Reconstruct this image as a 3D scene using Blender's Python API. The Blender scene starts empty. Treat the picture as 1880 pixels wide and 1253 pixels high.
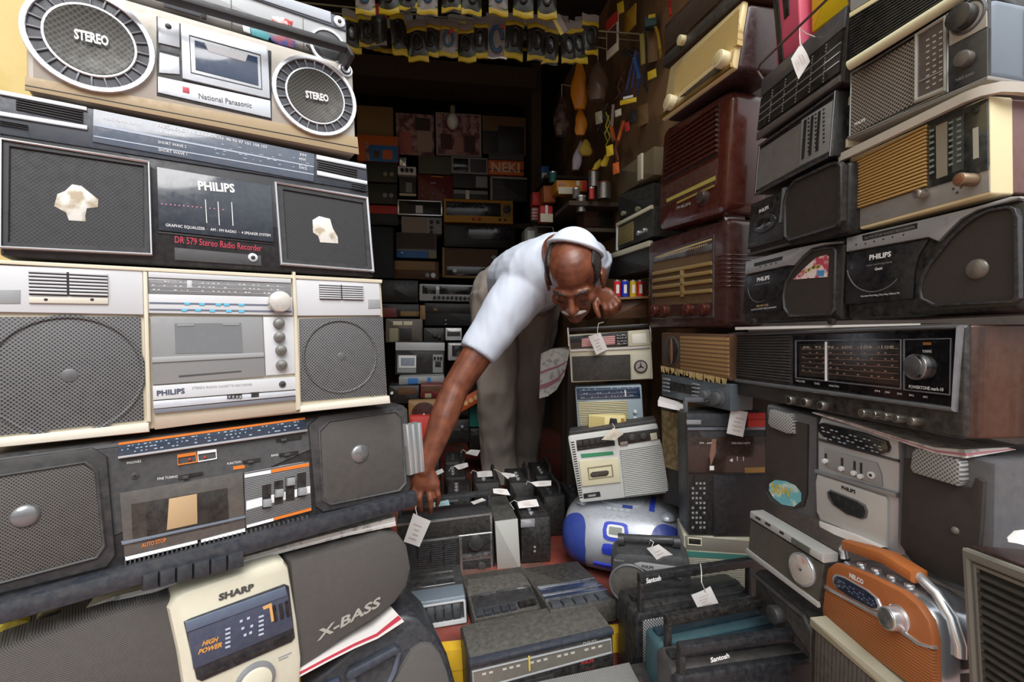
import bpy, math, random
import numpy as np
from mathutils import Vector, Matrix, Euler
random.seed(7)
SC = bpy.context.scene
COL = SC.collection
rad = math.radians

# ---------------------------------------------------------------- camera, world, lights, exposure
FPX, HC, PITCH = 888.0, 0.80, rad(2.35)      # focal length in pixels of an 1880 px wide frame, eye height, tilt down
cam_data = bpy.data.cameras.new('camera')
cam_data.sensor_width = 36.0
cam_data.lens = FPX / 1880.0 * 36.0
cam_data.clip_start = 0.02
cam = bpy.data.objects.new('camera', cam_data)
COL.objects.link(cam)
cam.location = (0, 0, HC)
cam.rotation_euler = (math.pi / 2 - PITCH, 0, 0)
SC.camera = cam
SC.view_settings.view_transform = 'Standard'
SC.view_settings.look = 'None'
SC.view_settings.gamma = 1.0
SC.view_settings.use_curve_mapping = False
SC.view_settings.exposure = 0.38

world = bpy.data.worlds.new('overcast_sky')
SC.world = world
world.use_nodes = True
wn = world.node_tree.nodes
wl = world.node_tree.links
wn.clear()
w_out = wn.new('ShaderNodeOutputWorld')
w_bg = wn.new('ShaderNodeBackground')
w_tc = wn.new('ShaderNodeTexCoord')
w_sep = wn.new('ShaderNodeSeparateXYZ')
w_ramp = wn.new('ShaderNodeValToRGB')
w_ramp.color_ramp.elements[0].position = 0.50
w_ramp.color_ramp.elements[0].color = (0.13, 0.12, 0.11, 1)
w_ramp.color_ramp.elements[1].position = 0.80
w_ramp.color_ramp.elements[1].color = (0.93, 0.97, 1.0, 1)
w_map = wn.new('ShaderNodeMath'); w_map.operation = 'MULTIPLY_ADD'
w_map.inputs[1].default_value = 0.5; w_map.inputs[2].default_value = 0.5
wl.new(w_tc.outputs['Generated'], w_sep.inputs[0])
wl.new(w_sep.outputs['Z'], w_map.inputs[0])
wl.new(w_map.outputs[0], w_ramp.inputs[0])
wl.new(w_ramp.outputs[0], w_bg.inputs['Color'])
w_bg.inputs['Strength'].default_value = 1.3
wl.new(w_bg.outputs[0], w_out.inputs[0])

def sun(name, energy, angle, az, el, col):
    l = bpy.data.lights.new(name, 'SUN')
    l.energy = energy; l.angle = rad(angle); l.color = col
    o = bpy.data.objects.new(name, l); COL.objects.link(o)
    # the sun stands at azimuth az (degrees from straight ahead, clockwise) and elevation el
    d = Vector((math.sin(rad(az)) * math.cos(rad(el)), math.cos(rad(az)) * math.cos(rad(el)), math.sin(rad(el))))
    o.rotation_euler = d.to_track_quat('Z', 'Y').to_euler()
    o.location = d * 6
sun('hazy_sun', 2.6, 40, 165, 52, (1.0, 0.98, 0.96))

# ---------------------------------------------------------------- picture <-> place
CAM = np.array([0.0, 0.0, HC])
def ray(px, py):
    x = (px - 940.0) / FPX; z = -(py - 626.5) / FPX
    c, s = math.cos(PITCH), math.sin(PITCH)
    return np.array([x, c + s * z, -s + c * z])
def P(px, py, d):
    v = ray(px, py); return CAM + v * (d / v[1])
def PZ(px, py, z):
    v = ray(px, py); return CAM + v * ((z - HC) / v[2])
def proj(p):
    q = np.asarray(p, float) - CAM
    c, s = math.cos(PITCH), math.sin(PITCH)
    f = c * q[1] - s * q[2]; u = s * q[1] + c * q[2]
    return np.array([940 + FPX * q[0] / f, 626.5 - FPX * u / f])
def plane_depth(p0, yaw):
    n = (math.sin(yaw), -math.cos(yaw)); c = n[0] * p0[0] + n[1] * p0[1]
    return lambda px: c / (n[0] * (px - 940) / FPX * 1.0 + n[1])
def frame_of(yaw, lean, roll):
    ex = np.array([math.cos(yaw), math.sin(yaw), 0.0]); ey = np.array([-math.sin(yaw), math.cos(yaw), 0.0]); ez = np.array([0, 0, 1.0])
    c, s = math.cos(lean), math.sin(lean)
    ez, ey = c * ez + s * ey, c * ey - s * ez
    c, s = math.cos(roll), math.sin(roll)
    ex, ez = c * ex + s * ez, c * ez - s * ex
    return ex, ey, ez
def fit(cor, d, yaw, lean=0.0, roll=0.0, sy=8.0, sl=3.0, sr=3.0):
    """Pose of a flat rectangular face of which the picture shows the corners TL, TR, BR, BL at depth d."""
    cor = np.array(cor, float)
    c0 = cor.mean(0)
    dd = d(c0[0]) if callable(d) else d
    pr = np.array([yaw, lean, roll])
    W0 = abs(cor[1, 0] - cor[0, 0]) / FPX * dd; H0 = abs(cor[3, 1] - cor[0, 1]) / FPX * dd
    p = np.array([yaw, lean, roll, c0[0], c0[1], math.log(max(W0, .02)), math.log(max(H0, .02))], float)
    sg = np.array([rad(sy), rad(sl), rad(sr)])
    def res(p):
        ex, ey, ez = frame_of(*p[:3])
        c = P(p[3], p[4], d(p[3]) if callable(d) else d)
        W, H = math.exp(p[5]) / 2, math.exp(p[6]) / 2
        r = []
        for (sx, sz), q in zip(((-1, 1), (1, 1), (1, -1), (-1, -1)), cor):
            r.extend((proj(c + ex * W * sx + ez * H * sz) - q) / 3.0)
        return np.concatenate([r, (p[:3] - pr) / sg])
    lam = 1e-2; r = res(p); st = np.array([1e-4, 1e-4, 1e-4, .05, .05, 1e-4, 1e-4])
    for _ in range(40):
        J = np.stack([(res(p + st * (np.arange(7) == k)) - r) / st[k] for k in range(7)], 1)
        A = J.T @ J; g = J.T @ r
        q = p - np.linalg.solve(A + lam * np.diag(np.diag(A) + 1e-9), g)
        rq = res(q)
        if rq @ rq < r @ r:
            if r @ r - rq @ rq < 1e-7: p, r = q, rq; break
            p, r, lam = q, rq, lam * .4
        else:
            lam *= 5
    ex, ey, ez = frame_of(*p[:3])
    return P(p[3], p[4], d(p[3]) if callable(d) else d), ex, ey, ez, math.exp(p[5]), math.exp(p[6]), p, r

# ---------------------------------------------------------------- materials
def lin(h):
    h = h.lstrip('#')
    out = []
    for i in (0, 2, 4):
        c = int(h[i:i + 2], 16) / 255
        out.append(c / 12.92 if c <= .04045 else ((c + .055) / 1.055) ** 2.4)
    return (*out, 1.0)
_MC = {}
DARKER = ('plastic', 'speaker_cloth', 'perforated_grille', 'speaker_grey', 'lined_grille')
def mat(name, col, rough=.5, metal=0.0, pat=None, col2='#0a0a0a', f=300.0, duty=.5, dust=.12, dcol='#8f877b', ns=80.0, coat=0.0, bump=0.0, ax='xz', alpha=1.0, trans=0.0, spec=.5, f2=None):
    key = (name, col, rough, metal, pat, col2, f, duty, dust, dcol, ns, coat, bump, ax, alpha, trans, spec, f2)
    if key in _MC: return _MC[key]
    m = bpy.data.materials.new(name); m.use_nodes = True
    t = m.node_tree; n = t.nodes; L = t.links
    b = n['Principled BSDF']
    def N(ty, **k):
        x = n.new('ShaderNode' + ty)
        for a, v in k.items(): setattr(x, a, v)
        return x
    def MA(op, a, bb=None, c=None):
        x = N('Math', operation=op)
        for i, v in enumerate((a, bb, c)):
            if v is None: continue
            if isinstance(v, (int, float)): x.inputs[i].default_value = v
            else: L.new(v, x.inputs[i])
        return x.outputs[0]
    tc = N('TexCoord'); O = tc.outputs['Object']
    sep = N('SeparateXYZ'); L.new(O, sep.inputs[0])
    A = sep.outputs[ax[0].upper()]; B = sep.outputs[ax[1].upper()]
    def RGB(h):
        x = N('RGB'); x.outputs[0].default_value = lin(h); return x.outputs[0]
    def MIX(fac, c1, c2):
        x = N('Mix', data_type='RGBA')
        if isinstance(fac, (int, float)): x.inputs[0].default_value = fac
        else: L.new(fac, x.inputs[0])
        L.new(c1, x.inputs[6]); L.new(c2, x.inputs[7]); return x.outputs[2]
    if name in DARKER and max(lin(col)[:3]) < .10:
        c = N('RGB').outputs[0]; k_ = lin(col); c.default_value = (k_[0] * .6, k_[1] * .6, k_[2] * .6, 1)
    else: c = RGB(col)
    fac = None
    if pat == 'dots':
        cm = N('CombineXYZ'); s = f * .7071
        L.new(MA('MULTIPLY', MA('ADD', A, B), s), cm.inputs[0]); L.new(MA('MULTIPLY', MA('SUBTRACT', A, B), s), cm.inputs[1])
        v = N('TexVoronoi', voronoi_dimensions='2D'); v.inputs['Scale'].default_value = 1.0; v.inputs['Randomness'].default_value = 0.0
        L.new(cm.outputs[0], v.inputs['Vector'])
        fac = MA('LESS_THAN', v.outputs['Distance'], duty)
    elif pat in ('sx', 'sz'):
        fac = MA('LESS_THAN', MA('FRACT', MA('MULTIPLY', A if pat == 'sx' else B, f)), duty)
    elif pat == 'weave':
        fa = MA('LESS_THAN', MA('FRACT', MA('MULTIPLY', A, f)), duty); fb = MA('LESS_THAN', MA('FRACT', MA('MULTIPLY', B, f2 or f)), duty)
        fac = MA('MAXIMUM', fa, fb)
    elif pat == 'wood':
        mp = N('Mapping'); mp.inputs['Scale'].default_value = (f * .08, f * .08, f) if ax == 'xz' else (f, f * .6, f * .05)
        L.new(O, mp.inputs[0]); nz = N('TexNoise'); nz.inputs['Scale'].default_value = 1.0; nz.inputs['Detail'].default_value = 6; nz.inputs['Distortion'].default_value = .6
        L.new(mp.outputs[0], nz.inputs[0]); rp = N('ValToRGB'); rp.color_ramp.elements[0].position = .38; rp.color_ramp.elements[1].position = .62
        L.new(nz.outputs[0], rp.inputs[0]); fac = rp.outputs[0]
    elif pat == 'blot':
        nz = N('TexNoise'); nz.inputs['Scale'].default_value = f; nz.inputs['Detail'].default_value = 4
        L.new(O, nz.inputs[0]); rp = N('ValToRGB'); rp.color_ramp.elements[0].position = duty - .06; rp.color_ramp.elements[1].position = duty + .06
        L.new(nz.outputs[0], rp.inputs[0]); fac = rp.outputs[0]
    if fac is not None: c = MIX(fac, c, RGB(col2))
    if dust > 0:
        nz = N('TexNoise'); nz.inputs['Scale'].default_value = ns; nz.inputs['Detail'].default_value = 8; nz.inputs['Roughness'].default_value = .65
        L.new(O, nz.inputs[0])
        mr = N('MapRange'); mr.inputs[1].default_value = .3; mr.inputs[2].default_value = .8; mr.inputs[4].default_value = min(1, dust * 1.0)
        L.new(nz.outputs[0], mr.inputs[0])
        c = MIX(mr.outputs[0], c, RGB(dcol))
        r2 = N('MapRange'); r2.inputs[1].default_value = .3; r2.inputs[2].default_value = .7; r2.inputs[3].default_value = max(.02, rough - .1); r2.inputs[4].default_value = min(1, rough + .2)
        L.new(nz.outputs[0], r2.inputs[0]); L.new(r2.outputs[0], b.inputs['Roughness'])
    else:
        b.inputs['Roughness'].default_value = rough
    L.new(c, b.inputs['Base Color'])
    if bump and fac is not None:
        bp = N('Bump'); bp.inputs['Strength'].default_value = bump; bp.inputs['Distance'].default_value = .001
        L.new(MA('SUBTRACT', 1.0, fac), bp.inputs['Height']); L.new(bp.outputs[0], b.inputs['Normal'])
    b.inputs['Metallic'].default_value = metal
    b.inputs['Specular IOR Level'].default_value = spec
    b.inputs['Coat Weight'].default_value = coat
    b.inputs['Coat Roughness'].default_value = .08
    b.inputs['Alpha'].default_value = alpha
    b.inputs['Transmission Weight'].default_value = trans
    _MC[key] = m
    return m
def plastic(col, rough=.45, dust=.14, **k): return mat('plastic', col, rough, dust=dust, **k)
def metal(col='#c9c9cc', rough=.28, dust=.08, **k): return mat('brushed_metal', col, rough, metal=.9, dust=dust, **k)
def perf(col, col2='#060606', f=240.0, duty=.3, **k): return mat('perforated_grille', col, .5, pat='dots', col2=col2, f=f, duty=duty, **k)
def cloth(col, col2, f=400.0, **k): return mat('speaker_cloth', col, .85, pat='weave', col2=col2, f=f, duty=k.pop('duty', .4), **k)
def glossy(col, dust=.1, **k): return mat('glossy_panel', col, .12, coat=.6, dust=dust, **k)
def ink(col): return mat('printed_ink', col, .5, dust=0)
CHROME = mat('chrome', '#e0e2e6', .24, metal=.75, dust=0)
BLACK = plastic('#17171a', .4); DGREY = plastic('#2f3034', .5); MGREY = plastic('#4a4b4e', .55); LGREY = plastic('#8e9092', .5)
SILVER = mat('silver_plastic', '#b9bbbd', .38, metal=.25, dust=.12); WHITEP = plastic('#e2e2e0', .4, dust=.08); CREAM = plastic('#d9d0b4', .45)
PAPER = mat('paper_tag', '#d9d5d1', .8, dust=.05)
INKW = ink('#e8e8e8'); INKB = ink('#151515'); INKR = ink('#c8324a'); INKO = ink('#d9782a')

# ---------------------------------------------------------------- mesh helpers
def mk(name, vs, fs, m, parent=None, sharp=38, mats=None, idx=None, label=None):
    me = bpy.data.meshes.new(name)
    me.from_pydata([tuple(map(float, v)) for v in vs], [], [tuple(f) for f in fs])
    for x in (mats or [m]): me.materials.append(x)
    if idx is not None: me.polygons.foreach_set('material_index', idx)
    me.update()
    me.polygons.foreach_set('use_smooth', [not (abs(p.normal[1]) > .9998 and p.area > 6e-5 and (len(p.vertices) > 4 or min((me.vertices[p.vertices[i]].co - me.vertices[p.vertices[i - 1]].co).length for i in range(4)) > .010)) if len(p.vertices) > 3 else True for p in me.polygons])
    try: me.set_sharp_from_angle(angle=rad(sharp))
    except Exception: pass
    o = bpy.data.objects.new(name, me); COL.objects.link(o)
    if parent is not None: o.parent = parent
    if label: o['label'] = label
    return o
class MB:
    """Collects shapes into one mesh."""
    def __init__(s): s.v = []; s.f = []
    def add(s, vf):
        b = len(s.v); s.v.extend(vf[0]); s.f.extend([tuple(b + i for i in f) for f in vf[1]]); return s
    def mk(s, name, m, parent=None, **k): return mk(name, s.v, s.f, m, parent, **k)
def inset(o, b):
    n = len(o); out = []
    for i in range(n):
        p = np.array(o[i - 1]); q = np.array(o[i]); r = np.array(o[(i + 1) % n])
        a = q - p; c = r - q
        a = a / (np.linalg.norm(a) + 1e-12); c = c / (np.linalg.norm(c) + 1e-12)
        na = np.array([-a[1], a[0]]); nc = np.array([-c[1], c[0]])
        h = na + nc; h = h / max(1 + na @ nc, .25)
        out.append(tuple(q + h * b))
    return out
def ccw(o):
    a = sum(o[i - 1][0] * o[i][1] - o[i][0] * o[i - 1][1] for i in range(len(o)))
    return o if a > 0 else o[::-1]
def slab(o, y0, y1, b=.001, back=True):
    """Outline o in x,z extruded from its front y0 (towards the viewer) to y1, front edge rounded by b."""
    o = ccw(list(o)); n = len(o)
    b = max(0, min(b, abs(y1 - y0) * .8))
    rings = [([(x, y1, z) for x, z in o])]
    if b > 0:
        rings.append([(x, y0 + b, z) for x, z in o])
        h = inset(o, b * .3); rings.append([(x, y0 + b * .3, z) for x, z in h])
        h = inset(o, b); rings.append([(x, y0, z) for x, z in h])
    else: rings.append([(x, y0, z) for x, z in o])
    v = [p for r in rings for p in r]; f = []
    for k in range(len(rings) - 1):
        B, A = k * n, (k + 1) * n
        for i in range(n):
            j = (i + 1) % n; f.append((A + i, B + i, B + j, A + j))
    f.append(tuple((len(rings) - 1) * n + i for i in range(n)))
    if back: f.append(tuple(range(n))[::-1])
    return v, f
def both(o, y0, y1, b):
    """As slab, rounded at the back too."""
    o = ccw(list(o)); n = len(o); i1 = inset(o, b * .3); i2 = inset(o, b)
    rings = [[(x, y1, z) for x, z in i2], [(x, y1 - b * .3, z) for x, z in i1], [(x, y1 - b, z) for x, z in o], [(x, y0 + b, z) for x, z in o], [(x, y0 + b * .3, z) for x, z in i1], [(x, y0, z) for x, z in i2]]
    v = [p for r in rings for p in r]; f = []
    for k in range(5):
        B, A = k * n, (k + 1) * n
        for i in range(n):
            j = (i + 1) % n; f.append((A + i, B + i, B + j, A + j))
    f.append(tuple(5 * n + i for i in range(n))); f.append(tuple(range(n))[::-1])
    return v, f
def ringm(oo, oi, y0, y1, b=.001):
    """A flat ring between outlines oo and oi (same point count)."""
    oo = ccw(list(oo)); oi = ccw(list(oi)); n = len(oo); b = min(b, abs(y1 - y0) * .6)
    o2 = inset(oo, b); i2 = inset(oi, -b)
    rings = [[(x, y1, z) for x, z in oo], [(x, y0 + b, z) for x, z in oo], [(x, y0, z) for x, z in o2], [(x, y0, z) for x, z in i2], [(x, y0 + b, z) for x, z in oi], [(x, y1, z) for x, z in oi]]
    v = [p for r in rings for p in r]; f = []
    for k in range(5):
        B, A = k * n, (k + 1) * n
        for i in range(n):
            j = (i + 1) % n; f.append((A + i, B + i, B + j, A + j))
    return v, f
def rrect(x0, z0, x1, z1, r=0, n=4):
    if r <= 0: return [(x0, z0), (x1, z0), (x1, z1), (x0, z1)]
    r = min(r, abs(x1 - x0) * .499, abs(z1 - z0) * .499); o = []
    for cx, cz, a in ((x1 - r, z0 + r, -90), (x1 - r, z1 - r, 0), (x0 + r, z1 - r, 90), (x0 + r, z0 + r, 180)):
        for k in range(n + 1):
            t = rad(a + 90 * k / n); o.append((cx + r * math.cos(t), cz + r * math.sin(t)))
    return o
def circ(cx, cz, rx, rz=None, n=32):
    rz = rx if rz is None else rz
    return [(cx + rx * math.cos(2 * math.pi * k / n), cz + rz * math.sin(2 * math.pi * k / n)) for k in range(n)]
def box3(x0, x1, y0, y1, z0, z1, b=.0):
    if b > 0: return both(rrect(x0, z0, x1, z1), y0, y1, b)
    return slab(rrect(x0, z0, x1, z1), y0, y1, 0)
def tube(pts, r, n=10, cap=True, closed=False):
    pts = [np.array(p, float) for p in pts]; m = len(pts); v = []; f = []
    rs = r if isinstance(r, (list, tuple)) else [r] * m
    up = None
    for i in range(m):
        a = pts[i - 1] if (i > 0 or closed) else pts[i]; c = pts[(i + 1) % m] if (i < m - 1 or closed) else pts[i]
        t = c - a; t = t / (np.linalg.norm(t) + 1e-12)
        if up is None:
            up = np.array([0, 0, 1.0]) if abs(t[2]) < .9 else np.array([1.0, 0, 0])
        s = np.cross(t, up); s /= np.linalg.norm(s) + 1e-12; up = np.cross(s, t)
        for k in range(n):
            q = 2 * math.pi * k / n; v.append(pts[i] + rs[i] * (math.cos(q) * s + math.sin(q) * up))
    for i in range(m if closed else m - 1):
        A, B = i * n, ((i + 1) % m) * n
        for k in range(n):
            j = (k + 1) % n; f.append((A + k, A + j, B + j, B + k))
    if cap and not closed:
        f.append(tuple(range(n))[::-1]); f.append(tuple((m - 1) * n + k for k in range(n)))
    return v, f
def dome(cx, y, cz, r, h, n=24, k=5):
    """A cap bulging towards the viewer."""
    v = []; f = []
    for i in range(k):
        a = math.pi / 2 * i / k
        v += [(cx + r * math.cos(a) * math.cos(2 * math.pi * j / n), y - h * math.sin(a), cz + r * math.cos(a) * math.sin(2 * math.pi * j / n)) for j in range(n)]
    v.append((cx, y - h, cz))
    for i in range(k - 1):
        for j in range(n):
            q = (j + 1) % n; f.append((i * n + j, i * n + q, (i + 1) * n + q, (i + 1) * n + j))
    for j in range(n): f.append(((k - 1) * n + j, (k - 1) * n + (j + 1) % n, k * n))
    return v, f
def textmesh(s, bold=0.0):
    cu = bpy.data.curves.new('lettering', 'FONT'); cu.body = s; cu.size = 1.0; cu.offset = bold; cu.resolution_u = 2
    o = bpy.data.objects.new('lettering', cu); COL.objects.link(o)
    me = bpy.data.meshes.new_from_object(o)
    v = np.array([w.co[:] for w in me.vertices]) if len(me.vertices) else np.zeros((0, 3)); f = [tuple(p.vertices) for p in me.polygons]
    bpy.data.objects.remove(o); bpy.data.curves.remove(cu); bpy.data.meshes.remove(me)
    return v, f

def props(o, label, cat, group=None, kind=None):
    if label: o['label'] = label
    if cat: o['category'] = cat
    if group: o['group'] = group
    if kind: o['kind'] = kind
    return o
def empty(name, M, label, cat, group=None):
    e = bpy.data.objects.new(name, None); COL.objects.link(e); e.empty_display_size = .05
    e.matrix_world = M
    return props(e, label, cat, group)
def struct(name, vf, m, parent=None, **k):
    o = mk(name, vf[0], vf[1], m, parent, **k); o['kind'] = 'structure'; return o

# ---------------------------------------------------------------- a set with a flat face, measured from its corners
FITLOG = []
class Set:
    """A radio, recorder or box: its front face is at y = 0, x runs to the right, z up, the body goes back along +y."""
    def __init__(s, name, label, cat, cor, d, D, yaw=0.0, lean=0.0, roll=0.0, group=None, sy=8, sl=3, sr=3, push=0.0):
        c, ex, ey, ez, W, H, p, r = fit(cor, d, rad(yaw), rad(lean), rad(roll), sy, sl, sr)
        s.W, s.H, s.D = W, H, D
        s.c, s.ex, s.ey, s.ez = c, ex, ey, ez
        s.o = c - ez * H / 2
        M = Matrix([[ex[i], ey[i], ez[i], s.o[i]] for i in range(3)] + [[0, 0, 0, 1]])
        s.root = empty(name, M, label, cat, group)
        s.name = name; s.sh = math.tan(p[1])
        FITLOG.append((name, label, [round(math.degrees(a), 1) for a in p[:3]], round(W, 3), round(H, 3), round(float(np.abs(r[:8]).max() * 3), 1), [round(float(q), 2) for q in s.o]))
    # picture point -> local x,z on the plane y = off
    def q(s, px, py, off=0.0):
        v = ray(px, py); t = ((s.o + s.ey * off - CAM) @ s.ey) / (v @ s.ey)
        h = CAM + v * t - s.o
        return (float(h @ s.ex), float(h @ s.ez))
    def r(s, px, py, rp):
        a = np.array(s.q(px, py - rp)); b = np.array(s.q(px, py + rp)); return float(np.linalg.norm(a - b) / 2)
    def rc(s, x0, y0, x1, y1):
        """Local rectangle of a part whose top left and bottom right the picture shows."""
        a = s.q(x0, y0); b = s.q(x1, y1); return (a[0], b[1], b[0], a[1])
    def P(s, name, vf, m, parent=None, **k):
        v = [(p[0], p[1], p[2] + max(0, p[1]) * s.sh) for p in vf[0]] if s.sh else vf[0]   # level top and base behind a face that leans
        return mk(name, v, vf[1], m, parent or s.root, **k)
    def body(s, m, r=.006, b=.006, name='cabinet', y0=0.0, ex=0.0):
        return s.P(name, both(rrect(-s.W / 2 - ex, .002 - ex, s.W / 2 + ex, s.H - .002 + ex, r), y0, s.D, b), m)
    def rect(s, name, bx, m, h=.002, r=0.0, b=.0006, y=0.0, parent=None, **k):
        return s.P(name, slab(rrect(*s.rc(*bx), r=r), y - h, y + .002, b), m, parent, **k)
    def lrect(s, name, x0, z0, x1, z1, m, h=.002, r=0.0, b=.0006, y=0.0, parent=None, **k):
        return s.P(name, slab(rrect(x0, z0, x1, z1, r), y - h, y + .002, b), m, parent, **k)
    def poly(s, name, pts, m, h=.002, b=.0006, y=0.0, parent=None, **k):
        return s.P(name, slab([s.q(*p) for p in pts], y - h, y + .002, b), m, parent, **k)
    def frame(s, name, out, inn, m, h=.004, b=.001, y=0.0, r=0.0, parent=None, **k):
        if len(out) == 4 and not isinstance(out[0], (tuple, list)):
            o = rrect(*s.rc(*out), r=r) if r else rrect(*s.rc(*out)); i = rrect(*s.rc(*inn), r=r * .7) if r else rrect(*s.rc(*inn))
        else:
            o = [s.q(*p) for p in out]; i = [s.q(*p) for p in inn]
        return s.P(name, ringm(o, i, y - h, y + .001, b), m, parent, **k)
    def disc(s, name, px, py, rp, m, h=.004, b=.001, y=0.0, n=32, parent=None, k=1.0, **kw):
        x, z = s.q(px, py); r = s.r(px, py, rp); return s.P(name, slab(circ(x, z, r * k, r, n), y - h, y + .002, b), m, parent, **kw)
    def ring(s, name, px, py, r0, r1, m, h=.004, b=.001, y=0.0, n=40, parent=None, **k):
        x, z = s.q(px, py); a = s.r(px, py, r0); c = s.r(px, py, r1); return s.P(name, ringm(circ(x, z, a, n=n), circ(x, z, c, n=n), y - h, y + .001, b), m, parent, **k)
    def knob(s, px, py, rp, m, L=.012, name='knob', cap=None, n=24, skirt=None, parent=None):
        x, z = s.q(px, py); r = s.r(px, py, rp)
        mb = MB(); mb.add(slab(circ(x, z, r, n=n), -L, .001, min(.002, r * .3)))
        if skirt: mb.add(slab(circ(x, z, r * skirt, n=n), -L * .25, .001, .0006))
        o = mb.mk(name, m, parent or s.root)
        if cap: s.P('knob_cap', slab(circ(x, z, r * .72, n=n), -L - .0008, -L + .001, .0004), cap, o)
        return o
    def dome(s, name, px, py, rp, h, m, y=0.0, parent=None):
        x, z = s.q(px, py); r = s.r(px, py, rp); return s.P(name, dome(x, y, z, r, h), m, parent)
    def slats(s, name, bx, n, m, h=.004, duty=.5, vert=False, y=0.0, parent=None, tilt=True):
        x0, z0, x1, z1 = s.rc(*bx); mb = MB()
        for k in range(n):
            if vert:
                w = (x1 - x0) / n; a = x0 + w * (k + (1 - duty) / 2); mb.add(slab(rrect(a, z0, a + w * duty, z1), y - h, y + .001, min(h, w) * .25))
            else:
                w = (z1 - z0) / n; a = z0 + w * (k + (1 - duty) / 2); mb.add(slab(rrect(x0, a, x1, a + w * duty), y - h, y + .001, min(h, w) * .25))
        return mb.mk(name, m, parent or s.root)
    def text(s, t, p0, p1, cap, m, h=.0006, y=0.0, bold=.012, parent=None, name='lettering', slant=0.0):
        """Lettering whose baseline runs from picture point p0 to p1, capitals cap px high."""
        v, f = textmesh(t, bold)
        if not len(v): return None
        a = np.array(s.q(*p0, off=y)); b = np.array(s.q(*p1, off=y)); d = b - a; Ln = np.linalg.norm(d); d = d / Ln; nn = np.array([-d[1], d[0]])
        ch = s.r((p0[0] + p1[0]) / 2, (p0[1] + p1[1]) / 2, cap / 2) * 2
        w = v[:, 0].max() - v[:, 0].min(); sc = ch / .70
        X = (v[:, 0] - v[:, 0].min()) / w * Ln + slant * v[:, 1] * sc; Z = v[:, 1] * sc
        vs = [(a[0] + d[0] * x + nn[0] * z, y - h, a[1] + d[1] * x + nn[1] * z) for x, z in zip(X, Z)]
        return s.P(name, (vs, f), m, parent)
    def ticks(s, name, bx, rows, m, n=24, h=.0005, y=0.0, fill=.5, parent=None, seed=1, th=.22, line=True):
        """Printed tuning scale: lines with strokes and little blocks along each row."""
        x0, z0, x1, z1 = s.rc(*bx); mb = MB(); rg = random.Random(seed); rh = (z1 - z0) / rows
        for k in range(rows):
            zc = z0 + rh * (k + .5)
            if line: mb.add(([(x0, y - h, zc - rh * .03), (x1, y - h, zc - rh * .03), (x1, y - h, zc + rh * .03), (x0, y - h, zc + rh * .03)], [(0, 1, 2, 3)]))
            for i in range(n):
                if rg.random() > fill: continue
                a = x0 + (x1 - x0) * (i + rg.random() * .4) / n; w = (x1 - x0) / n * rg.uniform(.15, .55)
                zz = zc + rh * .12; mb.add(([(a, y - h, zz), (a + w, y - h, zz), (a + w, y - h, zz + rh * th), (a, y - h, zz + rh * th)], [(0, 1, 2, 3)]))
        return mb.mk(name, m, parent or s.root)
    def feet(s, n=.006):
        pass
    def strap(s, m, x0, x1, zt, yc, w, t=.006, name='handle', zb=None, bend=.02):
        """A carrying handle: a bar above the top from x0 to x1 with two legs going down."""
        zb = s.H - .01 if zb is None else zb
        mb = MB()
        mb.add(both(rrect(x0, zt - t * 2, x1, zt), yc - w / 2, yc + w / 2, t * .4))
        for x in (x0, x1 - t * 1.5): mb.add(both(rrect(x, zb, x + t * 1.5, zt - t * .5), yc - w / 2, yc + w / 2, t * .3))
        return mb.mk(name, m, s.root)
# ---------------------------------------------------------------- the shop: a is across, b is into the shop
UA = rad(9.0)
def S(a, b, z): return (a * math.cos(UA) - b * math.sin(UA), a * math.sin(UA) + b * math.cos(UA), z)
def sbox(a0, a1, b0, b1, z0, z1):
    v = [S(a, b, z) for z in (z0, z1) for a, b in ((a0, b0), (a1, b0), (a1, b1), (a0, b1))]
    return v, [(3, 2, 1, 0), (4, 5, 6, 7), (0, 1, 5, 4), (1, 2, 6, 5), (2, 3, 7, 6), (3, 0, 4, 7)]
REDF = mat('red_painted_floor', '#7d2c20', .6, pat='blot', col2='#5c352c', f=9, duty=.55, dust=.25, ns=14)
YELF = mat('yellow_floor_paint', '#d9ac1c', .55, pat='blot', col2='#6d5120', f=22, duty=.66, dust=.15)
PINKF = mat('worn_pink_paving', '#96685c', .75, pat='blot', col2='#6f5148', f=16, duty=.5, dust=.3)
WALLB = mat('grimy_ochre_plaster', '#96734c', .85, pat='blot', col2='#6e5233', f=5, duty=.52, dust=.15)
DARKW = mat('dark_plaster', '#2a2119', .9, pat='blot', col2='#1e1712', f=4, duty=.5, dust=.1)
YELW = mat('yellow_painted_wall', '#e8d391', .7, pat='blot', col2='#dcc276', f=6, duty=.55, dust=.08)
struct('floor', sbox(-1.3, .86, 1.185, 3.6, -.05, 0), REDF)
struct('trim_1', sbox(-1.3, .86, 1.15, 1.185, -.05, .002), YELF)
def riser():
    mb = MB(); n = 14; x = -1.3
    for k in range(n): mb.add(sbox(-1.3 + k * .155, -1.3 + k * .155 + .155, 1.152, 1.185, -.2, -.05))
    o = mb.mk('trim_2', None, mats=[YELF, mat('red_riser_paint', '#7d3a2a', .6, pat='blot', col2='#c79a22', f=30, duty=.62, dust=.2)], idx=[k // 6 % 2 for k in range(n * 6)])
    o['kind'] = 'structure'
riser()
struct('ground', sbox(-6, 6, -6, 1.152, -.3, -.2), PINKF)
struct('wall_right', sbox(.86, 1.0, 1.24, 3.6, -.2, 2.45), WALLB)
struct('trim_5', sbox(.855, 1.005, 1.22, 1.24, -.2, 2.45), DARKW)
struct('wall_front', sbox(1.0, 2.6, 1.3, 1.45, -.2, 2.9), DARKW)  # dark colour stands in for the shadows between the stacked sets
struct('wall_back', sbox(-1.3, .86, 3.5, 3.6, -.05, 2.45), DARKW)
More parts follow.
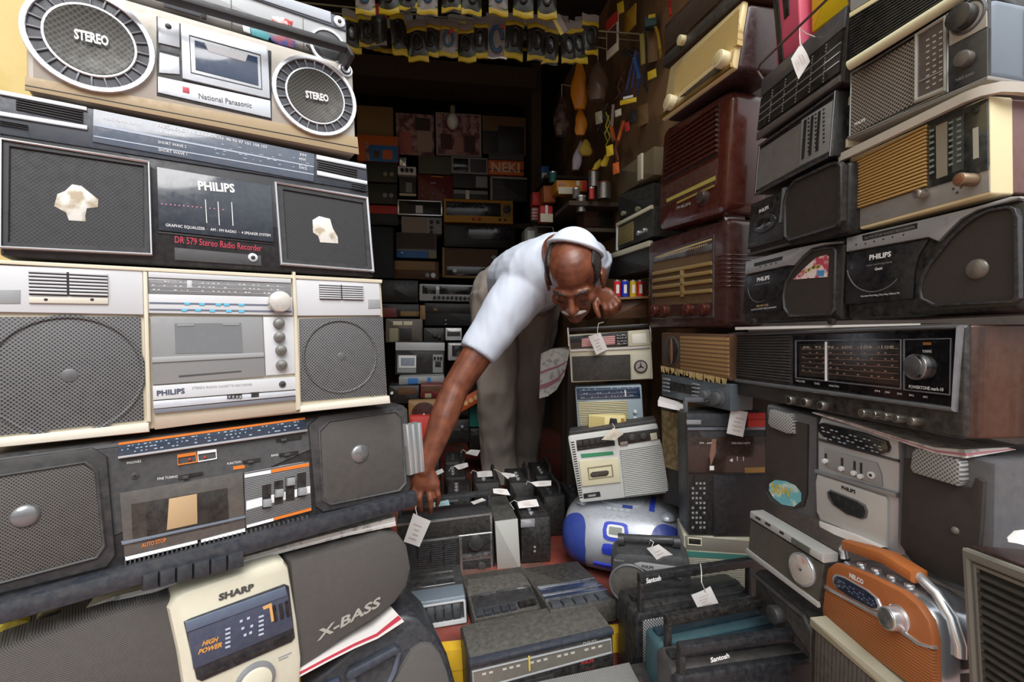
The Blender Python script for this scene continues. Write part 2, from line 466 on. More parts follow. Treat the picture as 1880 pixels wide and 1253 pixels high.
struct('wall_left', sbox(-1.42, -1.3, 1.35, 3.6, -.2, 2.45), DARKW)
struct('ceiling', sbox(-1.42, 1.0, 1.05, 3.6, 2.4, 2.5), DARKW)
# wall behind the stack on the left
LY = rad(38.2); LP0 = (-.264, 1.038); LP = plane_depth(LP0, LY)
RY = -76.6; RP = plane_depth((.664, .71), rad(RY))
def lbox(s0, s1, t0, t1, z0, z1):
    ex = np.array([math.cos(LY), math.sin(LY)]); ey = np.array([-math.sin(LY), math.cos(LY)]); o = np.array(LP0)
    v = [(*(o + ex * s + ey * t), z) for z in (z0, z1) for s, t in ((s0, t0), (s1, t0), (s1, t1), (s0, t1))]
    return v, [(3, 2, 1, 0), (4, 5, 6, 7), (0, 1, 5, 4), (1, 2, 6, 5), (2, 3, 7, 6), (3, 0, 4, 7)]
struct('wall_street', lbox(-1.6, -.20, .24, .36, -.2, 2.9), YELW)
# ---------------------------------------------------------------- the stack of boomboxes on the left
BB = 'boomboxes stacked on the left'
def LSet(name, label, cor, D, cat='boombox', push=0.0, **k):
    lp = plane_depth((LP0[0] + push * math.sin(LY) * 1, LP0[1] - push * math.cos(LY)), LY)
    return Set(name, label, cat, cor, lp, D, yaw=38.2, group=BB, sy=4, sl=3.0, sr=1.5, **k)

# --- silver cassette boombox on top
s = LSet('boombox', 'silver boombox cut off by the picture top, colourful stickers below its dial', [(47, -165), (634, 33), (641, 112), (47, -66)], .13, push=-.07)
s.body(SILVER, .006, .006)
s.poly('tuning_strip', [(300, -78), (633, 35), (635, 58), (300, -58)], plastic('#5f6a78', .4), .003)
s.poly('tuning_window', [(420, -34), (606, 24), (607, 44), (420, -18)], glossy('#c4ccd6'), .005)
s.disc('aerial_socket', 622, 42, 10, CHROME, .006); s.disc('aerial_socket_hole', 622, 42, 3.5, BLACK, .008)
s.rect('cassette_window', (300, -10, 368, 32), glossy('#4a4d55'), .003)
s.rect('cassette_slot', (370, 14, 379, 36), BLACK, .003)
s.rect('panel_seam', (424, -10, 426, 60), BLACK, .0008); s.rect('panel_seam', (556, 33, 558, 92), BLACK, .0008)
s.ring('speaker_ring', 602, 86, 33, 27, CHROME, .004); s.disc('speaker_grille', 602, 86, 27, perf('#50545a', f=300), .002)
s.poly('sticker', [(444, 42), (458, 46), (460, 62), (447, 57)], plastic('#d6dde0'), .0012)
s.poly('sticker', [(459, 52), (480, 55), (497, 66), (492, 74), (462, 64)], plastic('#3f97a0'), .0012)
s.poly('sticker', [(494, 66), (520, 66), (542, 76), (540, 88), (512, 82), (498, 74)], plastic('#8e3548', pat='blot', col2='#2c3a80', f=60), .0012)
s.poly('sticker', [(498, 30), (518, 32), (538, 40), (536, 48), (512, 44), (500, 40)], plastic('#e8e0e0', pat='blot', col2='#c9302f', f=90, duty=.52), .0012)
s.poly('side_recess', [(562, 82), (632, 100), (630, 118), (578, 100)], BLACK, .002)

# --- beige two-speaker boombox
s = LSet('boombox', 'beige boombox with two round black STEREO speakers and silver cassette door', [(46, -60), (645, 117), (659, 287), (46, 167)], .13, push=-.05)
BEI = mat('beige_plastic', '#bab4aa', .42, metal=.1, dust=.1, dcol='#b59a70')
s.body(BEI, .008, .008)
s.poly('lower_band', [(46, 140), (656, 252), (659, 284), (46, 165)], mat('beige_plastic', '#a8926f', .45, dust=.12), .001)
s.poly('groove', [(46, 156), (657, 271), (657, 273), (46, 158)], BLACK, .0016)
def woofer(px, py, R, ang0, lab):
    o = s.ring('speaker_ring', px, py, R, R * .90, CHROME, .008)
    s.ring('speaker_louvre', px, py, R * .91, R * .70, plastic('#3c3f4c', .4), .003, parent=o)
    x, z = s.q(px, py); mb = MB(); a = s.r(px, py, R * .9); c = s.r(px, py, R * .71)
    for k in range(24):
        t = 2 * math.pi * k / 24; d = np.array([math.cos(t), math.sin(t)]); n = np.array([-d[1], d[0]]) * .0012
        q = [np.array([x, z]) + d * c - n, np.array([x, z]) + d * a - n, np.array([x, z]) + d * a + n, np.array([x, z]) + d * c + n]
        mb.add(slab([tuple(w) for w in q], -.006, .001, .0004))
    mb.mk('louvre_fins', plastic('#71757e', .35), o)
    s.ring('inner_ring', px, py, R * .71, R * .655, CHROME, .007, parent=o)
    v = []; f = []; r = s.r(px, py, R * .66); n = 36; K = 5
    for i in range(K + 1):
        q = r * (1 - i / K); dd = .001 + .010 * (1 - (q / r) ** 2) * -1 + .0
        v += [(x + q * math.cos(2 * math.pi * j / n), -.002 + .006 * (1 - (q / r) ** 2) - .006, z + q * math.sin(2 * math.pi * j / n)) for j in range(n)]
    for i in range(K):
        for j in range(n): f.append((i * n + j, i * n + (j + 1) % n, (i + 1) * n + (j + 1) % n, (i + 1) * n + j))
    s.P('speaker_cone', (v, f), mat('punched_speaker_cone', '#46433a', .45, pat='dots', col2='#030303', f=150 if R > 80 else 190, duty=.38, dust=.1), o)
    return o
o = woofer(168, 78, 92, 0, ''); x, z = s.q(170, 76)
s.text('STEREO', (138, 75), (201, 89), 17, INKW, .0075, bold=.04, parent=o)
o = woofer(579, 179, 71, 0, '')
s.text('STEREO', (560, 182), (602, 190), 12, INKW, .0075, bold=.04, parent=o)
s.poly('panel_backing', [(287, 30), (498, 94), (499, 222), (288, 176)], BLACK, .001)
SIL2 = mat('satin_aluminium', '#cdd1d8', .3, metal=.35, dust=.05)
s.poly('control_panel', [(290, 33), (329, 44), (330, 89), (291, 80)], SIL2, .003); s.disc('indicator', 309, 50, 5, BLACK, .004)
s.poly('control_panel', [(293, 98), (329, 107), (330, 138), (292, 135)], SIL2, .003); s.poly('switch_slot', [(294, 83), (330, 92), (330, 103), (294, 94)], plastic('#55595f'), .002)
s.poly('badge_strip', [(290, 142), (496, 186), (497, 218), (290, 171)], SIL2, .003)
o = s.poly('cassette_door', [(332, 45), (487, 87), (491, 92), (495, 183), (335, 146)], SIL2, .005)
s.frame('door_line', [(347, 67), (478, 103), (481, 168), (350, 137)], [(348.5, 69), (476.5, 104.5), (479.5, 166), (351.5, 135.5)], MGREY, .0056, .0002, parent=o)
s.poly('cassette_window', [(357, 77), (472, 108), (474, 160), (359, 131)], glossy('#3a4a66'), .0062, parent=o)
s.poly('label_or_reflection', [(374, 81), (455, 103), (450, 117), (383, 99)], plastic('#dfe2e6'), .0068, parent=o)
s.rect('logo_mark', (335, 160, 348, 174), ink('#b8404e'), .0036)
s.text('National Panasonic', (365, 182), (462, 200), 9.5, ink('#55565c'), .0036, bold=.01)
for r, m in ((12, CHROME), (9, MGREY), (7, CHROME), (3, BLACK)): s.disc('aerial_socket', 634, 130, r, m, .004 + (12 - r) * .0006)
a, b = s.q(250, -20), s.q(634, 84)
def bar(p, q, w, y0, y1, b=.003):
    p = np.array(p); q = np.array(q); d = (q - p) / np.linalg.norm(q - p); n = np.array([-d[1], d[0]]) * w
    return both([tuple(p), tuple(q), tuple(q + n), tuple(p + n)], y0, y1, b)
p, q = s.q(200, -28, -.045), s.q(634, 95, -.045); w = s.r(500, 50, 7.5)
mb = MB(); mb.add(bar(p, q, w * 1.5, -.058, -.036))
e = s.q(634, 95, -.04); g = s.q(641, 120, -.02); mb.add(both([(g[0] - .006, g[1]), (g[0] + .002, g[1]), (e[0] + .002, e[1] + w), (e[0] - .006, e[1] + w)], -.055, .002, .002))
mb.mk('handle', plastic('#3c3e44', .5), s.root)

# --- dark blue stereo radio recorder
NAVY = plastic('#3a4150', .4, dust=.1); NAVYD = plastic('#23262e', .42, dust=.1)
s = LSet('boombox', 'dark blue radio recorder with chrome framed grilles, torn white stickers on both', [(-3, 165), (672, 301), (690, 510), (-3, 474)], .14, push=-.027)
s.body(NAVYD, .005, .006)
s.poly('upper_band', [(0, 167), (671, 302), (675, 352), (0, 246)], NAVY, .002)
for pts in ([(0, 168), (160, 199), (160, 206), (0, 176)], [(0, 207), (161, 233), (161, 241), (0, 215)], [(580, 286), (671, 304), (671, 312), (580, 294)], [(581, 315), (673, 334), (673, 341), (581, 323)]):
    s.poly('chrome_strip', pts, CHROME, .005, .001)
s.poly('vent_recess', [(30, 182), (153, 206), (153, 229), (30, 204)], BLACK, .0025); s.poly('vent_recess', [(583, 297), (655, 312), (655, 329), (583, 313)], BLACK, .0025)
def vent(pts, n):
    (x0, y0), (x1, y1), (x2, y2), (x3, y3) = pts; mb = MB()
    for k in range(n):
        t = (k + .35) / n; u = (k + .6) / n
        L0 = s.q(x0 + (x3 - x0) * t, y0 + (y3 - y0) * t); R0 = s.q(x1 + (x2 - x1) * t, y1 + (y2 - y1) * t)
        L1 = s.q(x0 + (x3 - x0) * u, y0 + (y3 - y0) * u); R1 = s.q(x1 + (x2 - x1) * u, y1 + (y2 - y1) * u)
        mb.add(slab([L0, R0, R1, L1], -.005, 0, .0005))
    mb.mk('vent_slats', plastic('#45494f'), s.root)
vent([(30, 182), (153, 206), (153, 229), (30, 204)], 5); vent([(583, 297), (655, 312), (655, 329), (583, 313)], 4); vent([(0, 222), (52, 231), (52, 241), (0, 232)], 3); vent([(645, 336), (672, 342), (672, 354), (645, 348)], 3)
o = s.poly('tuning_scale', [(172, 202), (576, 284), (575, 335), (170, 262)], glossy('#4a5668', dust=.2), .004)
SC1 = ink('#aab4c4')
for pts in ([(172, 229), (575, 307), (575, 309), (172, 233)], [(172, 251), (575, 321), (575, 323), (172, 253)]): s.poly('scale_line', pts, SC1, .0046, 0, parent=o)
s.text('MUSIC POWER OUTPUT', (190, 221), (263, 234), 5, INKW, .0046, bold=0, parent=o)
s.text('FREQUENCY MODULATION  90 93 97 101 104 107', (290, 235), (490, 275), 5.5, INKW, .0046, bold=0, parent=o)
s.text('MEDIUM WAVE', (290, 245), (340, 255), 5, INKW, .0046, bold=0, parent=o); s.text('SHORT WAVE 2', (290, 265), (342, 274), 5, INKW, .0046, bold=0, parent=o); s.text('SHORT WAVE 1', (291, 279), (343, 288), 5, INKW, .0046, bold=0, parent=o)
s.ticks('scale_numerals', (390, 262, 570, 318), 4, SC1, 14, .0046, fill=.5, line=False, parent=o)
s.text('FM', (550, 288), (561, 290), 5, INKW, .0046, bold=0, parent=o); s.text('MW', (549, 296), (561, 298), 5, INKW, .0046, bold=0, parent=o); s.text('SW2', (548, 311), (562, 314), 5, INKW, .0046, bold=0, parent=o)
GR = perf('#3a3b42', '#030303', 235, .38, dust=.06)
def spk(out, inn, sticker):
    o = s.frame('grille_frame', out, [(x + (4 if i in (0, 3) else -4), y + (4 if i < 2 else -4)) for i, (x, y) in enumerate(out)], CHROME, .010, .002)
    fr = [(x + (4 if i in (0, 3) else -4), y + (4 if i < 2 else -4)) for i, (x, y) in enumerate(out)]
    s.frame('grille_surround', fr, inn, plastic('#25272d'), .006, .001, parent=o)
    s.poly('speaker_grille', inn, GR, .003, 0)
    s.poly('torn_sticker', sticker, mat('torn_paper', '#dcd9d2', .8, pat='blot', col2='#b3a58e', f=40, duty=.55, dust=.05), .0036, .0002)
spk([(2, 257), (275, 299), (280, 471), (1, 458)], [(20, 272), (263, 308), (264, 457), (18, 446)], [(100, 380), (106, 358), (120, 352), (133, 340), (150, 343), (165, 355), (181, 368), (180, 382), (160, 384), (157, 398), (158, 408), (127, 406), (122, 392)])
spk([(503, 336), (674, 364), (685, 501), (514, 488)], [(519, 350), (665, 375), (672, 490), (527, 477)], [(573, 405), (585, 398), (605, 403), (610, 420), (619, 436), (620, 448), (587, 446), (583, 434), (574, 428)])
o = s.poly('cassette_door', [(288, 308), (497, 343), (502, 446), (291, 424)], glossy('#1d2636', .12), .004)
s.text('PHILIPS', (364, 350), (431, 355), 15, INKW, .0048, bold=.035, parent=o)
for x, y in ((376, 368), (399, 372), (424, 373)): s.poly('slider_line', [(x, y), (x + 1.3, y), (x + 4, y + 43), (x + 2.7, y + 43)], INKW, .0046, 0, parent=o)
mb = MB()
for k in range(15):
    x, z = s.q(297 + k * 8, 376 + k * .75); mb.add(slab(circ(x, z, .0011, n=6), -.0048, 0, 0))
mb.mk('level_dots', ink('#d08aa0'), o)
s.text('GRAPHIC EQUALIZER  \u00b7  AM - FM RADIO  \u00b7  4 SPEAKER SYSTEM', (304, 417), (496, 436), 5, INKW, .0046, bold=0, parent=o)
s.poly('door_gap', [(291, 425), (503, 447), (503, 450), (291, 429)], BLACK, .0015)
s.text('DR 579 Stereo Radio Recorder', (321, 446), (480, 462), 12, INKR, .001, bold=0)
s.poly('socket_panel', [(320, 455), (479, 470), (480, 489), (321, 478)], MGREY, .002); s.disc('earphone_socket', 464, 474, 8, CHROME, .004); s.disc('socket_hole', 464, 474, 4, BLACK, .0046)

# --- big silver boombox
s = LSet('boombox', 'wide white and silver boombox with grey cassette window and blue dashes', [(-25, 477), (700, 514), (714, 742), (-25, 826)], .15)
WH = mat('white_plastic', '#c6c7ca', .38, dust=.07, dcol='#a89f8e'); YC = mat('yellowed_plastic', '#d3cab4', .45, dust=.15)
s.body(YC, .005, .006)
s.poly('top_rail', [(-22, 478), (699, 515), (699, 521), (-22, 485)], mat('yellowed_plastic', '#d8cfb8', .45), .008)
GR2 = mat('perforated_grille', '#68686a', .5, pat='dots', col2='#0c0c0d', f=240, duty=.36, dust=.2, dcol='#75706a')
def lpanel(top, vent_, slot, nsl, grille, cc, rail):
    o = s.poly('top_panel', top, WH, .006, .002)
    s.poly('vent_recess', vent_, BLACK, .0065, 0, parent=o)
    (x0, y0), (x1, y1), (x2, y2), (x3, y3) = vent_; mb = MB()
    for k in range(nsl):
        t0, t1 = (k + .1) / nsl, (k + .68) / nsl
        for a, b in ((0, .485), (.515, 1)):
            f_ = lambda u, t: s.q((x0 + (x1 - x0) * u) * (1 - t) + (x3 + (x2 - x3) * u) * t, (y0 + (y1 - y0) * u) * (1 - t) + (y3 + (y2 - y3) * u) * t)
            mb.add(slab([f_(a, t0), f_(b, t0), f_(b, t1), f_(a, t1)], -.011, -.005, .001))
    mb.mk('vent_slats', WH, o)
    s.poly('slide_slot', slot, LGREY, .007, parent=o)
    s.poly('speaker_grille', grille, GR2, .003, .0005)
    x, z, R = cc; o2 = s.ring('speaker_rim', x, z, R, R * .93, GR2, .0055, .002)
    s.disc('dust_cap', x, z, R * .11, mat('speaker_dome', '#636365', .3, metal=.3, dust=.1), .004)
    s.poly('bottom_rail', rail, mat('yellowed_plastic', '#d9d3c4', .4), .012, .004)
lpanel([(-22, 487), (262, 498), (264, 579), (-22, 574)], [(54, 498), (198, 505), (199, 547), (55, 543)], [(0, 534), (39, 534), (39, 559), (0, 559)], 7, [(-20, 583), (258, 582), (264, 772), (-20, 802)], (128, 690, 112), [(-22, 806), (274, 776), (275, 793), (-22, 824)])
s.poly('vent_bar', [(55, 547), (199, 549), (199, 560), (55, 558)], mat('yellowed_plastic', '#cfc9ba', .4), .009)
for x in (86, 170): s.disc('screw_hole', x, 552, 3, BLACK, .0095)
lpanel([(541, 513), (695, 520), (698, 580), (543, 581)], [(584, 522), (664, 526), (665, 553), (585, 551)], [(674, 551), (696, 551), (697, 567), (674, 568)], 7, [(549, 586), (702, 582), (709, 725), (553, 738)], (626, 655, 68), [(548, 746), (712, 727), (714, 741), (549, 758)])
for x0, x1, xb in ((262, 271, 276), (535, 541, 549)): s.poly('panel_ridge', [(x0, 500), (x1, 501), (xb + 2, 775 if x0 < 400 else 752), (xb - 7, 775 if x0 < 400 else 754)], YC, .010, .003)
s.poly('trim_strip', [(272, 500), (533, 513), (533, 521), (272, 511)], WH, .007)
o = s.poly('tuning_scale', [(272, 512), (533, 521), (534, 546), (272, 540)], glossy('#777779', .1), .005)
s.ticks('scale_marks', (276, 515, 522, 545), 3, ink('#cfcfcf'), 26, .0056, parent=o, fill=.6); s.poly('tuning_pointer', [(343, 516), (352, 516), (352, 530), (343, 530)], WH, .0058, parent=o)
s.poly('trim_strip', [(272, 541), (535, 547), (536, 580), (273, 576)], WH, .007)
for y in (556, 568): s.poly('band_line', [(274, y), (490 if y < 560 else 534, y + 4), (490 if y < 560 else 534, y + 7), (274, y + 3)], plastic('#5b6577'), .0076, 0)
mb = MB()
for x, y in ((338, 557), (365, 558), (395, 558.5), (410, 559), (437, 559), (333, 569), (358, 569), (384, 570), (414, 570.5), (437, 571)):
    mb.add(slab([s.q(x, y), s.q(x + 10, y), s.q(x + 10, y + 4), s.q(x, y + 4)], -.0082, -.006, 0))
mb.mk('cyan_marks', ink('#58b4d4'), s.root)
s.knob(510, 557, 18.5, mat('satin_knob', '#d6d0c8', .25, metal=.5, dust=.05), .026, 'tuning_knob', n=36)
o = s.poly('cassette_door', [(276, 583), (480, 583), (486, 691), (281, 707)], glossy('#868788', .15), .006)
s.poly('cassette_recess', [(320, 595), (442, 594), (445, 648), (322, 650)], glossy('#6f7275'), .0066, 0, parent=o)
s.poly('door_bar', [(279, 657), (483, 648), (484, 656), (279, 667)], glossy('#9a9b9c'), .008, parent=o)
s.poly('cassette_edge', [(325, 596), (356, 596), (356, 599), (325, 600)], LGREY, .0075, 0, parent=o); s.poly('cassette_edge', [(408, 595), (438, 595), (438, 598), (408, 598)], LGREY, .0075, 0, parent=o); s.poly('cassette_edge', [(328, 690), (442, 681), (442, 683), (328, 693)], MGREY, .0068, 0, parent=o)
s.poly('knob_panel', [(482, 583), (540, 583), (543, 686), (487, 690)], WH, .006)
for x, y in ((510, 595), (511, 620), (514, 644), (515, 671)): s.knob(x, y, 9.3, plastic('#6d6b66', .4), .016, 'knob', cap=metal('#8f8d89'))
o = s.poly('lower_strip', [(280, 709), (544, 692), (546, 715), (281, 735)], WH, .007)
s.text('PHILIPS', (288, 727), (339, 722), 9, ink('#3a4256'), .0078, bold=.03, parent=o); s.disc('earphone_socket', 517, 706, 6, MGREY, .009); s.disc('socket_hole', 517, 706, 3.6, BLACK, .0094)
s.text('STEREO RADIO CASSETTE RECORDER', (352, 715), (462, 708), 4, LGREY, .0076, bold=0, parent=o)
o = s.poly('switch_strip', [(281, 737), (546, 717), (546, 726), (282, 751)], SIL2, .007)
s.poly('switch_slot', [(416, 726), (443, 724), (443, 731), (416, 733)], BLACK, .0076, 0, parent=o); s.poly('switch_slot', [(460, 721), (474, 720), (474, 729), (460, 730)], BLACK, .0076, 0, parent=o)
for x in (418, 425, 432, 438): s.poly('slide_switch', [(x, 727), (x + 4, 726.6), (x + 4, 731), (x, 731.5)], LGREY, .010, parent=o)
s.poly('dark_strip', [(283, 752), (546, 728), (546, 735), (284, 760)], plastic('#6e6f78'), .006)
s.poly('base_panel', [(284, 768), (548, 742), (550, 755), (284, 789)], mat('yellowed_plastic', '#a89684', .5, dust=.2), .004)

# --- dark grey boombox with piano keys
s = LSet('boombox', 'dark grey boombox with octagonal speakers, orange stripes and row of piano keys', [(-110, 852), (744, 741), (754, 905), (-110, 1135)], .15, push=.022)
DG = plastic('#34353a', .5, dust=.18); DG2 = plastic('#434448', .55, dust=.2)
s.body(DG, .006, .008)
s.P('lower_lip', both([s.q(-110, 1125), s.q(-110, 1170), s.q(758, 926), s.q(756, 900)], -.028, .02, .010), plastic('#2e3440', .4, dust=.15))
GR3 = mat('perforated_grille', '#5c5957', .6, pat='dots', col2='#131211', f=300, duty=.36, dust=.2, dcol='#6f665c')
def oct_(out, inn, cx, cy, r):
    o = s.poly('speaker_panel', out, DG, .006, .003); s.frame('grille_bezel', inn, [(x + (cx - x) * .05, y + (cy - y) * .05) for x, y in inn], DG2, .010, .002, parent=o)
    s.poly('speaker_grille', [(x + (cx - x) * .05, y + (cy - y) * .05) for x, y in inn], GR3, .0075, .001)
    s.dome('dust_cap', cx, cy, r, .006, mat('speaker_dome', '#8a8b8d', .15, metal=.6, dust=.15), -.0075)
oct_([(-105, 860), (170, 822), (196, 838), (212, 1018), (196, 1040), (-105, 1115)], [(-90, 885), (158, 846), (180, 862), (195, 1000), (180, 1024), (-90, 1095)], 47, 946, 21)
oct_([(565, 782), (585, 764), (738, 745), (746, 752), (752, 896), (742, 908), (592, 940), (578, 930)], [(582, 790), (600, 772), (726, 754), (737, 764), (744, 888), (732, 902), (603, 928), (588, 918)], 658, 833, 17)
o = s.poly('tuning_scale', [(217, 815), (558, 768), (561, 788), (216, 838)], glossy('#2c3a4e', .1), .006)
s.ticks('scale_marks', (222, 812, 552, 800), 3, ink('#8fa8bd'), 40, .0066, fill=.55, parent=o, line=False) if False else None
mb = MB(); rg = random.Random(3)
for row, (dy, n_) in enumerate(((4, 34), (10, 40), (16, 30))):
    for k in range(n_):
        if rg.random() < .4: continue
        u = (k + rg.random() * .5) / n_; x = 222 + 330 * u; y = 815 - 47 * u + dy + (.0 if row else 0); w = rg.uniform(2, 6)
        mb.add(slab([s.q(x, y), s.q(x + w, y - w * .14), s.q(x + w, y - w * .14 + 2), s.q(x, y + 2)], -.0068, -.005, 0))
mb.mk('scale_marks', ink('#9fb3c4'), o)
s.poly('scale_line', [(217, 814), (558, 767), (558, 770), (217, 817)], INKO, .0068, 0, parent=o)
s.poly('silver_trim', [(216, 838), (562, 788), (562, 792), (216, 842)], CHROME, .008)
s.frame('indicator_box', [(325, 835), (360, 830), (362, 849), (326, 855)], [(326.5, 841), (358.5, 836), (360, 847.5), (327.5, 853)], INKO, .002, .0002)
s.frame('indicator_box', [(362, 829), (397, 825), (398, 843), (363, 849)], [(363.5, 834.5), (395.5, 830), (396.5, 841.5), (364.5, 847)], INKW, .002, .0002)
for x, y in ((348, 844), (376, 840)): s.disc('indicator_lamp', x, y, 2.6, plastic('#a03028'), .003)
s.disc('earphone_socket', 247, 874, 6, MGREY, .002); s.disc('socket_hole', 247, 874, 3.2, BLACK, .0026)
s.text('PHONES', (233, 853), (259, 849), 4.5, INKW, .001, bold=0); s.text('FINE TUNING', (289, 882), (326, 877), 4.5, INKW, .001, bold=0); s.text('FUNCTION', (417, 854), (442, 850), 4, INKW, .001, bold=0); s.text('BAND', (498, 839), (511, 837), 4, INKW, .001, bold=0)
for pts in ([(327, 874), (372, 866), (372, 872), (327, 881)], [(506, 806), (553, 800), (553, 806), (507, 812)], [(446, 846), (478, 841), (478, 847), (446, 852)], [(513, 833), (547, 828), (547, 834), (513, 839)]):
    o = s.poly('slider_slot', pts, BLACK, .002, 0); a, b, c, d = pts
    s.poly('slider_tab', [(a[0] + 8, a[1] + .5), (a[0] + 18, a[1] - 1), (d[0] + 18, d[1] - 3), (d[0] + 8, d[1] - 1.5)], DG2, .006, parent=o)
s.poly('orange_tab', [(428, 857), (449, 854), (449, 860), (428, 863)], INKO, .0012, 0)
o = s.poly('cassette_door', [(219, 906), (444, 867), (449, 972), (228, 1020)], glossy('#4e4b49', .25), .006)
s.poly('cassette_well', [(240, 925), (416, 895), (420, 960), (243, 998)], glossy('#262422', .2), .0066, 0, parent=o)
s.poly('cassette_shell', [(266, 922), (415, 897), (418, 955), (270, 986)], plastic('#2c2a29', .3), .0072, parent=o)
s.poly('label_or_reflection', [(309, 915), (360, 906), (361, 960), (305, 972)], mat('tan_reflection', '#b99a72', .5, dust=.2), .0080, parent=o)  # tan reflection in the door glass, painted as a flat coloured patch
s.poly('door_rail', [(222, 994), (448, 946), (448, 950), (223, 999)], plastic('#6c7684', .3), .0090, parent=o)
s.poly('door_line', [(229, 1022), (361, 991), (361, 996), (230, 1028)], INKW, .0076, 0, parent=o); s.poly('door_line', [(368, 990), (448, 969), (448, 975), (368, 995)], INKW, .0076, 0, parent=o)
s.text('AUTO STOP', (259, 1004), (304, 993), 7.5, INKO, .0076, bold=.02, parent=o)
o = s.poly('equalizer_panel', [(447, 867), (566, 847), (571, 938), (450, 970)], mat('striped_panel', '#3a3b3e', .45, pat='sz', col2='#9a9b9d', f=330, duty=.28, dust=.15), .004)
for pts, m in (([(448, 871), (496, 863), (496, 869), (448, 877)], INKW), ([(497, 862), (566, 850), (566, 856), (497, 868)], INKO), ([(452, 964), (501, 951), (501, 956), (452, 969)], INKW), ([(502, 950), (570, 932), (570, 937), (502, 955)], INKO), ([(451, 920), (568, 892), (568, 905), (451, 936)], INKW)): s.poly('panel_stripe', pts, m, .0046, 0, parent=o)
for x, y, k in ((488, 911, 12), (510, 904, 1), (531, 897, -13), (552, 890, 12)):
    g = s.poly('slider_slot', [(x - 8, y - 20), (x + 8, y - 23), (x + 8, y + 20), (x - 8, y + 23)], BLACK, .0052, 0, parent=o); s.poly('slider_knob', [(x - 7, y + k - 6), (x + 7, y + k - 8), (x + 7, y + k + 5), (x - 7, y + k + 7)], LGREY, .014, .002, parent=g)
mb = MB()
for k in range(40):
    x = 228 + k * 8.5; y = 1036 - k * 8.5 * .245; mb.add(slab([s.q(x, y - 8), s.q(x + 3.5, y - 9), s.q(x + 3.5, y + 7), s.q(x, y + 8)], -.009, 0, .001))
mb.mk('ribbed_strip', DG2, s.root)
for k in range(6):
    x0 = 257 + k * 30.5; y0 = 1046 - k * 30.5 * .235
    s.P('piano_key', slab([s.q(x0, y0 + 28), s.q(x0 + 29, y0 + 21), s.q(x0 + 29, y0 - 7), s.q(x0, y0)], -.036, -.02, .004), plastic('#333942', .35, dust=.12))
mb = MB()
mb.add(slab([s.q(736, 781), s.q(763, 775), s.q(768, 864), s.q(743, 871)], -.022, .004, .002)); mb.mk('handle', plastic('#6f7572', .35), s.root)
for pts in ([(735, 779), (741, 778), (750, 868), (744, 870)], [(746, 778), (751, 777), (758, 866), (753, 867)], [(757, 776), (763, 775), (769, 863), (763, 865)]): s.poly('handle_trim', pts, CHROME, .025, .001)

# --- cream and grey boombox, tilted back
s = LSet('boombox', 'cream fronted boombox with rounded grey speakers, one lettered X-BASS', [(-70, 1215), (752, 962), (752, 1140), (-70, 1500)], .16, push=.034)
CR = mat('cream_plastic', '#d6d2bd', .42, dust=.12); GC = mat('speaker_cloth', '#5a5755', .9, pat='dots', col2='#2c2a29', f=420, duty=.35, dust=.3, dcol='#6f6862')
cxl, czl = s.q(140, 1280); 
def blob(pts, name, m, h, b): return s.P(name, slab([s.q(*p) for p in pts], -h, s.D * .9, b), m)
blob([(528, 1028), (640, 997), (700, 976), (728, 978), (745, 1000), (752, 1040), (744, 1075), (722, 1105), (690, 1130), (620, 1175), (546, 1228)], 'speaker_grille', GC, .012, .012)
blob([(312, 1095), (200, 1122), (60, 1168), (0, 1190), (-60, 1225), (-80, 1300), (-60, 1400), (348, 1290)], 'speaker_grille', GC, .012, .012)
o = blob([(318, 1088), (335, 1078), (500, 1024), (516, 1024), (524, 1035), (540, 1130), (548, 1200), (545, 1260), (355, 1360), (342, 1320), (322, 1190), (304, 1110)], 'front_panel', CR, .022, .010)
s.text('SHARP', (396, 1093), (460, 1073), 11, ink('#4a4a48'), .0235, bold=.05, parent=o)
g = s.poly('control_panel', [(333, 1131), (345, 1125), (515, 1064), (523, 1068), (534, 1160), (528, 1168), (365, 1238), (356, 1234)], plastic('#2b2f3a', .35, dust=.15), .026, .003, y=0, parent=o)
s.poly('tuning_window', [(340, 1148), (520, 1082), (530, 1142), (350, 1214)], glossy('#35425a', .15), .0275, parent=g)
s.poly('panel_lid', [(335, 1130), (515, 1067), (519, 1082), (338, 1147)], plastic('#59677d', .35), .029, parent=g)
s.text('HIGH', (365, 1172), (392, 1164), 8, ink('#d8994a'), .0282, bold=.04, slant=.25, parent=g); s.text('POWER', (358, 1187), (401, 1173), 8, ink('#d8994a'), .0282, bold=.04, slant=.25, parent=g)
mb = MB()
for cx, cy, dx in ((407, 1142, 1), (467, 1120, 1)):
    for k in range(5): mb.add(slab([s.q(cx, cy + k * 8), s.q(cx + 9, cy - 3 + k * 8), s.q(cx + 9, cy + k * 8), s.q(cx, cy + 3 + k * 8)], -.0284, -.026, 0))
for cx, cy in ((433, 1127), (446, 1122), (436, 1140), (452, 1136), (440, 1152), (450, 1148)): mb.add(slab([s.q(cx, cy), s.q(cx + 5, cy - 2), s.q(cx + 5, cy + 2), s.q(cx, cy + 4)], -.0284, -.026, 0))
mb.mk('scale_marks', ink('#b9c2d0'), g)
for x, y in ((491, 1102), (503, 1098), (514, 1094)): s.poly('slider_slot', [(x, y), (x + 6, y - 3), (x + 10, y + 25), (x + 4, y + 28)], BLACK, .029, 0, parent=g)
s.poly('orange_mark', [(474, 1103), (490, 1096), (496, 1127), (490, 1130), (486, 1104), (476, 1108)], ink('#d8a56a'), .0285, 0, parent=g)
for pts in ([(368, 1222), (408, 1206), (408, 1211), (368, 1227)], [(424, 1198), (482, 1174), (482, 1180), (424, 1204)], [(496, 1166), (526, 1154), (526, 1160), (496, 1172)]): s.poly('switch_slot', pts, BLACK, .029, 0, parent=g)
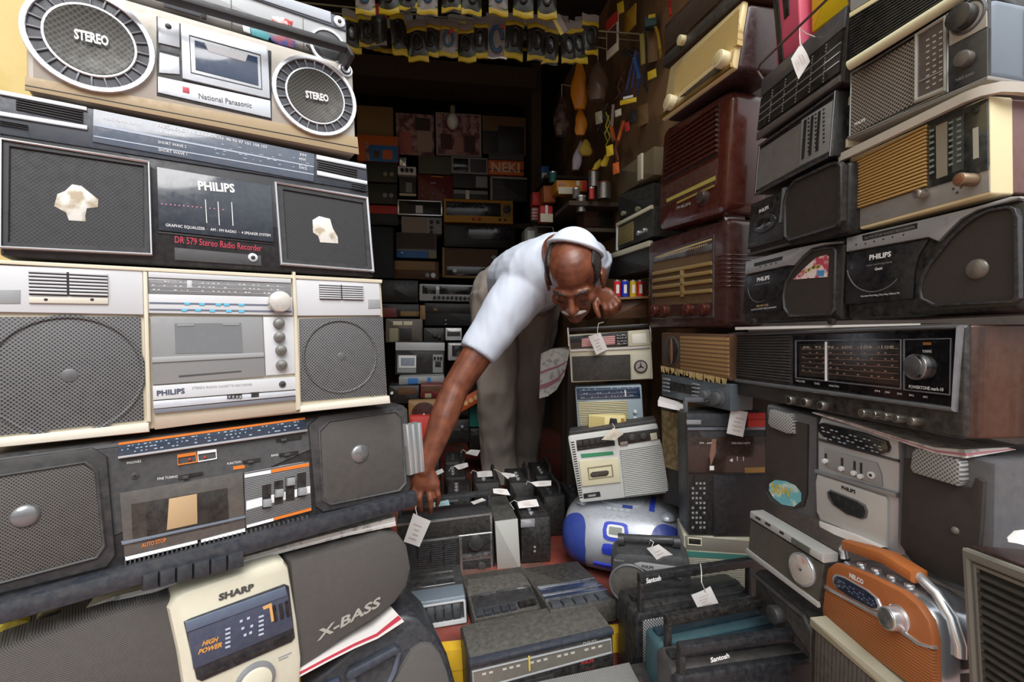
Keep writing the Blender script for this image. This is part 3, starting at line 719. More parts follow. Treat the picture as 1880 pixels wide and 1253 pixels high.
k = s.disc('volume_knob', 462, 1238, 33, mat('silver_plastic', '#8a8d90', .35, metal=.3), .030, .003, parent=o); s.disc('knob_face', 462, 1239, 27, CR, .033, .003, parent=k)
s.text('X-BASS', (577, 1172), (692, 1108), 17, ink('#a8a59c'), .0135, bold=.03, slant=.3)
for pts in ([(504, 1197), (528, 1187), (528, 1189), (504, 1199)], [(505, 1201), (522, 1194), (522, 1196), (505, 1203)]): s.poly('groove', pts, LGREY, .0228, 0, parent=o)

# --- dark boombox at the very bottom
s = LSet('boombox', 'dark blue-black boombox below the X-BASS speaker, grey rounded grille, lowest of its stack', [(548, 1240), (772, 1135), (850, 1400), (590, 1520)], .15, push=.03)
DB = plastic('#2c313b', .38, dust=.15)
s.P('cabinet', both([s.q(*p) for p in [(552, 1262), (600, 1228), (690, 1152), (740, 1129), (765, 1131), (800, 1165), (822, 1205), (840, 1270), (850, 1340), (600, 1480)]], -.004, .15, .012), DB)
s.P('speaker_grille', slab([s.q(*p) for p in [(700, 1290), (728, 1235), (752, 1190), (772, 1177), (790, 1178), (806, 1196), (818, 1225), (828, 1265), (836, 1330), (720, 1390)]], -.016, .0, .008), GC)
o = s.frame('cassette_bay', [(633, 1230), (650, 1222), (722, 1184), (735, 1196), (728, 1230), (700, 1290), (660, 1330)], [(652, 1236), (660, 1231), (718, 1200), (726, 1202), (718, 1230), (694, 1282), (666, 1310)], plastic('#4d5563', .3), .014, .004)
s.P('handle', both([s.q(632, 1232), s.q(638, 1222), s.q(722, 1178), s.q(732, 1182), s.q(728, 1190), s.q(640, 1240)], -.026, -.006, .004), plastic('#3d4757', .35))
s.poly('cassette_window', [(560, 1262), (622, 1240), (630, 1290), (560, 1330)], glossy('#2e4058'), .010)
# ---------------------------------------------------------------- stacks on the right
def RPp(t):
    e = (-math.sin(rad(RY)), math.cos(rad(RY))); return plane_depth((.664 + e[0] * t, .71 + e[1] * t), rad(RY))
RG = 'radios and recorders stacked on the right'
def RSet(name, label, cor, D, cat='radio', yaw=-78, t=0.0, sy=10, sl=4, sr=3, **k):
    return Set(name, label, cat, cor, RPp(t), D, yaw=yaw, sy=sy, sl=sl, sr=sr, group=RG, **k)
WALNUT = mat('walnut_veneer', '#4c2e20', .4, pat='wood', col2='#301a11', f=60, dust=.03, ax='yz', coat=.15)
BAKE = mat('brown_bakelite', '#4a2018', .22, coat=.4, dust=.08, dcol='#7a5a48', ns=30)
BAKE2 = mat('dark_bakelite', '#3a1f1c', .28, coat=.3, dust=.15, dcol='#7a6658', ns=30)

# --- wide radio in a walnut case
s = RSet('table_radio', 'wide black fronted radio in a walnut case with a big chrome tuning knob', [(1344, 611), (1779, 596), (1776, 808), (1342, 722)], .24, yaw=-83)
s.P('cabinet', both(rrect(-s.W / 2, 0, s.W / 2, s.H, .004), .004, s.D, .004), WALNUT)
BP = plastic('#1f1f22', .35, dust=.2); BP2 = plastic('#35353a', .4, dust=.25)
s.P('front_panel', both(rrect(-s.W / 2, 0, s.W / 2, s.H, .005), -.006, .006, .004), BP)
s.frame('front_frame', [(1344, 612), (1777, 597), (1766, 757), (1342, 700)], [(1347, 617), (1768, 603), (1759, 748), (1345, 694)], mat('dull_aluminium', '#8f9196', .35, metal=.7, dust=.1), .014, .003)
o = s.poly('speaker_grille', [(1347, 619), (1461, 616), (1461, 704), (1346, 690)], BP2, .007, 0)
mb = MB()
for k in range(16):
    t0, t1 = (k + .15) / 16, (k + .6) / 16
    f_ = lambda u, t: s.q(1347 + 113 * u, (619 - 3 * u) * (1 - t) + (690 + 14 * u) * t)
    mb.add(slab([f_(.02, t0), f_(.98, t0), f_(.98, t1), f_(.02, t1)], -.0115, -.006, .001))
mb.mk('grille_bars', plastic('#4a4a4d', .4, dust=.2), o)
o = s.poly('dial_glass', [(1463, 617), (1764, 606), (1758, 746), (1462, 706)], glossy('#0c0d12', .03), .008, 0)
FR = mat('dull_aluminium', '#8f9196', .35, metal=.7, dust=.1)
s.frame('dial_frame', [(1467, 625), (1664, 623), (1664, 716), (1467, 695)], [(1469, 627), (1662, 625), (1662, 713), (1469, 693)], FR, .0095, .0003, parent=o)
s.frame('dial_frame', [(1668, 623), (1757, 621), (1755, 727), (1668, 717)], [(1670, 625), (1755, 623), (1753, 724), (1670, 715)], FR, .0095, .0003, parent=o)
g = s.poly('tuning_scale', [(1474, 632), (1660, 630), (1660, 708), (1474, 690)], glossy('#2a2624', .05), .0084, 0, parent=o)
mb = MB()
for k in range(6):
    f_ = lambda u, t: s.q(1480 + 178 * u, (642 - 2 * u) * (1 - t) + (682 + 16 * u) * t)
    t = k / 5; mb.add(slab([f_(0, t), f_(1, t), f_(1, t + .012), f_(0, t + .012)], -.0088, -.008, 0))
    for j in range(14):
        if (j * 7 + k * 3) % 5 < 3: mb.add(slab([f_(j / 14, t - .07), f_(j / 14 + .02, t - .07), f_(j / 14 + .02, t - .03), f_(j / 14, t - .03)], -.0088, -.008, 0))
mb.mk('scale_marks', ink('#9a7a66'), g)
s.text('88   92   96   100   104   108', (1482, 640), (1650, 640), 4.5, ink('#b9b4ac'), .0088, bold=0, parent=g)
s.poly('tuning_pointer', [(1524, 628), (1526, 628), (1526, 700), (1524, 700)], INKW, .011, 0, parent=o)
s.text('TUNING', (1703, 648), (1720, 648), 5, INKW, .0086, bold=0, parent=o); s.poly('stereo_lamp', [(1704, 629), (1719, 629), (1719, 634), (1704, 634)], ink('#8a5a1e'), .0086, 0, parent=o)
s.text('POWERTONE mark-10', (1678, 713), (1742, 719), 6, INKW, .0086, bold=.01, parent=o)
s.text('VOLUME', (1468, 701), (1485, 703), 3.6, INKW, .0086, bold=0, parent=o); s.text('TONE', (1502, 706), (1512, 707), 3.6, INKW, .0086, bold=0, parent=o); s.text('FUNCTION', (1530, 710), (1548, 712), 3.6, INKW, .0086, bold=0, parent=o)
for x, w in (('FM', 1615), ('MW', 1634), ('SW1', 1656), ('SW2', 1678), ('AFC', 1704)): s.text(x, (w, 720 + (w - 1615) * .12), (w + 9, 721 + (w - 1615) * .12), 3.8, INKW, .0086, bold=0, parent=o)
k = s.knob(1697, 674, 24, mat('chrome', '#bfc0c2', .2, metal=1, dust=.05), .017, 'tuning_knob', n=40); s.disc('knob_face', 1694, 674, 19, mat('knurled_metal', '#77787a', .3, metal=.8, dust=.1), .018, .001, parent=k)
for x, y in ((1461, 735), (1490, 739), (1521, 745)): s.knob(x, y, 8.5, metal('#a8a49a'), .018, cap=BLACK)
for x, y in ((1604, 759), (1626, 762), (1646, 765), (1668, 769), (1697, 774)): s.knob(x, y, 8, metal('#8f8b82'), .024)

# --- large black and silver radio cassette recorder
def dshape(s, pts, name, m, h, b=.002, parent=None): return s.poly(name, pts, m, h, b, parent=parent)
s = RSet('cassette_recorder', 'larger of two black recorders with silver top band, bare speaker at the picture edge', [(1558, 437), (1884, 358), (1884, 574), (1553, 591)], .16, 'cassette recorder')
BK = plastic('#1d1d20', .32, dust=.12); SB = mat('silver_plastic', '#a9abae', .32, metal=.35, dust=.12)
s.body(BK, .010, .008)
s.poly('silver_band', [(1559, 437), (1790, 382), (1860, 362), (1880, 361), (1880, 365), (1800, 386), (1770, 402), (1745, 426), (1728, 444), (1709, 436), (1558, 463)], SB, .006, .002)
o = s.poly('tape_slot', [(1588, 433), (1690, 410), (1690, 420), (1590, 443)], BLACK, .0066, 0); s.text('AUTO STOP RADIO RECORDER', (1593, 440), (1686, 419), 4, LGREY, .0070, bold=0, parent=o)
for x, y in ((1577, 450), (1594, 448), (1610, 444), (1627, 440), (1644, 436), (1664, 432)): s.disc('key_mark', x, y, 2, BLACK, .0066, n=8)
o = s.poly('cassette_door', [(1558, 467), (1708, 440), (1690, 470), (1682, 500), (1680, 548), (1555, 560)], plastic('#212126', .25, dust=.06), .004)
x, z = s.q(1610, 478); r = s.r(1610, 478, 58)
s.P('door_ridge', tube([(x + r * 1.0 * math.cos(rad(a)), -.004, z + r * math.sin(rad(a))) for a in range(190, 325, 9)], .0012, 6), plastic('#5a5b60', .3), o)
s.text('PHILIPS', (1600, 478), (1640, 471), 9, INKW, .0046, bold=.035, parent=o); s.text('RADIO CASSETTE RECORDER', (1595, 490), (1642, 483), 3, LGREY, .0046, bold=0, parent=o); s.text('Gent', (1610, 497), (1624, 495), 5, INKW, .0046, bold=.02, parent=o)
s.text('Automatic Recording | Auto Stop | Built-in Mic', (1584, 546), (1656, 540), 3.5, INKW, .0046, bold=0, parent=o)
SPK = mat('speaker_cloth', '#413a35', .75, pat='dots', col2='#1c1816', f=420, duty=.33, dust=.2, dcol='#54463c')
sp = [(1697, 551), (1694, 536), (1699, 512), (1712, 488), (1730, 466), (1752, 438), (1778, 413), (1802, 396), (1826, 385), (1862, 379), (1872, 384), (1877, 400), (1878, 548), (1870, 556), (1722, 563)]
cx = sum(p[0] for p in sp) / len(sp); cy = sum(p[1] for p in sp) / len(sp)
o = s.frame('speaker_bezel', sp, [(x + (cx - x) * .045, y + (cy - y) * .045) for x, y in sp], plastic('#3a3b3f', .25), .010, .003)
s.poly('speaker_grille', [(x + (cx - x) * .045, y + (cy - y) * .045) for x, y in sp], SPK, .006, 0, parent=o); s.dome('dust_cap', 1800, 495, 19, .006, mat('speaker_dome', '#6e6862', .25, metal=.3, dust=.1), -.006, parent=o)

# --- cream framed valve style radio
s = RSet('table_radio', 'cream framed radio with gold slatted grille and two stubby knobs', [(1563, 291), (1820, 175), (1824, 357), (1562, 427)], .15, yaw=-80)
CRM = mat('cream_plastic', '#e6d9ac', .4, dust=.06); GLD = mat('gold_plastic', '#c9a465', .4, metal=.2, dust=.1)
s.P('cabinet', both(rrect(-s.W / 2, .002, s.W / 2, s.H - .002, .004), .03, s.D, .004), mat('mauve_brown_case', '#6f4f4c', .45, dust=.15))
s.P('front_shell', both(rrect(-s.W / 2, 0, s.W / 2, s.H, .004), -.003, .035, .003), CRM)
GP = mat('grey_anodised', '#a09f9c', .4, metal=.4, dust=.25)
s.poly('front_panel', [(1565, 296), (1817, 182), (1821, 352), (1564, 422)], GP, .004, .001)
o = s.poly('speaker_grille', [(1566, 299), (1708, 230), (1708, 344), (1565, 390)], mat('dark_gold_backing', '#4a3a20', .6, dust=.1), .0044, 0)  # dark backing panel behind the gold slats
mb = MB()
for k in range(17):
    t0, t1 = k / 17, (k + .62) / 17
    f_ = lambda u, t: s.q(1566 + 142 * u, (299 - 69 * u) * (1 - t) + (390 - 46 * u) * t)
    mb.add(slab([f_(0, t0), f_(1, t0), f_(1, t1), f_(0, t1)], -.0095, -.004, .001))
mb.mk('grille_slats', GLD, o)
o = s.poly('dial_panel', [(1708, 226), (1818, 181), (1820, 312), (1709, 346)], glossy('#1f2322', .15), .006)
s.poly('dial_strip', [(1725, 232), (1746, 223), (1746, 322), (1726, 329)], plastic('#8c8574'), .0066, 0, parent=o); s.poly('dial_strip', [(1754, 220), (1776, 211), (1776, 311), (1755, 318)], plastic('#4b4f4e'), .0066, 0, parent=o)
mb = MB()
for k in range(8):
    for x in (1713, 1749, 1764): mb.add(slab([s.q(x, 240 + k * 11 - (x - 1713) * .42), s.q(x + 8, 237 + k * 11 - (x - 1713) * .42), s.q(x + 8, 241 + k * 11 - (x - 1713) * .42), s.q(x, 244 + k * 11 - (x - 1713) * .42)], -.0069, -.006, 0))
mb.mk('scale_marks', ink('#7f8a84'), o)
s.poly('band_window', [(1793, 237), (1803, 233), (1804, 290), (1794, 293)], plastic('#b9b9a8'), .0066, 0, parent=o); s.disc('switch_button', 1799, 204, 5, BLACK, .008, parent=o)
s.knob(1704, 357, 8.5, metal('#b5aca4'), .022); s.knob(1793, 331, 12, mat('brass_knob', '#8f7a62', .35, metal=.6), .03, cap=plastic('#7a4a2a'))
s.text('TELEFUNKEN', (1586, 405), (1642, 389), 8, LGREY, .0046, bold=.01)
mb = MB()
for dx, dy in ((0, -8), (0, 8), (-7, 1), (7, -2)): mb.add(slab(circ(*s.q(1762 + dx, 346 + dy), .0022, n=4), -.0048, -.003, 0))
mb.mk('logo_mark', MGREY, s.root)
p0 = s.q(1556, 297); p1 = s.q(1814, 166); z1 = s.H + .006
hp = [(-s.W / 2 - .006, -.016, z1 - .004), (s.W / 2 - .02, -.016, z1), (s.W / 2 - .004, -.012, z1), (s.W / 2 + .008, .002, z1), (s.W / 2 + .013, .02, z1 - .002), (s.W / 2 + .013, .14, z1 - .006)]
def ribbon(pts, hw, t):
    pts = [np.array(p, float) for p in pts]; v = []; f = []
    for i, p in enumerate(pts):
        a = pts[max(i - 1, 0)]; c = pts[min(i + 1, len(pts) - 1)]; d = (c - a); d[2] = 0; d /= np.linalg.norm(d) + 1e-9; n = np.array([-d[1], d[0], 0])
        v += [p - n * t + [0, 0, -hw], p + n * t + [0, 0, -hw], p + n * t + [0, 0, hw], p - n * t + [0, 0, hw]]
    for i in range(len(pts) - 1):
        for k in range(4): f.append((i * 4 + k, i * 4 + (k + 1) % 4, i * 4 + 4 + (k + 1) % 4, i * 4 + 4 + k))
    f += [(3, 2, 1, 0), tuple(len(v) - 4 + k for k in range(4))]
    return v, f
s.P('handle', ribbon(hp, .007, .004), mat('grey_cream_handle', '#b9b2a6', .4, dust=.2))

# --- grey portable with perforated grille
s = RSet('portable_radio', 'grey portable radio with perforated grille, upright dial and two round knobs', [(1564, 134), (1820, -12), (1820, 148), (1561, 258)], .13, yaw=-78)
s.body(mat('blue_grey_plastic', '#6f7b87', .4, dust=.12), .012, .014)
s.poly('front_panel', [(1565, 136), (1818, -6), (1818, 146), (1562, 255)], plastic('#43464a', .35, dust=.1), .004)
s.frame('silver_frame', [(1565, 134), (1746, 24), (1746, 170), (1562, 254)], [(1568, 137), (1743, 30), (1743, 167), (1565, 250)], metal('#a9a9a4'), .006, .001)
s.poly('speaker_grille', [(1568, 141), (1685, 71), (1683, 191), (1565, 249)], mat('perforated_grille', '#8f857c', .5, pat='dots', col2='#0b0a0a', f=215, duty=.38, dust=.15), .005, 0)
o = s.frame('dial_frame', [(1686, 64), (1744, 28), (1744, 168), (1685, 191)], [(1692, 66), (1740, 37), (1740, 160), (1691, 181)], mat('pale_plastic', '#a3a197', .35, dust=.1), .010, .002)
s.poly('tuning_scale', [(1692, 66), (1740, 37), (1740, 160), (1691, 181)], glossy('#5c5450', .1), .006, 0, parent=o)
mb = MB()
for k in range(9):
    for x in (1706, 1718, 1730): mb.add(slab([s.q(x, 74 + k * 11 - (x - 1706) * .6), s.q(x + 6, 71 + k * 11 - (x - 1706) * .6), s.q(x + 6, 74 + k * 11 - (x - 1706) * .6), s.q(x, 77 + k * 11 - (x - 1706) * .6)], -.0064, -.006, 0))
mb.mk('scale_marks', ink('#b0a79c'), o); s.poly('tuning_pointer', [(1694, 150), (1740, 128), (1740, 130), (1694, 152)], LGREY, .0072, 0, parent=o)
s.poly('knob_plate', [(1748, 24), (1816, -10), (1817, 50), (1748, 86)], mat('pale_plastic', '#a9a69c', .35, dust=.1), .006)
s.ring('knob_recess', 1782, 32, 30, 24, plastic('#55565a'), .008, .002); s.knob(1778, 34, 22, plastic('#3a3a3c', .3), .022, 'tuning_knob', skirt=1.05)
s.poly('lower_plate', [(1748, 88), (1818, 52), (1818, 143), (1748, 168)], plastic('#3c3f45', .35), .006)
s.knob(1781, 110, 14, plastic('#5a5650', .3), .018, 'volume_knob', skirt=1.2); s.text('THREE BAND', (1760, 152), (1795, 137), 5, LGREY, .0068, bold=0)
s.text('PHILIPS', (1574, 232), (1594, 222), 5, INKW, .0062, bold=.04)
s.P('base_lip', both(rrect(-s.W / 2 - .002, -.001, s.W / 2 + .002, .006, .002), -.008, s.D, .003), mat('grey_cream_handle', '#8d8983', .4, dust=.2))
s.P('back_cover', both(rrect(-s.W / 2 + .004, .01, s.W / 2 + .004, s.H - .008, .01), .06, s.D + .06, .006), mat('pinkish_plastic', '#8a7f82', .45, dust=.15))

# --- black radio at the top right corner
s = RSet('portable_radio', 'black ribbed radio with a thick cream bottom rod, cut off by the picture top', [(1562, -40), (1800, -190), (1795, -22), (1561, 128)], .13, yaw=-78)
s.body(plastic('#20262a', .4), .006, .006)
o = s.poly('speaker_grille', [(1564, 34), (1795, -105), (1795, -28), (1563, 116)], plastic('#14181a', .4), .003, 0)
mb = MB()
for k in range(15):
    t0, t1 = k / 15, (k + .55) / 15; f_ = lambda u, t: s.q(1564 + 231 * u, (34 - 139 * u) * (1 - t) + (116 - 144 * u) * t)
    mb.add(slab([f_(0, t0), f_(1, t0), f_(1, t1), f_(0, t1)], -.006, -.002, .0008))
mb.mk('grille_ribs', plastic('#23292b', .35), o)
a = s.q(1562, 122); b = s.q(1797, -24); s.P('cream_rod', tube([(a[0], -.004, a[1]), (b[0], -.004, b[1])], .0085, 16), mat('cream_plastic', '#d8d3b0', .35, dust=.12))
s.poly('cream_strip', [(1563, 26), (1800, -116), (1800, -108), (1563, 35)], CRM, .006, .001); s.poly('upper_panel', [(1563, -30), (1795, -180), (1798, -122), (1563, 22)], LGREY, .003)

# --- smaller twin recorder
s = RSet('cassette_recorder', 'smaller black recorder with silver top band, colourful sticker on its speaker', [(1372, 482), (1552, 441), (1547, 588), (1362, 596)], .09, 'cassette recorder', t=.005)
s.body(BK, .008, .008)
s.poly('silver_band', [(1373, 481), (1460, 457), (1515, 446), (1549, 444), (1549, 447), (1520, 450), (1495, 456), (1478, 470), (1462, 488), (1449, 488), (1371, 505)], SB, .006, .002)
o = s.poly('tape_slot', [(1389, 484), (1442, 471), (1440, 478), (1389, 490)], BLACK, .0066, 0)
for x in (1400, 1410, 1420, 1429): s.disc('key_mark', x, 490 - (x - 1400) * .22, 1.8, BLACK, .0066, n=8)
o = s.poly('cassette_door', [(1371, 508), (1447, 491), (1450, 500), (1443, 530), (1437, 570), (1366, 577)], plastic('#212126', .25, dust=.06), .004)
x, z = s.q(1398, 523); r = s.r(1398, 523, 32); s.P('door_ridge', tube([(x + r * math.cos(rad(a)), -.004, z + r * math.sin(rad(a))) for a in range(185, 300, 9)], .001, 6), plastic('#5a5b60', .3), o)
s.text('PHILIPS', (1393, 518), (1416, 513), 7, INKW, .0046, bold=.035, parent=o); s.text('RADIO RECORDER', (1390, 525), (1417, 520), 2.6, LGREY, .0046, bold=0, parent=o)
s.text('AUTO STOP MECHANISM', (1382, 571), (1428, 566), 3, INKW, .0046, bold=0, parent=o); s.text('MW SW1 SW2', (1392, 565), (1414, 562), 4, ink('#b99a6a'), .0046, bold=.02, parent=o)
sp = [(1443, 568), (1441, 545), (1446, 520), (1460, 498), (1478, 476), (1497, 460), (1520, 454), (1536, 454), (1541, 460), (1538, 570), (1530, 580), (1452, 582)]
cx = sum(p[0] for p in sp) / len(sp); cy = sum(p[1] for p in sp) / len(sp); ins = [(x + (cx - x) * .07, y + (cy - y) * .07) for x, y in sp]
o = s.frame('speaker_bezel', sp, ins, plastic('#3a3b3f', .25), .009, .003)
s.poly('speaker_grille', ins, mat('speaker_cloth', '#37383a', .7, pat='dots', col2='#222', f=420, duty=.33, dust=.15) if False else SPK, .005, 0, parent=o)
s.poly('sticker', [(1460, 514), (1468, 506), (1482, 492), (1502, 474), (1522, 468), (1526, 471), (1524, 509)], mat('printed_sticker', '#ead9d2', .4, pat='blot', col2='#c0495c', f=70, duty=.54, dust=0), .0056, 0, parent=o)
s.poly('sticker_print', [(1504, 498), (1519, 496), (1517, 508), (1505, 508)], mat('printed_sticker', '#4f8fc4', .4, dust=0), .0060, 0, parent=o)
s.poly('sticker_print', [(1478, 500), (1500, 488), (1512, 487), (1510, 492), (1496, 495), (1482, 503)], mat('printed_sticker', '#5d5a30', .4, pat='blot', col2='#d9c26a', f=200, dust=0), .0060, 0, parent=o)
for x in (1385, 1530): s.disc('foot', x, 591, 6, BLACK, .008)

# --- black recorder above it
s = RSet('cassette_recorder', 'black recorder with an oval cassette window, no silver band', [(1380, 376), (1556, 290), (1558, 432), (1371, 470)], .09, 'cassette recorder', yaw=-82, sy=4, t=.005)
s.body(plastic('#222326', .35, dust=.1), .008, .008)
o = s.poly('cassette_door', [(1381, 384), (1444, 352), (1440, 440), (1375, 458)], plastic('#1c1d20', .3), .004)
x, z = s.q(1407, 411)
def oval(x, z, rx, rz, tilt=0): 
    return [(x + rx * math.cos(a) * math.cos(tilt) - rz * math.sin(a) * math.sin(tilt), z + rx * math.cos(a) * math.sin(tilt) + rz * math.sin(a) * math.cos(tilt)) for a in [2 * math.pi * k / 32 for k in range(32)]]
r = s.r(1407, 411, 17); g = s.P('cassette_window', slab(oval(x, z, r * 2.1, r), -.008, -.003, .003), plastic('#3a3b3e', .25), o); s.P('window_glass', slab(oval(x, z, r * 1.5, r * .6), -.0086, -.007, .0005), glossy('#17181b'), g)
s.text('PHILIPS', (1397, 392), (1415, 383), 6, INKW, .0046, bold=.035, parent=o); s.text('STEREO', (1375, 453), (1391, 448), 3, LGREY, .0046, bold=0, parent=o)
sp = [(1447, 436), (1446, 370), (1452, 350), (1466, 332), (1534, 300), (1548, 297), (1554, 304), (1553, 405), (1546, 416), (1456, 443)]
cx = sum(p[0] for p in sp) / len(sp); cy = sum(p[1] for p in sp) / len(sp); ins = [(x + (cx - x) * .06, y + (cy - y) * .06) for x, y in sp]
o = s.frame('speaker_bezel', sp, ins, plastic('#3d3e41', .22), .012, .004); s.poly('speaker_grille', ins, SPK, .007, 0, parent=o)
s.poly('chrome_post', [(1442, 346), (1447, 344), (1440, 408), (1436, 410)], plastic('#6a6c72', .2), .008, .001); s.poly('lower_bar', [(1376, 466), (1452, 446), (1452, 450), (1376, 471)], MGREY, .006, .001)

# --- silver faced portable with three dial strips
s = RSet('portable_radio', 'black portable radio with dull silver front and three upright dial strips', [(1395, 264), (1539, 164), (1529, 288), (1386, 361)], .10, yaw=-84, sl=2.5, t=.01)
s.body(plastic('#1e1e20', .35, dust=.08), .003, .004)
s.frame('silver_frame', [(1396, 266), (1538, 166), (1528, 287), (1387, 360)], [(1398, 269), (1535, 172), (1526, 284), (1390, 355)], metal('#8f8f90'), .005, .001)
o = s.poly('speaker_grille', [(1398, 276), (1474, 226), (1468, 308), (1391, 350)], mat('perforated_grille', '#9a9794', .45, metal=.4, pat='dots', col2='#5c5a58', f=420, duty=.33, dust=.2), .004, 0)
o = s.poly('dial_panel', [(1475, 221), (1534, 184), (1527, 278), (1470, 306)], mat('satin_aluminium', '#a7a9aa', .35, metal=.4, dust=.15), .0046)
for x in (1481, 1494, 1507): s.poly('dial_strip', [(x, 222 - (x - 1481) * .62), (x + 5, 219 - (x - 1481) * .62), (x, 291 - (x - 1481) * .55), (x - 5, 294 - (x - 1481) * .55)], glossy('#2a2a2c'), .0056, 0, parent=o)
mb = MB()
for k in range(9):
    for x in (1488, 1501, 1516): mb.add(slab([s.q(x, 222 + k * 7.5 - (x - 1481) * .6), s.q(x + 3, 220 + k * 7.5 - (x - 1481) * .6), s.q(x + 3, 222 + k * 7.5 - (x - 1481) * .6), s.q(x, 224 + k * 7.5 - (x - 1481) * .6)], -.0060, -.005, 0))
mb.mk('scale_marks', INKB, o)
for zf, m in ((.82, CREAM), (.5, BLACK), (.2, CREAM)): s.P('side_knob', both(rrect(s.W / 2, s.H * zf - .008, s.W / 2 + .007, s.H * zf + .008), .02, .05, .002), m)

# --- black radio with chrome lines and folding handle
s = RSet('portable_radio', 'black radio with fine chrome grille lines and a raised wire handle', [(1402, 146), (1560, 8), (1549, 152), (1391, 258)], .10, yaw=-84, sl=2.5, t=.01)
s.body(plastic('#2a2a2d', .35), .004, .005)
s.poly('top_band', [(1402, 147), (1559, 10), (1554, 50), (1400, 178)], mat('dull_aluminium', '#77767a', .35, metal=.6, dust=.1), .005, .001)
o = s.poly('speaker_grille', [(1400, 182), (1551, 54), (1544, 132), (1393, 240)], plastic('#101012', .4), .004, 0)
mb = MB()
for t in (.3, .52, .74):
    f_ = lambda u, t: s.q((1400 + 151 * u) * (1 - t) + (1393 + 151 * u) * t, (182 - 128 * u) * (1 - t) + (240 - 108 * u) * t)
    mb.add(slab([f_(0, t), f_(1, t), f_(1, t + .025), f_(0, t + .025)], -.006, -.003, 0))
mb.mk('chrome_lines', CHROME, o)
mb = MB()
for u in (.14, .3, .46, .63, .8):
    for k in range(12): mb.add(slab([f_(u, k / 12 + .03), f_(u + .012, k / 12 + .03), f_(u + .012, k / 12 + .07), f_(u, k / 12 + .07)], -.0046, -.003, 0))
mb.mk('grille_dots', LGREY, o)
s.poly('bottom_band', [(1392, 244), (1545, 138), (1545, 150), (1391, 258)], mat('dull_aluminium', '#6f6a68', .4, metal=.5, dust=.2), .004, .001)
s.P('handle', tube([(-s.W / 2 + .008, .01, s.H - .02), (-s.W / 2 - .004, -.012, s.H + .022), (-s.W / 2 + .012, -.014, s.H + .03), (s.W / 2 - .004, -.014, s.H + .034), (s.W / 2 + .004, -.01, s.H + .026), (s.W / 2 - .003, .01, s.H - .02)], .0026, 8), mat('dull_aluminium', '#6f5f58', .35, metal=.7, dust=.1))
TOPR = s

# --- pink and yellow things above it
s = RSet('cassette_player', 'pink upright player with black slots, standing behind the wire handle', [(1412, -60), (1464, -110), (1467, 84), (1430, 124)], .04, 'player', yaw=-80, t=.035)
PK = mat('pink_plastic', '#e0607e', .4, dust=.06)
s.body(PK, .003, .004)
s.poly('dark_slot', [(1417, -40), (1425, -48), (1440, 112), (1432, 119)], BLACK, .003); s.poly('dark_slot', [(1436, -30), (1448, -36), (1450, 26), (1441, 36)], BLACK, .003)
s = RSet('plastic_box', 'bright yellow plastic box behind the wire handle, cut off by the picture top', [(1488, -60), (1562, -122), (1562, 4), (1490, 66)], .05, 'box', yaw=-80, t=.05)
s.body(mat('yellow_plastic', '#e8c512', .45, dust=.05), .003, .004); s.lrect('lid_seam', -s.W / 2, s.H * .72, s.W / 2, s.H * .74, mat('yellow_plastic', '#b8980c', .5), .001)

# --- two brown bakelite valve sets
def shell(s, m, D, r, name='cabinet', b=.018, y0=-.002):
    return s.P(name, both(rrect(-s.W / 2, 0, s.W / 2, s.H, r, 6), y0, D, b), m)
s = RSet('valve_radio', 'brown bakelite radio with ribbed sides, gold grille bars and four round knobs', [(1188, 445), (1337, 398), (1337, 602), (1188, 604)], .125, yaw=-74)
shell(s, BAKE2, .125, .02)
o = s.frame('window_surround', [(1198, 470), (1314, 430), (1313, 584), (1198, 586)], [(1202, 474), (1310, 437), (1310, 580), (1201, 582)], plastic('#4a3a34', .3), .006, .002)
s.poly('grille_cloth', [(1202, 482), (1310, 462), (1310, 556), (1202, 562)], mat('speaker_cloth', '#7a5c34', .8, pat='weave', col2='#4c3519', f=300, dust=.2), .003, 0)
s.poly('dial_glass', [(1202, 471), (1310, 435), (1311, 462), (1202, 482)], glossy('#3d3632', .2), .005, .0005)
mb = MB()
for k in range(22): mb.add(slab([s.q(1210 + k * 4.2, 472 - k * 1.15), s.q(1212 + k * 4.2, 471.5 - k * 1.15), s.q(1212 + k * 4.2, 475 - k * 1.15), s.q(1210 + k * 4.2, 475.5 - k * 1.15)], -.0054, -.004, 0))
mb.mk('scale_marks', ink('#b9a070'), s.root); s.poly('scale_line', [(1206, 470), (1310, 438), (1310, 441), (1206, 473)], ink('#c9b078'), .0054, 0)
for y0, y1 in ((500, 480), (513, 496), (526, 512), (540, 530)): s.poly('grille_bar', [(1202, y0), (1311, y1), (1311, y1 + 7), (1202, y0 + 7)], mat('gold_plastic', '#a68a55', .35, metal=.4, dust=.15), .010, .002)
s.poly('grille_bar', [(1253, 497), (1259, 496), (1259, 545), (1253, 546)], mat('gold_plastic', '#a68a55', .35, metal=.4, dust=.15), .010, .002)
for x, y in ((1206, 571), (1224, 571), (1268, 569), (1297, 568)): s.knob(x, y, 10.5, BAKE, .02, skirt=1.2)
mb = MB(); ml = MB()
for k in range(8):
    zz = s.H * (.38 + k * .04)
    mb.add(tube([(s.W / 2 - .035, -.002, zz), (s.W / 2 - .016, -.002, zz), (s.W / 2 - .005, .002, zz), (s.W / 2 + .0005, .012, zz), (s.W / 2 + .001, .10, zz)], .0016, 6)); ml.add(tube([(-s.W / 2 + .02, -.002, zz), (-s.W / 2 + .005, .002, zz), (-s.W / 2 - .0005, .014, zz)], .0016, 6))
mb.mk('side_ribs', BAKE, s.root); ml.mk('side_ribs', BAKE, s.root)
zt = s.H; BK2 = s
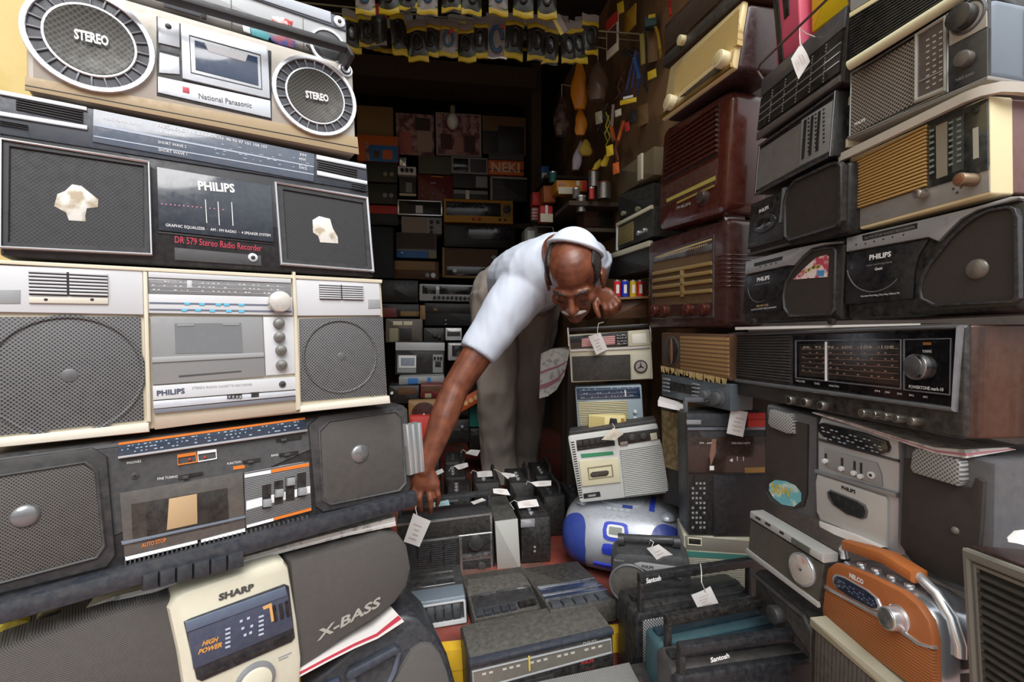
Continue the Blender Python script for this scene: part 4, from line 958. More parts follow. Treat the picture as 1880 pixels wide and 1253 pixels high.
s = RSet('valve_radio', 'brown bakelite radio with dark slanting louvres and one fluted knob', [(1220, 240), (1345, 158), (1337, 392), (1203, 425)], .125, yaw=-76)
shell(s, BAKE, .125, .03)
o = s.poly('grille_recess', [(1230, 252), (1321, 190), (1320, 284), (1217, 338)], mat('dark_louvre', '#1a0d0a', .6, dust=.1), .003, 0)
mb = MB()
for k in range(10):
    t0, t1 = k / 10, (k + .5) / 10; f_ = lambda u, t: s.q((1230 + 91 * u) * (1 - t) + (1217 + 103 * u) * t, (252 - 62 * u) * (1 - t) + (338 - 54 * u) * t)
    mb.add(slab([f_(0, t0), f_(1, t0), f_(1, t1), f_(0, t1)], -.011, -.002, .003))
mb.mk('louvres', BAKE, o)
o = s.poly('dial_glass', [(1216, 345), (1320, 291), (1317, 340), (1213, 382)], glossy('#4a2c24', .15), .004)
s.poly('tuning_strip', [(1226, 366), (1316, 323), (1316, 331), (1226, 372)], ink('#a79a4c'), .0046, 0, parent=o); s.poly('tuning_strip', [(1245, 371), (1314, 339), (1314, 343), (1245, 375)], ink('#8f7a3c'), .0046, 0, parent=o)
k = s.knob(1294, 363, 11, plastic('#4a3a34', .3), .018, skirt=1.25)
s.text('PHILIPS', (1244, 385), (1270, 376), 5, LGREY, .003, bold=.03)
s.P('paper_folded', ([(s.W / 2 - .03, -.004, s.H + .001), (s.W / 2 + .006, -.002, s.H + .001), (s.W / 2 + .006, .12, s.H + .002), (s.W / 2 - .03, .12, s.H + .002), (s.W / 2 - .03, -.004, s.H + .006), (s.W / 2 + .004, -.002, s.H + .006), (s.W / 2 + .004, .12, s.H + .006), (s.W / 2 - .03, .12, s.H + .006)], [(3, 2, 1, 0), (4, 5, 6, 7), (0, 1, 5, 4), (1, 2, 6, 5), (2, 3, 7, 6), (3, 0, 4, 7)]), mat('brown_cardboard', '#8f6338', .8)) if False else None
BK1 = s

# --- ivory fronted radio and dark radio above
s = RSet('valve_radio', 'ivory fronted radio in dark brown case, two cream knobs below the grille', [(1237, 125), (1372, 2), (1352, 128), (1219, 223)], .12, yaw=-80, sl=8)
s.P('cabinet', both(rrect(-s.W / 2, .0, s.W / 2, s.H, .012, 5), .004, .13, .01), mat('dark_brown_case', '#34181a', .35, coat=.2, dust=.1))
IV = mat('ivory_plastic', '#e3cd96', .4, dust=.08)
s.P('front_panel', both(rrect(-s.W / 2, 0, s.W / 2, s.H, .004), -.012, .006, .006), IV)
s.poly('speaker_grille', [(1246, 130), (1366, 18), (1362, 84), (1244, 178)], mat('ivory_mesh', '#d6bb7c', .5, pat='weave', col2='#a98c50', f=330, duty=.35, dust=.1), .0126, 0)
o = s.poly('dial_strip', [(1250, 185), (1345, 107), (1340, 124), (1250, 196)], glossy('#3f382e', .2), .014); s.poly('scale_line', [(1262, 188), (1306, 156), (1306, 157), (1262, 189)], INKW, .0146, 0, parent=o)
for x, y, r in ((1243, 192, 11), (1339, 114, 13)): s.knob(x, y, r, mat('ivory_knob', '#e0d3ac', .35, dust=.1), .034, cap=mat('ivory_knob', '#cdbb8c', .35))
s.poly('gold_lip', [(1219, 214), (1352, 118), (1352, 126), (1219, 222)], mat('gold_trim', '#8f6f34', .35, metal=.6), .016, .002)
s = RSet('valve_radio', 'dark brown radio above the ivory one, cut off by the picture top', [(1220, 46), (1374, -118), (1372, -6), (1219, 126)], .12, yaw=-80, sl=6)
s.body(mat('dark_brown_case', '#3c2416', .4, coat=.2, dust=.1), .004, .005)
s.poly('dial_strip', [(1220, 106), (1370, -34), (1371, -10), (1219, 124)], plastic('#4a4742', .4, dust=.2), .005, .001); s.poly('grille_cloth', [(1224, 52), (1370, -104), (1368, -42), (1222, 98)], mat('speaker_cloth', '#4a321e', .9, dust=.1), .003)
s.knob(1258, 75, 9, mat('ivory_knob', '#d8cb9c', .35, dust=.1), .02)

# --- cane fronted set and car style stereo under the bakelite radio
s = RSet('speaker_box', 'open speaker box with frayed cane matting over its front', [(1213, 609), (1340, 614), (1340, 700), (1216, 682)], .07, 'speaker', yaw=-74, sy=4)
s.body(mat('old_board', '#5a3a20', .7, dust=.2), .002, .003)
s.rect('cane_matting', (1250, 616, 1339, 694), mat('cane_matting', '#a9834e', .8, pat='weave', col2='#5d3f20', f=260, f2=90, duty=.35, dust=.15), .004, 0)
x, z = s.q(1233, 645); r = s.r(1233, 645, 28)
o = s.P('speaker_cone', slab(oval(x, z, r * .9, r), -.004, 0, .003), plastic('#4a4640', .6)); s.P('cone_hole', slab(oval(x + r * .15, z, r * .62, r * .85), -.0046, -.003, .0004), BLACK, o); s.P('cone_strut', slab(oval(x + r * .12, z, r * .14, r * .85), -.007, -.004, .002), mat('rusty_brown', '#7a4a30', .6), o)
mb = MB(); rg = random.Random(5)
for k in range(34):
    px = 1216 + k * 3.6; y0 = 672 + k * .7; mb.add(slab([s.q(px, y0), s.q(px + 1.4, y0), s.q(px + 1.4 + rg.uniform(-2, 2), y0 + rg.uniform(6, 13)), s.q(px + rg.uniform(-2, 2), y0 + rg.uniform(5, 12))], -.006, -.003, 0))
mb.mk('frayed_fringe', mat('straw', '#b8a06a', .8, dust=.05), s.root)
s = RSet('car_stereo', 'blue-grey flat stereo with two round knobs, squeezed under the cane box', [(1214, 684), (1342, 706), (1342, 756), (1214, 730)], .07, 'stereo', yaw=-74, sy=4, sr=6)
s.body(plastic('#56626a', .4, dust=.2), .003, .004)
o = s.poly('tape_slot', [(1230, 700), (1274, 709), (1274, 726), (1230, 716)], BLACK, .003, 0)
for x0 in (1219, 1273):
    for k in range(4): s.poly('chrome_bar', [(x0, 694 + k * 7 + (x0 - 1219) * .17), (x0 + 12, 696 + k * 7 + (x0 - 1219) * .17), (x0 + 12, 699 + k * 7 + (x0 - 1219) * .17), (x0, 697 + k * 7 + (x0 - 1219) * .17)], LGREY, .006, .0005)
for x, y, r in ((1297, 727, 10), (1319, 732, 12)): s.knob(x, y, r, plastic('#55585c', .35), .016, skirt=1.3)

# --- silver three piece stereo under the walnut radio
HG = mat('speaker_grey', '#55565a', .5, dust=.2); HC_ = mat('speaker_cloth', '#3f3a38', .8, pat='dots', col2='#2a2725', f=380, duty=.33, dust=.3, dcol='#5f5046')
HS = mat('silver_plastic', '#b6b7b8', .4, metal=.25, dust=.15); HS2 = mat('silver_plastic', '#bdbcb8', .4, metal=.2, dust=.12)
SP2 = mat('perforated_grille', '#a8a8a6', .45, pat='dots', col2='#5a5a5a', f=210, duty=.36, dust=.1)
root = empty('stereo_system', Matrix.Translation(Vector(P(1576, 960, RP(1576)))), 'silver cassette stereo between two dark grey speakers, folded newspaper on top', 'stereo', RG)
def hset(name, cor, D, yaw=-70):
    s = Set(name, None, None, cor, RPp(.0), D, yaw=yaw, sy=6, sl=4, sr=3); s.root.parent = root; s.root.matrix_parent_inverse = root.matrix_world.inverted(); return s
def hmesh(s, name, vf, m, parent):
    o = s.P(name, vf, m, parent)
    return o
def as_part(s, name, vf, m):
    """Turns the measured frame into a mesh part of the stereo that carries its own sub-parts."""
    M = s.root.matrix_world.copy(); bpy.data.objects.remove(s.root); o = mk(name, [(p[0], p[1], p[2] + max(0, p[1]) * s.sh) for p in vf[0]], vf[1], m, root)
    o.matrix_parent_inverse = root.matrix_world.inverted(); o.matrix_world = M; s.root = o; return o
def hset2(name, cor, D, outline, m, b, yaw=-70):
    s = Set('stereo_piece', None, None, cor, RPp(.0), D, yaw=yaw, sy=6, sl=4, sr=3)
    as_part(s, name, both([s.q(*p) for p in outline] if outline else rrect(-s.W / 2, 0, s.W / 2, s.H, .006), 0, D, b), m); return s
bpy.context.view_layer.update()
s = hset2('speaker', [(1405, 744), (1502, 766), (1499, 955), (1403, 917)], .14, [(1406, 744), (1500, 766), (1498, 956), (1440, 936), (1412, 922), (1403, 905)], HG, .008)
s.poly('speaker_grille', [(1410, 762), (1486, 780), (1484, 908), (1478, 930), (1462, 934), (1424, 918), (1408, 900)], HC_, .006, .002)
s.poly('tweeter_grille', [(1420, 752), (1458, 760), (1464, 770), (1465, 796), (1452, 796), (1422, 784), (1417, 776)], SP2, .014, .004)
o = s.poly('round_sticker', [(1417, 888), (1427, 881), (1446, 883), (1464, 891), (1475, 905), (1475, 920), (1462, 930), (1440, 926), (1424, 914), (1416, 900)], mat('printed_sticker', '#6fb0b8', .4, pat='blot', col2='#c9d3c4', f=45, duty=.55, dust=0), .007, 0)
s.text('50W', (1421, 902), (1458, 914), 16, ink('#c8b040'), .0078, bold=.02, parent=o)
s = hset2('cassette_unit', [(1502, 766), (1652, 804), (1650, 1021), (1500, 961)], .15, [(1505, 766), (1650, 803), (1652, 860), (1649, 1021), (1505, 966), (1499, 945), (1499, 780)], HS, .008)
o = s.poly('tuning_dial', [(1506, 778), (1516, 776), (1590, 795), (1632, 810), (1637, 822), (1634, 830), (1620, 834), (1570, 824), (1524, 808), (1507, 792)], glossy('#17191e', .05), .008, .001)
mb = MB()
for r_ in range(4):
    for k in range(13):
        if (k * 5 + r_ * 3) % 7 < 4: x = 1513 + k * 8.6 + r_ * 2; y = 783 + k * 2.3 + r_ * 6.5; mb.add(slab([s.q(x, y), s.q(x + 5, y + 1.3), s.q(x + 5, y + 3.3), s.q(x, y + 2)], -.0086, -.007, 0))
mb.mk('scale_marks', ink('#9fb0b4'), o)
s.poly('seam', [(1500, 804), (1651, 845), (1651, 849), (1500, 808)], MGREY, .003, .001); s.poly('control_panel', [(1516, 823), (1560, 836), (1612, 850), (1620, 870), (1622, 893), (1560, 872), (1518, 856)], plastic('#8f8f8e', .45, dust=.15), .004, .001)
for x, y0, y1 in ((1519, 832, 852), (1549, 840, 866), (1572, 846, 874), (1584, 849, 880)):
    o = s.poly('slider_slot', [(x - 2, y0), (x + 2, y0 + 1), (x + 2, y1), (x - 2, y1 - 1)], DGREY, .005, 0); s.disc('slider_knob', x, y1 - 6, 4.5, WHITEP, .010, parent=o)
s.disc('headphone_socket', 1603, 872, 6.5, WHITEP, .007); s.disc('socket_hole', 1603, 872, 3, BLACK, .0076)
s.poly('ledge', [(1499, 862), (1650, 905), (1651, 914), (1499, 868)], mat('silver_plastic', '#8c8d8f', .35, metal=.3, dust=.1), .008, .003)
o = s.poly('cassette_door', [(1504, 870), (1630, 912), (1634, 920), (1632, 1006), (1512, 954), (1503, 940), (1501, 885)], HS2, .007, .003)
g = s.poly('cassette_window', [(1524, 902), (1530, 898), (1580, 918), (1594, 926), (1599, 938), (1597, 950), (1588, 953), (1560, 944), (1534, 926), (1526, 914)], plastic('#55565a', .3), .010, .002, parent=o)
s.poly('window_glass', [(1528, 903), (1532, 901), (1580, 920), (1592, 928), (1596, 938), (1594, 948), (1586, 950), (1560, 941), (1537, 924)], glossy('#1c2022'), .0108, 0, parent=g)
s.text('PHILIPS', (1550, 897), (1576, 906), 6.5, INKB, .0078, bold=.035, parent=o); s.poly('door_slot', [(1524, 965), (1630, 1003), (1630, 1006), (1524, 968)], BLACK, .0078, 0, parent=o)
s = hset2('speaker', [(1657, 808), (1828, 850), (1815, 1112), (1653, 1020)], .16, [(1658, 808), (1828, 850), (1826, 980), (1816, 1112), (1740, 1082), (1690, 1056), (1655, 1016)], HG, .010)
s.poly('speaker_grille', [(1664, 842), (1680, 843), (1684, 866), (1788, 898), (1796, 876), (1812, 884), (1806, 980), (1796, 1060), (1776, 1078), (1728, 1062), (1678, 1030), (1658, 1000)], HC_, .006, .002)
s.poly('tweeter_grille', [(1696, 820), (1772, 842), (1778, 850), (1779, 882), (1770, 892), (1690, 868), (1684, 858), (1688, 828)], SP2, .016, .005)
s.dome('dust_cap', 1760, 974, 7, .004, mat('speaker_dome', '#6e6862', .4), -.006)
HIFI = s

# --- small black and silver set radio, dark recorder under it
s = RSet('portable_radio', 'slim radio with sloping silver top, fine grille and round clock-like dial', [(1379, 950), (1514, 1029), (1505, 1115), (1373, 1015)], .06, yaw=-76, t=-.06, sl=3)
s.body(plastic('#1f1f20', .4), .002, .003)
ALU = mat('worn_aluminium', '#c4c3bf', .35, metal=.4, dust=.2, dcol='#8f8b84')
s.P('silver_top', slab([(-s.W / 2, s.H - .004), (s.W / 2, s.H - .004), (s.W / 2, s.H + .012), (-s.W / 2, s.H + .012)], -.004, .03, .004), ALU)
s.poly('silver_base', [(1373, 1007), (1505, 1106), (1505, 1116), (1373, 1017)], ALU, .005, .001)
s.poly('speaker_grille', [(1380, 956), (1512, 1036), (1504, 1106), (1376, 1007)], mat('lined_grille', '#5a554b', .5, pat='sz', col2='#1d1b19', f=330, duty=.5, dust=.2), .002, 0)
o = s.disc('tuning_dial', 1475, 1046, 30, CHROME, .007, .002); s.disc('dial_face', 1475, 1046, 26, mat('dial_paper', '#b3aea6', .4, pat='blot', col2='#a87a72', f=40, duty=.6, dust=.1), .0076, .0005, parent=o); s.disc('dial_hub', 1476, 1046, 2.5, DGREY, .009, parent=o)
for k, (a, b) in enumerate(((.10, .18), (.25, .33), (.46, .52))): s.lrect('top_slot', -s.W / 2 + s.W * a, s.H + .004, -s.W / 2 + s.W * b, s.H + .009, BLACK, .0045)
s.lrect('top_window', -s.W / 2 + s.W * .63, s.H - .001, -s.W / 2 + s.W * .86, s.H + .010, glossy('#55564f', .2), .006)
SLIM = s
s = RSet('cassette_recorder', 'dark grey rounded recorder mostly hidden below the slim silver radio', [(1384, 1042), (1502, 1140), (1500, 1230), (1382, 1120)], .07, 'cassette recorder', yaw=-76, t=-.05, sl=3)
s.body(plastic('#38373a', .45, dust=.25), .010, .012); s.P('rim', tube([(-s.W / 2 + .006, -.004, s.H - .012), (s.W / 2 - .03, -.004, s.H - .012), (s.W / 2 - .01, -.004, s.H - .03), (s.W / 2 - .008, -.004, .01)], .005, 8), plastic('#4a4a4c', .4, dust=.2))
s.knob(1432, 1128, 16, plastic('#454548', .4), .02)

# --- orange leatherette radio
s = RSet('portable_radio', 'orange radio with chrome sides and an orange grip handle', [(1513, 1024), (1722, 1122), (1723, 1297), (1513, 1142)], .075, yaw=-76, t=-.07, sr=4)
OR = mat('orange_leatherette', '#a05c30', .5, dust=.06, dcol='#c78a58'); OR2 = mat('orange_ribbed_grille', '#a5622f', .5, pat='sz', col2='#6f3a1a', f=230, duty=.3, dust=.08)
out = [(1513, 1138), (1514, 1060), (1520, 1042), (1534, 1032), (1560, 1040), (1600, 1056), (1660, 1086), (1690, 1110), (1712, 1142), (1721, 1180), (1723, 1296)]
loc = [s.q(*p) for p in out]
cxl = sum(p[0] for p in loc) / len(loc); czl = sum(p[1] for p in loc) / len(loc)
s.P('cabinet', both([(x, z) for x, z in loc], .006, .085, .012), mat('chromed_plastic', '#b4b8be', .22, metal=.8, dust=0))
s.P('front_panel', both([(cxl + (x - cxl) * .97, czl + (z - czl) * .97) for x, z in loc], -.004, .012, .004), OR)
s.poly('speaker_grille', [(1515, 1083), (1560, 1107), (1640, 1152), (1718, 1196), (1719, 1290), (1516, 1136)], OR2, .0052, .0005)
s.poly('chrome_line', [(1516, 1074), (1638, 1138), (1694, 1180), (1720, 1188), (1720, 1193), (1692, 1186), (1636, 1144), (1516, 1080)], CHROME, .007, .001)
dd = [(1534, 1058), (1540, 1054), (1556, 1060), (1600, 1085), (1618, 1100), (1624, 1114), (1622, 1122), (1612, 1122), (1566, 1098), (1540, 1080), (1533, 1068)]
o = s.poly('dial_rim', dd, CHROME, .007, .002); cx = sum(p[0] for p in dd) / len(dd); cy = sum(p[1] for p in dd) / len(dd)
s.poly('tuning_dial', [(x + (cx - x) * .10, y + (cy - y) * .12) for x, y in dd], glossy('#1c2436', .08), .0078, .0003, parent=o)
mb = MB()
for r_ in range(3):
    for k in range(12):
        if (k * 5 + r_) % 3: x = 1543 + k * 6 + r_ * 2; y = 1062 + k * 3.6 + r_ * 6; mb.add(slab([s.q(x, y), s.q(x + 3, y + 2), s.q(x + 3, y + 3.5), s.q(x, y + 1.5)], -.0082, -.007, 0))
mb.mk('scale_marks', ink('#6f83a8'), o)
s.text('NELCO', (1564, 1060), (1590, 1074), 8, INKW, .0048, bold=.05); 
k = s.knob(1655, 1136, 21, CHROME, .026, 'tuning_knob', skirt=1.12, n=36); s.disc('knob_face', 1655, 1136, 18, mat('spun_metal', '#a9a9a6', .25, metal=.9, dust=.05), .027, parent=k)
s.P('knob_mark', slab(circ(*s.q(1640, 1112), .0018, n=8), -.006, 0, 0), INKW)
hx = [s.q(*p) for p in [(1540, 1030), (1600, 1052), (1680, 1096)]]
zt = s.H
hb = [(-s.W / 2 + .012, .03, s.H - .004), (-s.W / 2 + .008, .03, s.H + .014), (-s.W / 2 + .022, .03, s.H + .026), (0, .03, s.H + .034), (s.W / 2 - .06, .03, s.H + .026), (s.W / 2 - .03, .03, s.H + .012), (s.W / 2 - .008, .03, s.H - .012), (s.W / 2 + .004, .03, s.H - .045), (s.W / 2 + .004, .03, s.H - .06)]
o = s.P('handle', tube(hb, .0075, 10), CHROME)
s.P('hand_grip', both([(-s.W / 2 + .022, s.H + .016), (0, s.H + .024), (s.W / 2 - .056, s.H + .016), (s.W / 2 - .056, s.H + .034), (0, s.H + .043), (-s.W / 2 + .022, s.H + .034)], .014, .046, .006), mat('orange_leatherette', '#a8602c', .45, dust=.06), o)
for u in (.28, .42, .56, .70):
    x = -s.W / 2 + s.W * u; zz = [z for z in [np.interp(x, [p[0] for p in loc[3:9]], [p[1] for p in loc[3:9]])]][0]
    v, f = slab(circ(0, 0, .007, n=16), -.003, .002, .002); s.P('push_button', ([(x + a, .022 + c, zz + .002 - b) for a, b, c in v], f), CHROME)
for zz in (.045, .02): s.P('side_socket', both(rrect(s.W / 2 - .002, zz, s.W / 2 + .001, zz + .018), .035, .05, .0005), BLACK)
NEL = s

# --- louvred dark wood radio at the right edge
s = RSet('table_radio', 'dark wood radio with grey framed louvres, cut off by the lower right corner', [(1769, 1012), (1990, 1078), (2010, 1480), (1806, 1300)], .14, yaw=-70, t=-.10, sl=8, sr=8, sy=15)
s.P('cabinet', both(rrect(-s.W / 2, -.002, s.W / 2, s.H + .004, .002), .0, s.D, .003), mat('dark_mahogany', '#341c1a', .3, coat=.3, dust=.1))
FRM = mat('grey_frame', '#77746c', .45, dust=.2)
s.P('grille_frame', ringm(rrect(-s.W / 2, 0, s.W / 2, s.H), rrect(-s.W / 2 + .012, .012, s.W / 2 - .012, s.H - .014), -.010, .002, .003), FRM); s.P('inner_frame', ringm(rrect(-s.W / 2 + .014, .014, s.W / 2 - .014, s.H - .016), rrect(-s.W / 2 + .019, .019, s.W / 2 - .019, s.H - .021), -.006, .002, .001), FRM)
s.lrect('grille_back', -s.W / 2 + .012, .012, s.W / 2 - .012, s.H - .014, plastic('#1c1a18', .7), .001)
mb = MB(); n = 15
for k in range(n):
    z0 = .02 + (s.H - .042) * k / n; mb.add(slab(rrect(-s.W / 2 + .022, z0, s.W / 2 - .02, z0 + (s.H - .042) / n * .55), -.008, 0, .003))
mb.mk('louvres', plastic('#454440', .5, dust=.25), s.root)
LOUV = s

# --- cream edged box below the orange radio
s = RSet('speaker_box', 'box with dusty cream top edge and ribbed brown front, under the orange radio', [(1487, 1136), (1665, 1275), (1650, 1480), (1492, 1300)], .12, 'speaker', yaw=-74, t=-.10, sl=4)
s.body(plastic('#3a3530', .5), .002, .003); s.P('cream_edge', both(rrect(-s.W / 2 - .002, s.H - .016, s.W / 2 + .002, s.H + .001, .002), -.004, .10, .002), mat('cream_plastic', '#a8a28c', .5, dust=.25)); s.P('base', box3(-s.W / 2, s.W / 2, 0, .12, -.27, 0), plastic('#3a3530', .5))
s.lrect('ribbed_front', -s.W / 2 + .01, .01, s.W / 2 - .01, s.H - .018, mat('ribbed_brown', '#4c4640', .6, pat='sx', col2='#302c28', f=120, duty=.3, dust=.25), .002)
CRB = s
# ---------------------------------------------------------------- radios standing in the middle
FG = 'radios standing on the shop floor'
def FSet(name, label, cor, d, D, cat='radio', yaw=0, group=FG, **k): return Set(name, label, cat, cor, d, D, yaw=yaw, group=group, **k)

# --- cream radio, blue-grey radio and small cream one, leaning recorder
s = FSet('portable_radio', 'cream portable radio with a three-spoke star knob and black handle', [(1042, 616), (1196, 605), (1198, 698), (1050, 704)], 1.62, .09, yaw=-8, sr=4)
CRB1 = mat('aged_cream_plastic', '#c9c4ac', .4, dust=.12)
s.body(CRB1, .004, .004)
o = s.poly('dial_panel', [(1046, 618), (1152, 609), (1153, 636), (1048, 641)], glossy('#17171a', .08), .003)
s.poly('tuning_strip', [(1068, 622), (1129, 616), (1129, 632), (1068, 637)], mat('red_white_scale', '#c9b4ae', .4, pat='sz', col2='#a8323c', f=150, duty=.4, dust=0), .0036, 0, parent=o)
s.ticks('scale_marks', (1132, 614, 1151, 634), 4, INKW, 6, .0036, parent=o)
s.poly('meter_plate', [(1153, 608), (1192, 605), (1193, 633), (1154, 636)], CRB1, .004); s.poly('meter_window', [(1160, 614), (1186, 612), (1187, 630), (1161, 631)], plastic('#e9e6da', .3), .005)
s.poly('chrome_band', [(1047, 643), (1193, 637), (1193, 640), (1047, 646)], CHROME, .004, .0005); 
s.poly('speaker_grille', [(1050, 655), (1157, 651), (1158, 697), (1052, 700)], plastic('#2f2d2c', .6, dust=.2), .003); s.poly('knob_plate', [(1159, 650), (1193, 649), (1194, 695), (1160, 697)], mat('pale_plastic', '#c2bfaa', .4), .003)
o = s.disc('tuning_knob', 1176, 673, 12, BLACK, .008, .001); s.disc('knob_face', 1176, 673, 9.5, metal('#b9b9b6'), .0086, 0, parent=o)
mb = MB(); x, z = s.q(1176, 673); r = s.r(1176, 673, 9.5)
for k in range(3):
    a = rad(90 + 120 * k); d = np.array([math.cos(a), math.sin(a)]); n = np.array([-d[1], d[0]]) * r * .16
    mb.add(slab([tuple(np.array([x, z]) - n), tuple(np.array([x, z]) + d * r), tuple(np.array([x, z]) + n)], -.0096, -.008, 0))
mb.mk('star_spokes', INKB, o)
s.P('handle', both(rrect(-s.W / 2 + .004, s.H + .010, s.W / 2 - .004, s.H + .022, .003), .0, .016, .003), BLACK)
for sx in (-1, 1): s.P('handle_arm', both(rrect(sx * s.W / 2 - .003, s.H - .04, sx * s.W / 2 + .003, s.H + .024, .002), .002, .014, .001), CHROME)
s.P('side_socket', both(rrect(s.W / 2 - .001, s.H * .4, s.W / 2 + .001, s.H * .48), .03, .045, .0005), BLACK)
M3 = s
s = FSet('portable_radio', 'blue-grey radio with dark blue dial and cream ribbed grille, below the star-knob radio', [(1054, 711), (1178, 707), (1186, 842), (1066, 846)], 1.62, .10, yaw=-8, sr=4)
BGP = mat('blue_grey_plastic', '#8fa0aa', .4, dust=.12)
s.body(BGP, .004, .004)
o = s.poly('dial_panel', [(1058, 713), (1174, 711), (1176, 731), (1060, 734)], glossy('#22344e', .08), .003); s.ticks('scale_marks', (1064, 714, 1170, 731), 3, ink('#9fb4c8'), 20, .0036, parent=o); s.poly('tuning_pointer', [(1146, 716), (1148, 716), (1150, 728), (1148, 728)], INKW, .004, 0, parent=o)
s.poly('speaker_grille', [(1061, 738), (1152, 736), (1160, 838), (1070, 842)], mat('cream_ribbed_grille', '#d8cfa4', .45, pat='sz', col2='#3a3a38', f=170, duty=.42, dust=.1), .003)
for y in (756, 768, 778): s.P('push_button', slab(circ(*s.q(1166, y), .006, n=14), -.008, .002, .001), WHITEP)
s.P('side_socket', both(rrect(s.W / 2 - .001, s.H * .72, s.W / 2 + .0015, s.H * .80), .04, .06, .0005), BLACK); s.P('side_switch', both(rrect(s.W / 2 - .001, s.H * .45, s.W / 2 + .002, s.H * .56), .035, .05, .0005), BLACK)
M2 = s
s = FSet('pocket_radio', 'small pale yellow pocket radio lying against the cream ribbed grille', [(1079, 758), (1149, 766), (1151, 800), (1082, 806)], 1.54, .03, yaw=-4, sr=6)
s.body(mat('pale_yellow_plastic', '#d9c98a', .4, dust=.12), .006, .006); s.poly('speaker_grille', [(1083, 764), (1110, 766), (1110, 800), (1084, 803)], mat('pale_yellow_grille', '#c9b878', .5, pat='dots', col2='#8a7a48', f=330, duty=.3), .001); s.poly('dark_knob', [(1120, 768), (1132, 769), (1134, 782), (1118, 782)], BLACK, .005, .001); s.poly('gold_trim', [(1140, 768), (1146, 769), (1147, 790), (1141, 790)], mat('gold_trim', '#b08a40', .35, metal=.5), .002)
s = FSet('cassette_recorder', 'tilted pale grey cassette recorder standing on the silver-blue CD boombox', [(1043, 800), (1205, 777), (1233, 907), (1063, 926)], 1.50, .07, 'cassette recorder', yaw=-8, roll=8, sr=8)
PG = mat('pale_grey_plastic', '#c9cac6', .42, dust=.1)
s.body(PG, .010, .006)
s.P('dark_top', both(rrect(-s.W / 2 + .006, s.H - .004, s.W / 2 - .002, s.H + .010, .003), .006, .07, .003), plastic('#3a3a3c', .5, dust=.2))
o = s.poly('key_well', [(1058, 809), (1127, 799), (1129, 818), (1060, 828)], BLACK, .002, 0)
for k in range(6): s.poly('piano_key', [(1059 + k * 11.3, 810 - k * 1.6), (1069 + k * 11.3, 808.6 - k * 1.6), (1070.5 + k * 11.3, 818 - k * 1.6), (1060.5 + k * 11.3, 819.5 - k * 1.6)], plastic('#2c2d30', .35), .007, .001, parent=o)
o = s.poly('control_panel', [(1133, 797), (1209, 787), (1213, 806), (1136, 818)], plastic('#232326', .35), .003)
for x in (1160, 1181): s.knob(x, 803 - (x - 1160) * .13, 6, plastic('#4a4a4c', .35), .010, parent=o)
s.poly('meter_window', [(1193, 796), (1205, 794), (1207, 806), (1195, 808)], mat('pale_plastic', '#cfcab0', .35), .006, parent=o); s.poly('counter_window', [(1138, 812), (1152, 810), (1153, 817), (1139, 819)], metal('#a9a8a2'), .005, parent=o)
s.poly('green_strip', [(1066, 834), (1125, 829), (1127, 835), (1068, 841)], ink('#3d8a62'), .0015, 0)
o = s.poly('cassette_door', [(1063, 846), (1135, 841), (1140, 885), (1069, 893)], mat('cream_plastic', '#d6cfb0', .4, dust=.06), .006, .002)
s.frame('window_frame', [(1078, 858), (1124, 852), (1127, 875), (1081, 881)], [(1081, 860), (1122, 855), (1124, 873), (1083, 878)], mat('bronze_trim', '#8f8568', .4), .0072, .0006, parent=o)
cxp = [s.q(*p) for p in ((1084, 869), (1088, 866), (1114, 863), (1118, 865), (1117, 870), (1114, 873), (1088, 876), (1084, 874))]; s.P('tape_window', slab(cxp, -.0075, -.005, .0003), glossy('#3a382f'), o)
o = s.P('speaker_grille', slab([s.q(*p) for p in [(1138, 826), (1214, 814), (1228, 902), (1148, 912)]], -.0015, .001, 0), plastic('#5a5b59', .5))
mb = MB()
for k in range(26):
    t0, t1 = k / 26, (k + .62) / 26; f_ = lambda u, t: s.q((1138 + 76 * u) * (1 - t) + (1148 + 80 * u) * t, (826 - 12 * u) * (1 - t) + (912 - 10 * u) * t)
    mb.add(slab([f_(0, t0), f_(1, t0), f_(1, t1), f_(0, t1)], -.005, -.001, .0006))
mb.mk('grille_bars', PG, o)
mb = MB()
for k in range(24): mb.add(slab([s.q(1048 + k * .7, 812 + k * 4.4), s.q(1054 + k * .7, 811 + k * 4.4), s.q(1054.3 + k * .7, 813 + k * 4.4), s.q(1048.3 + k * .7, 814 + k * 4.4)], -.001, .001, 0))
mb.mk('edge_ribs', DGREY, s.root)
o = s.poly('badge', [(1071, 907), (1101, 903), (1103, 912), (1072, 916)], BLACK, .0015, 0); s.poly('badge_mark', [(1080, 909), (1094, 907), (1094, 911), (1080, 913)], LGREY, .002, 0, parent=o)

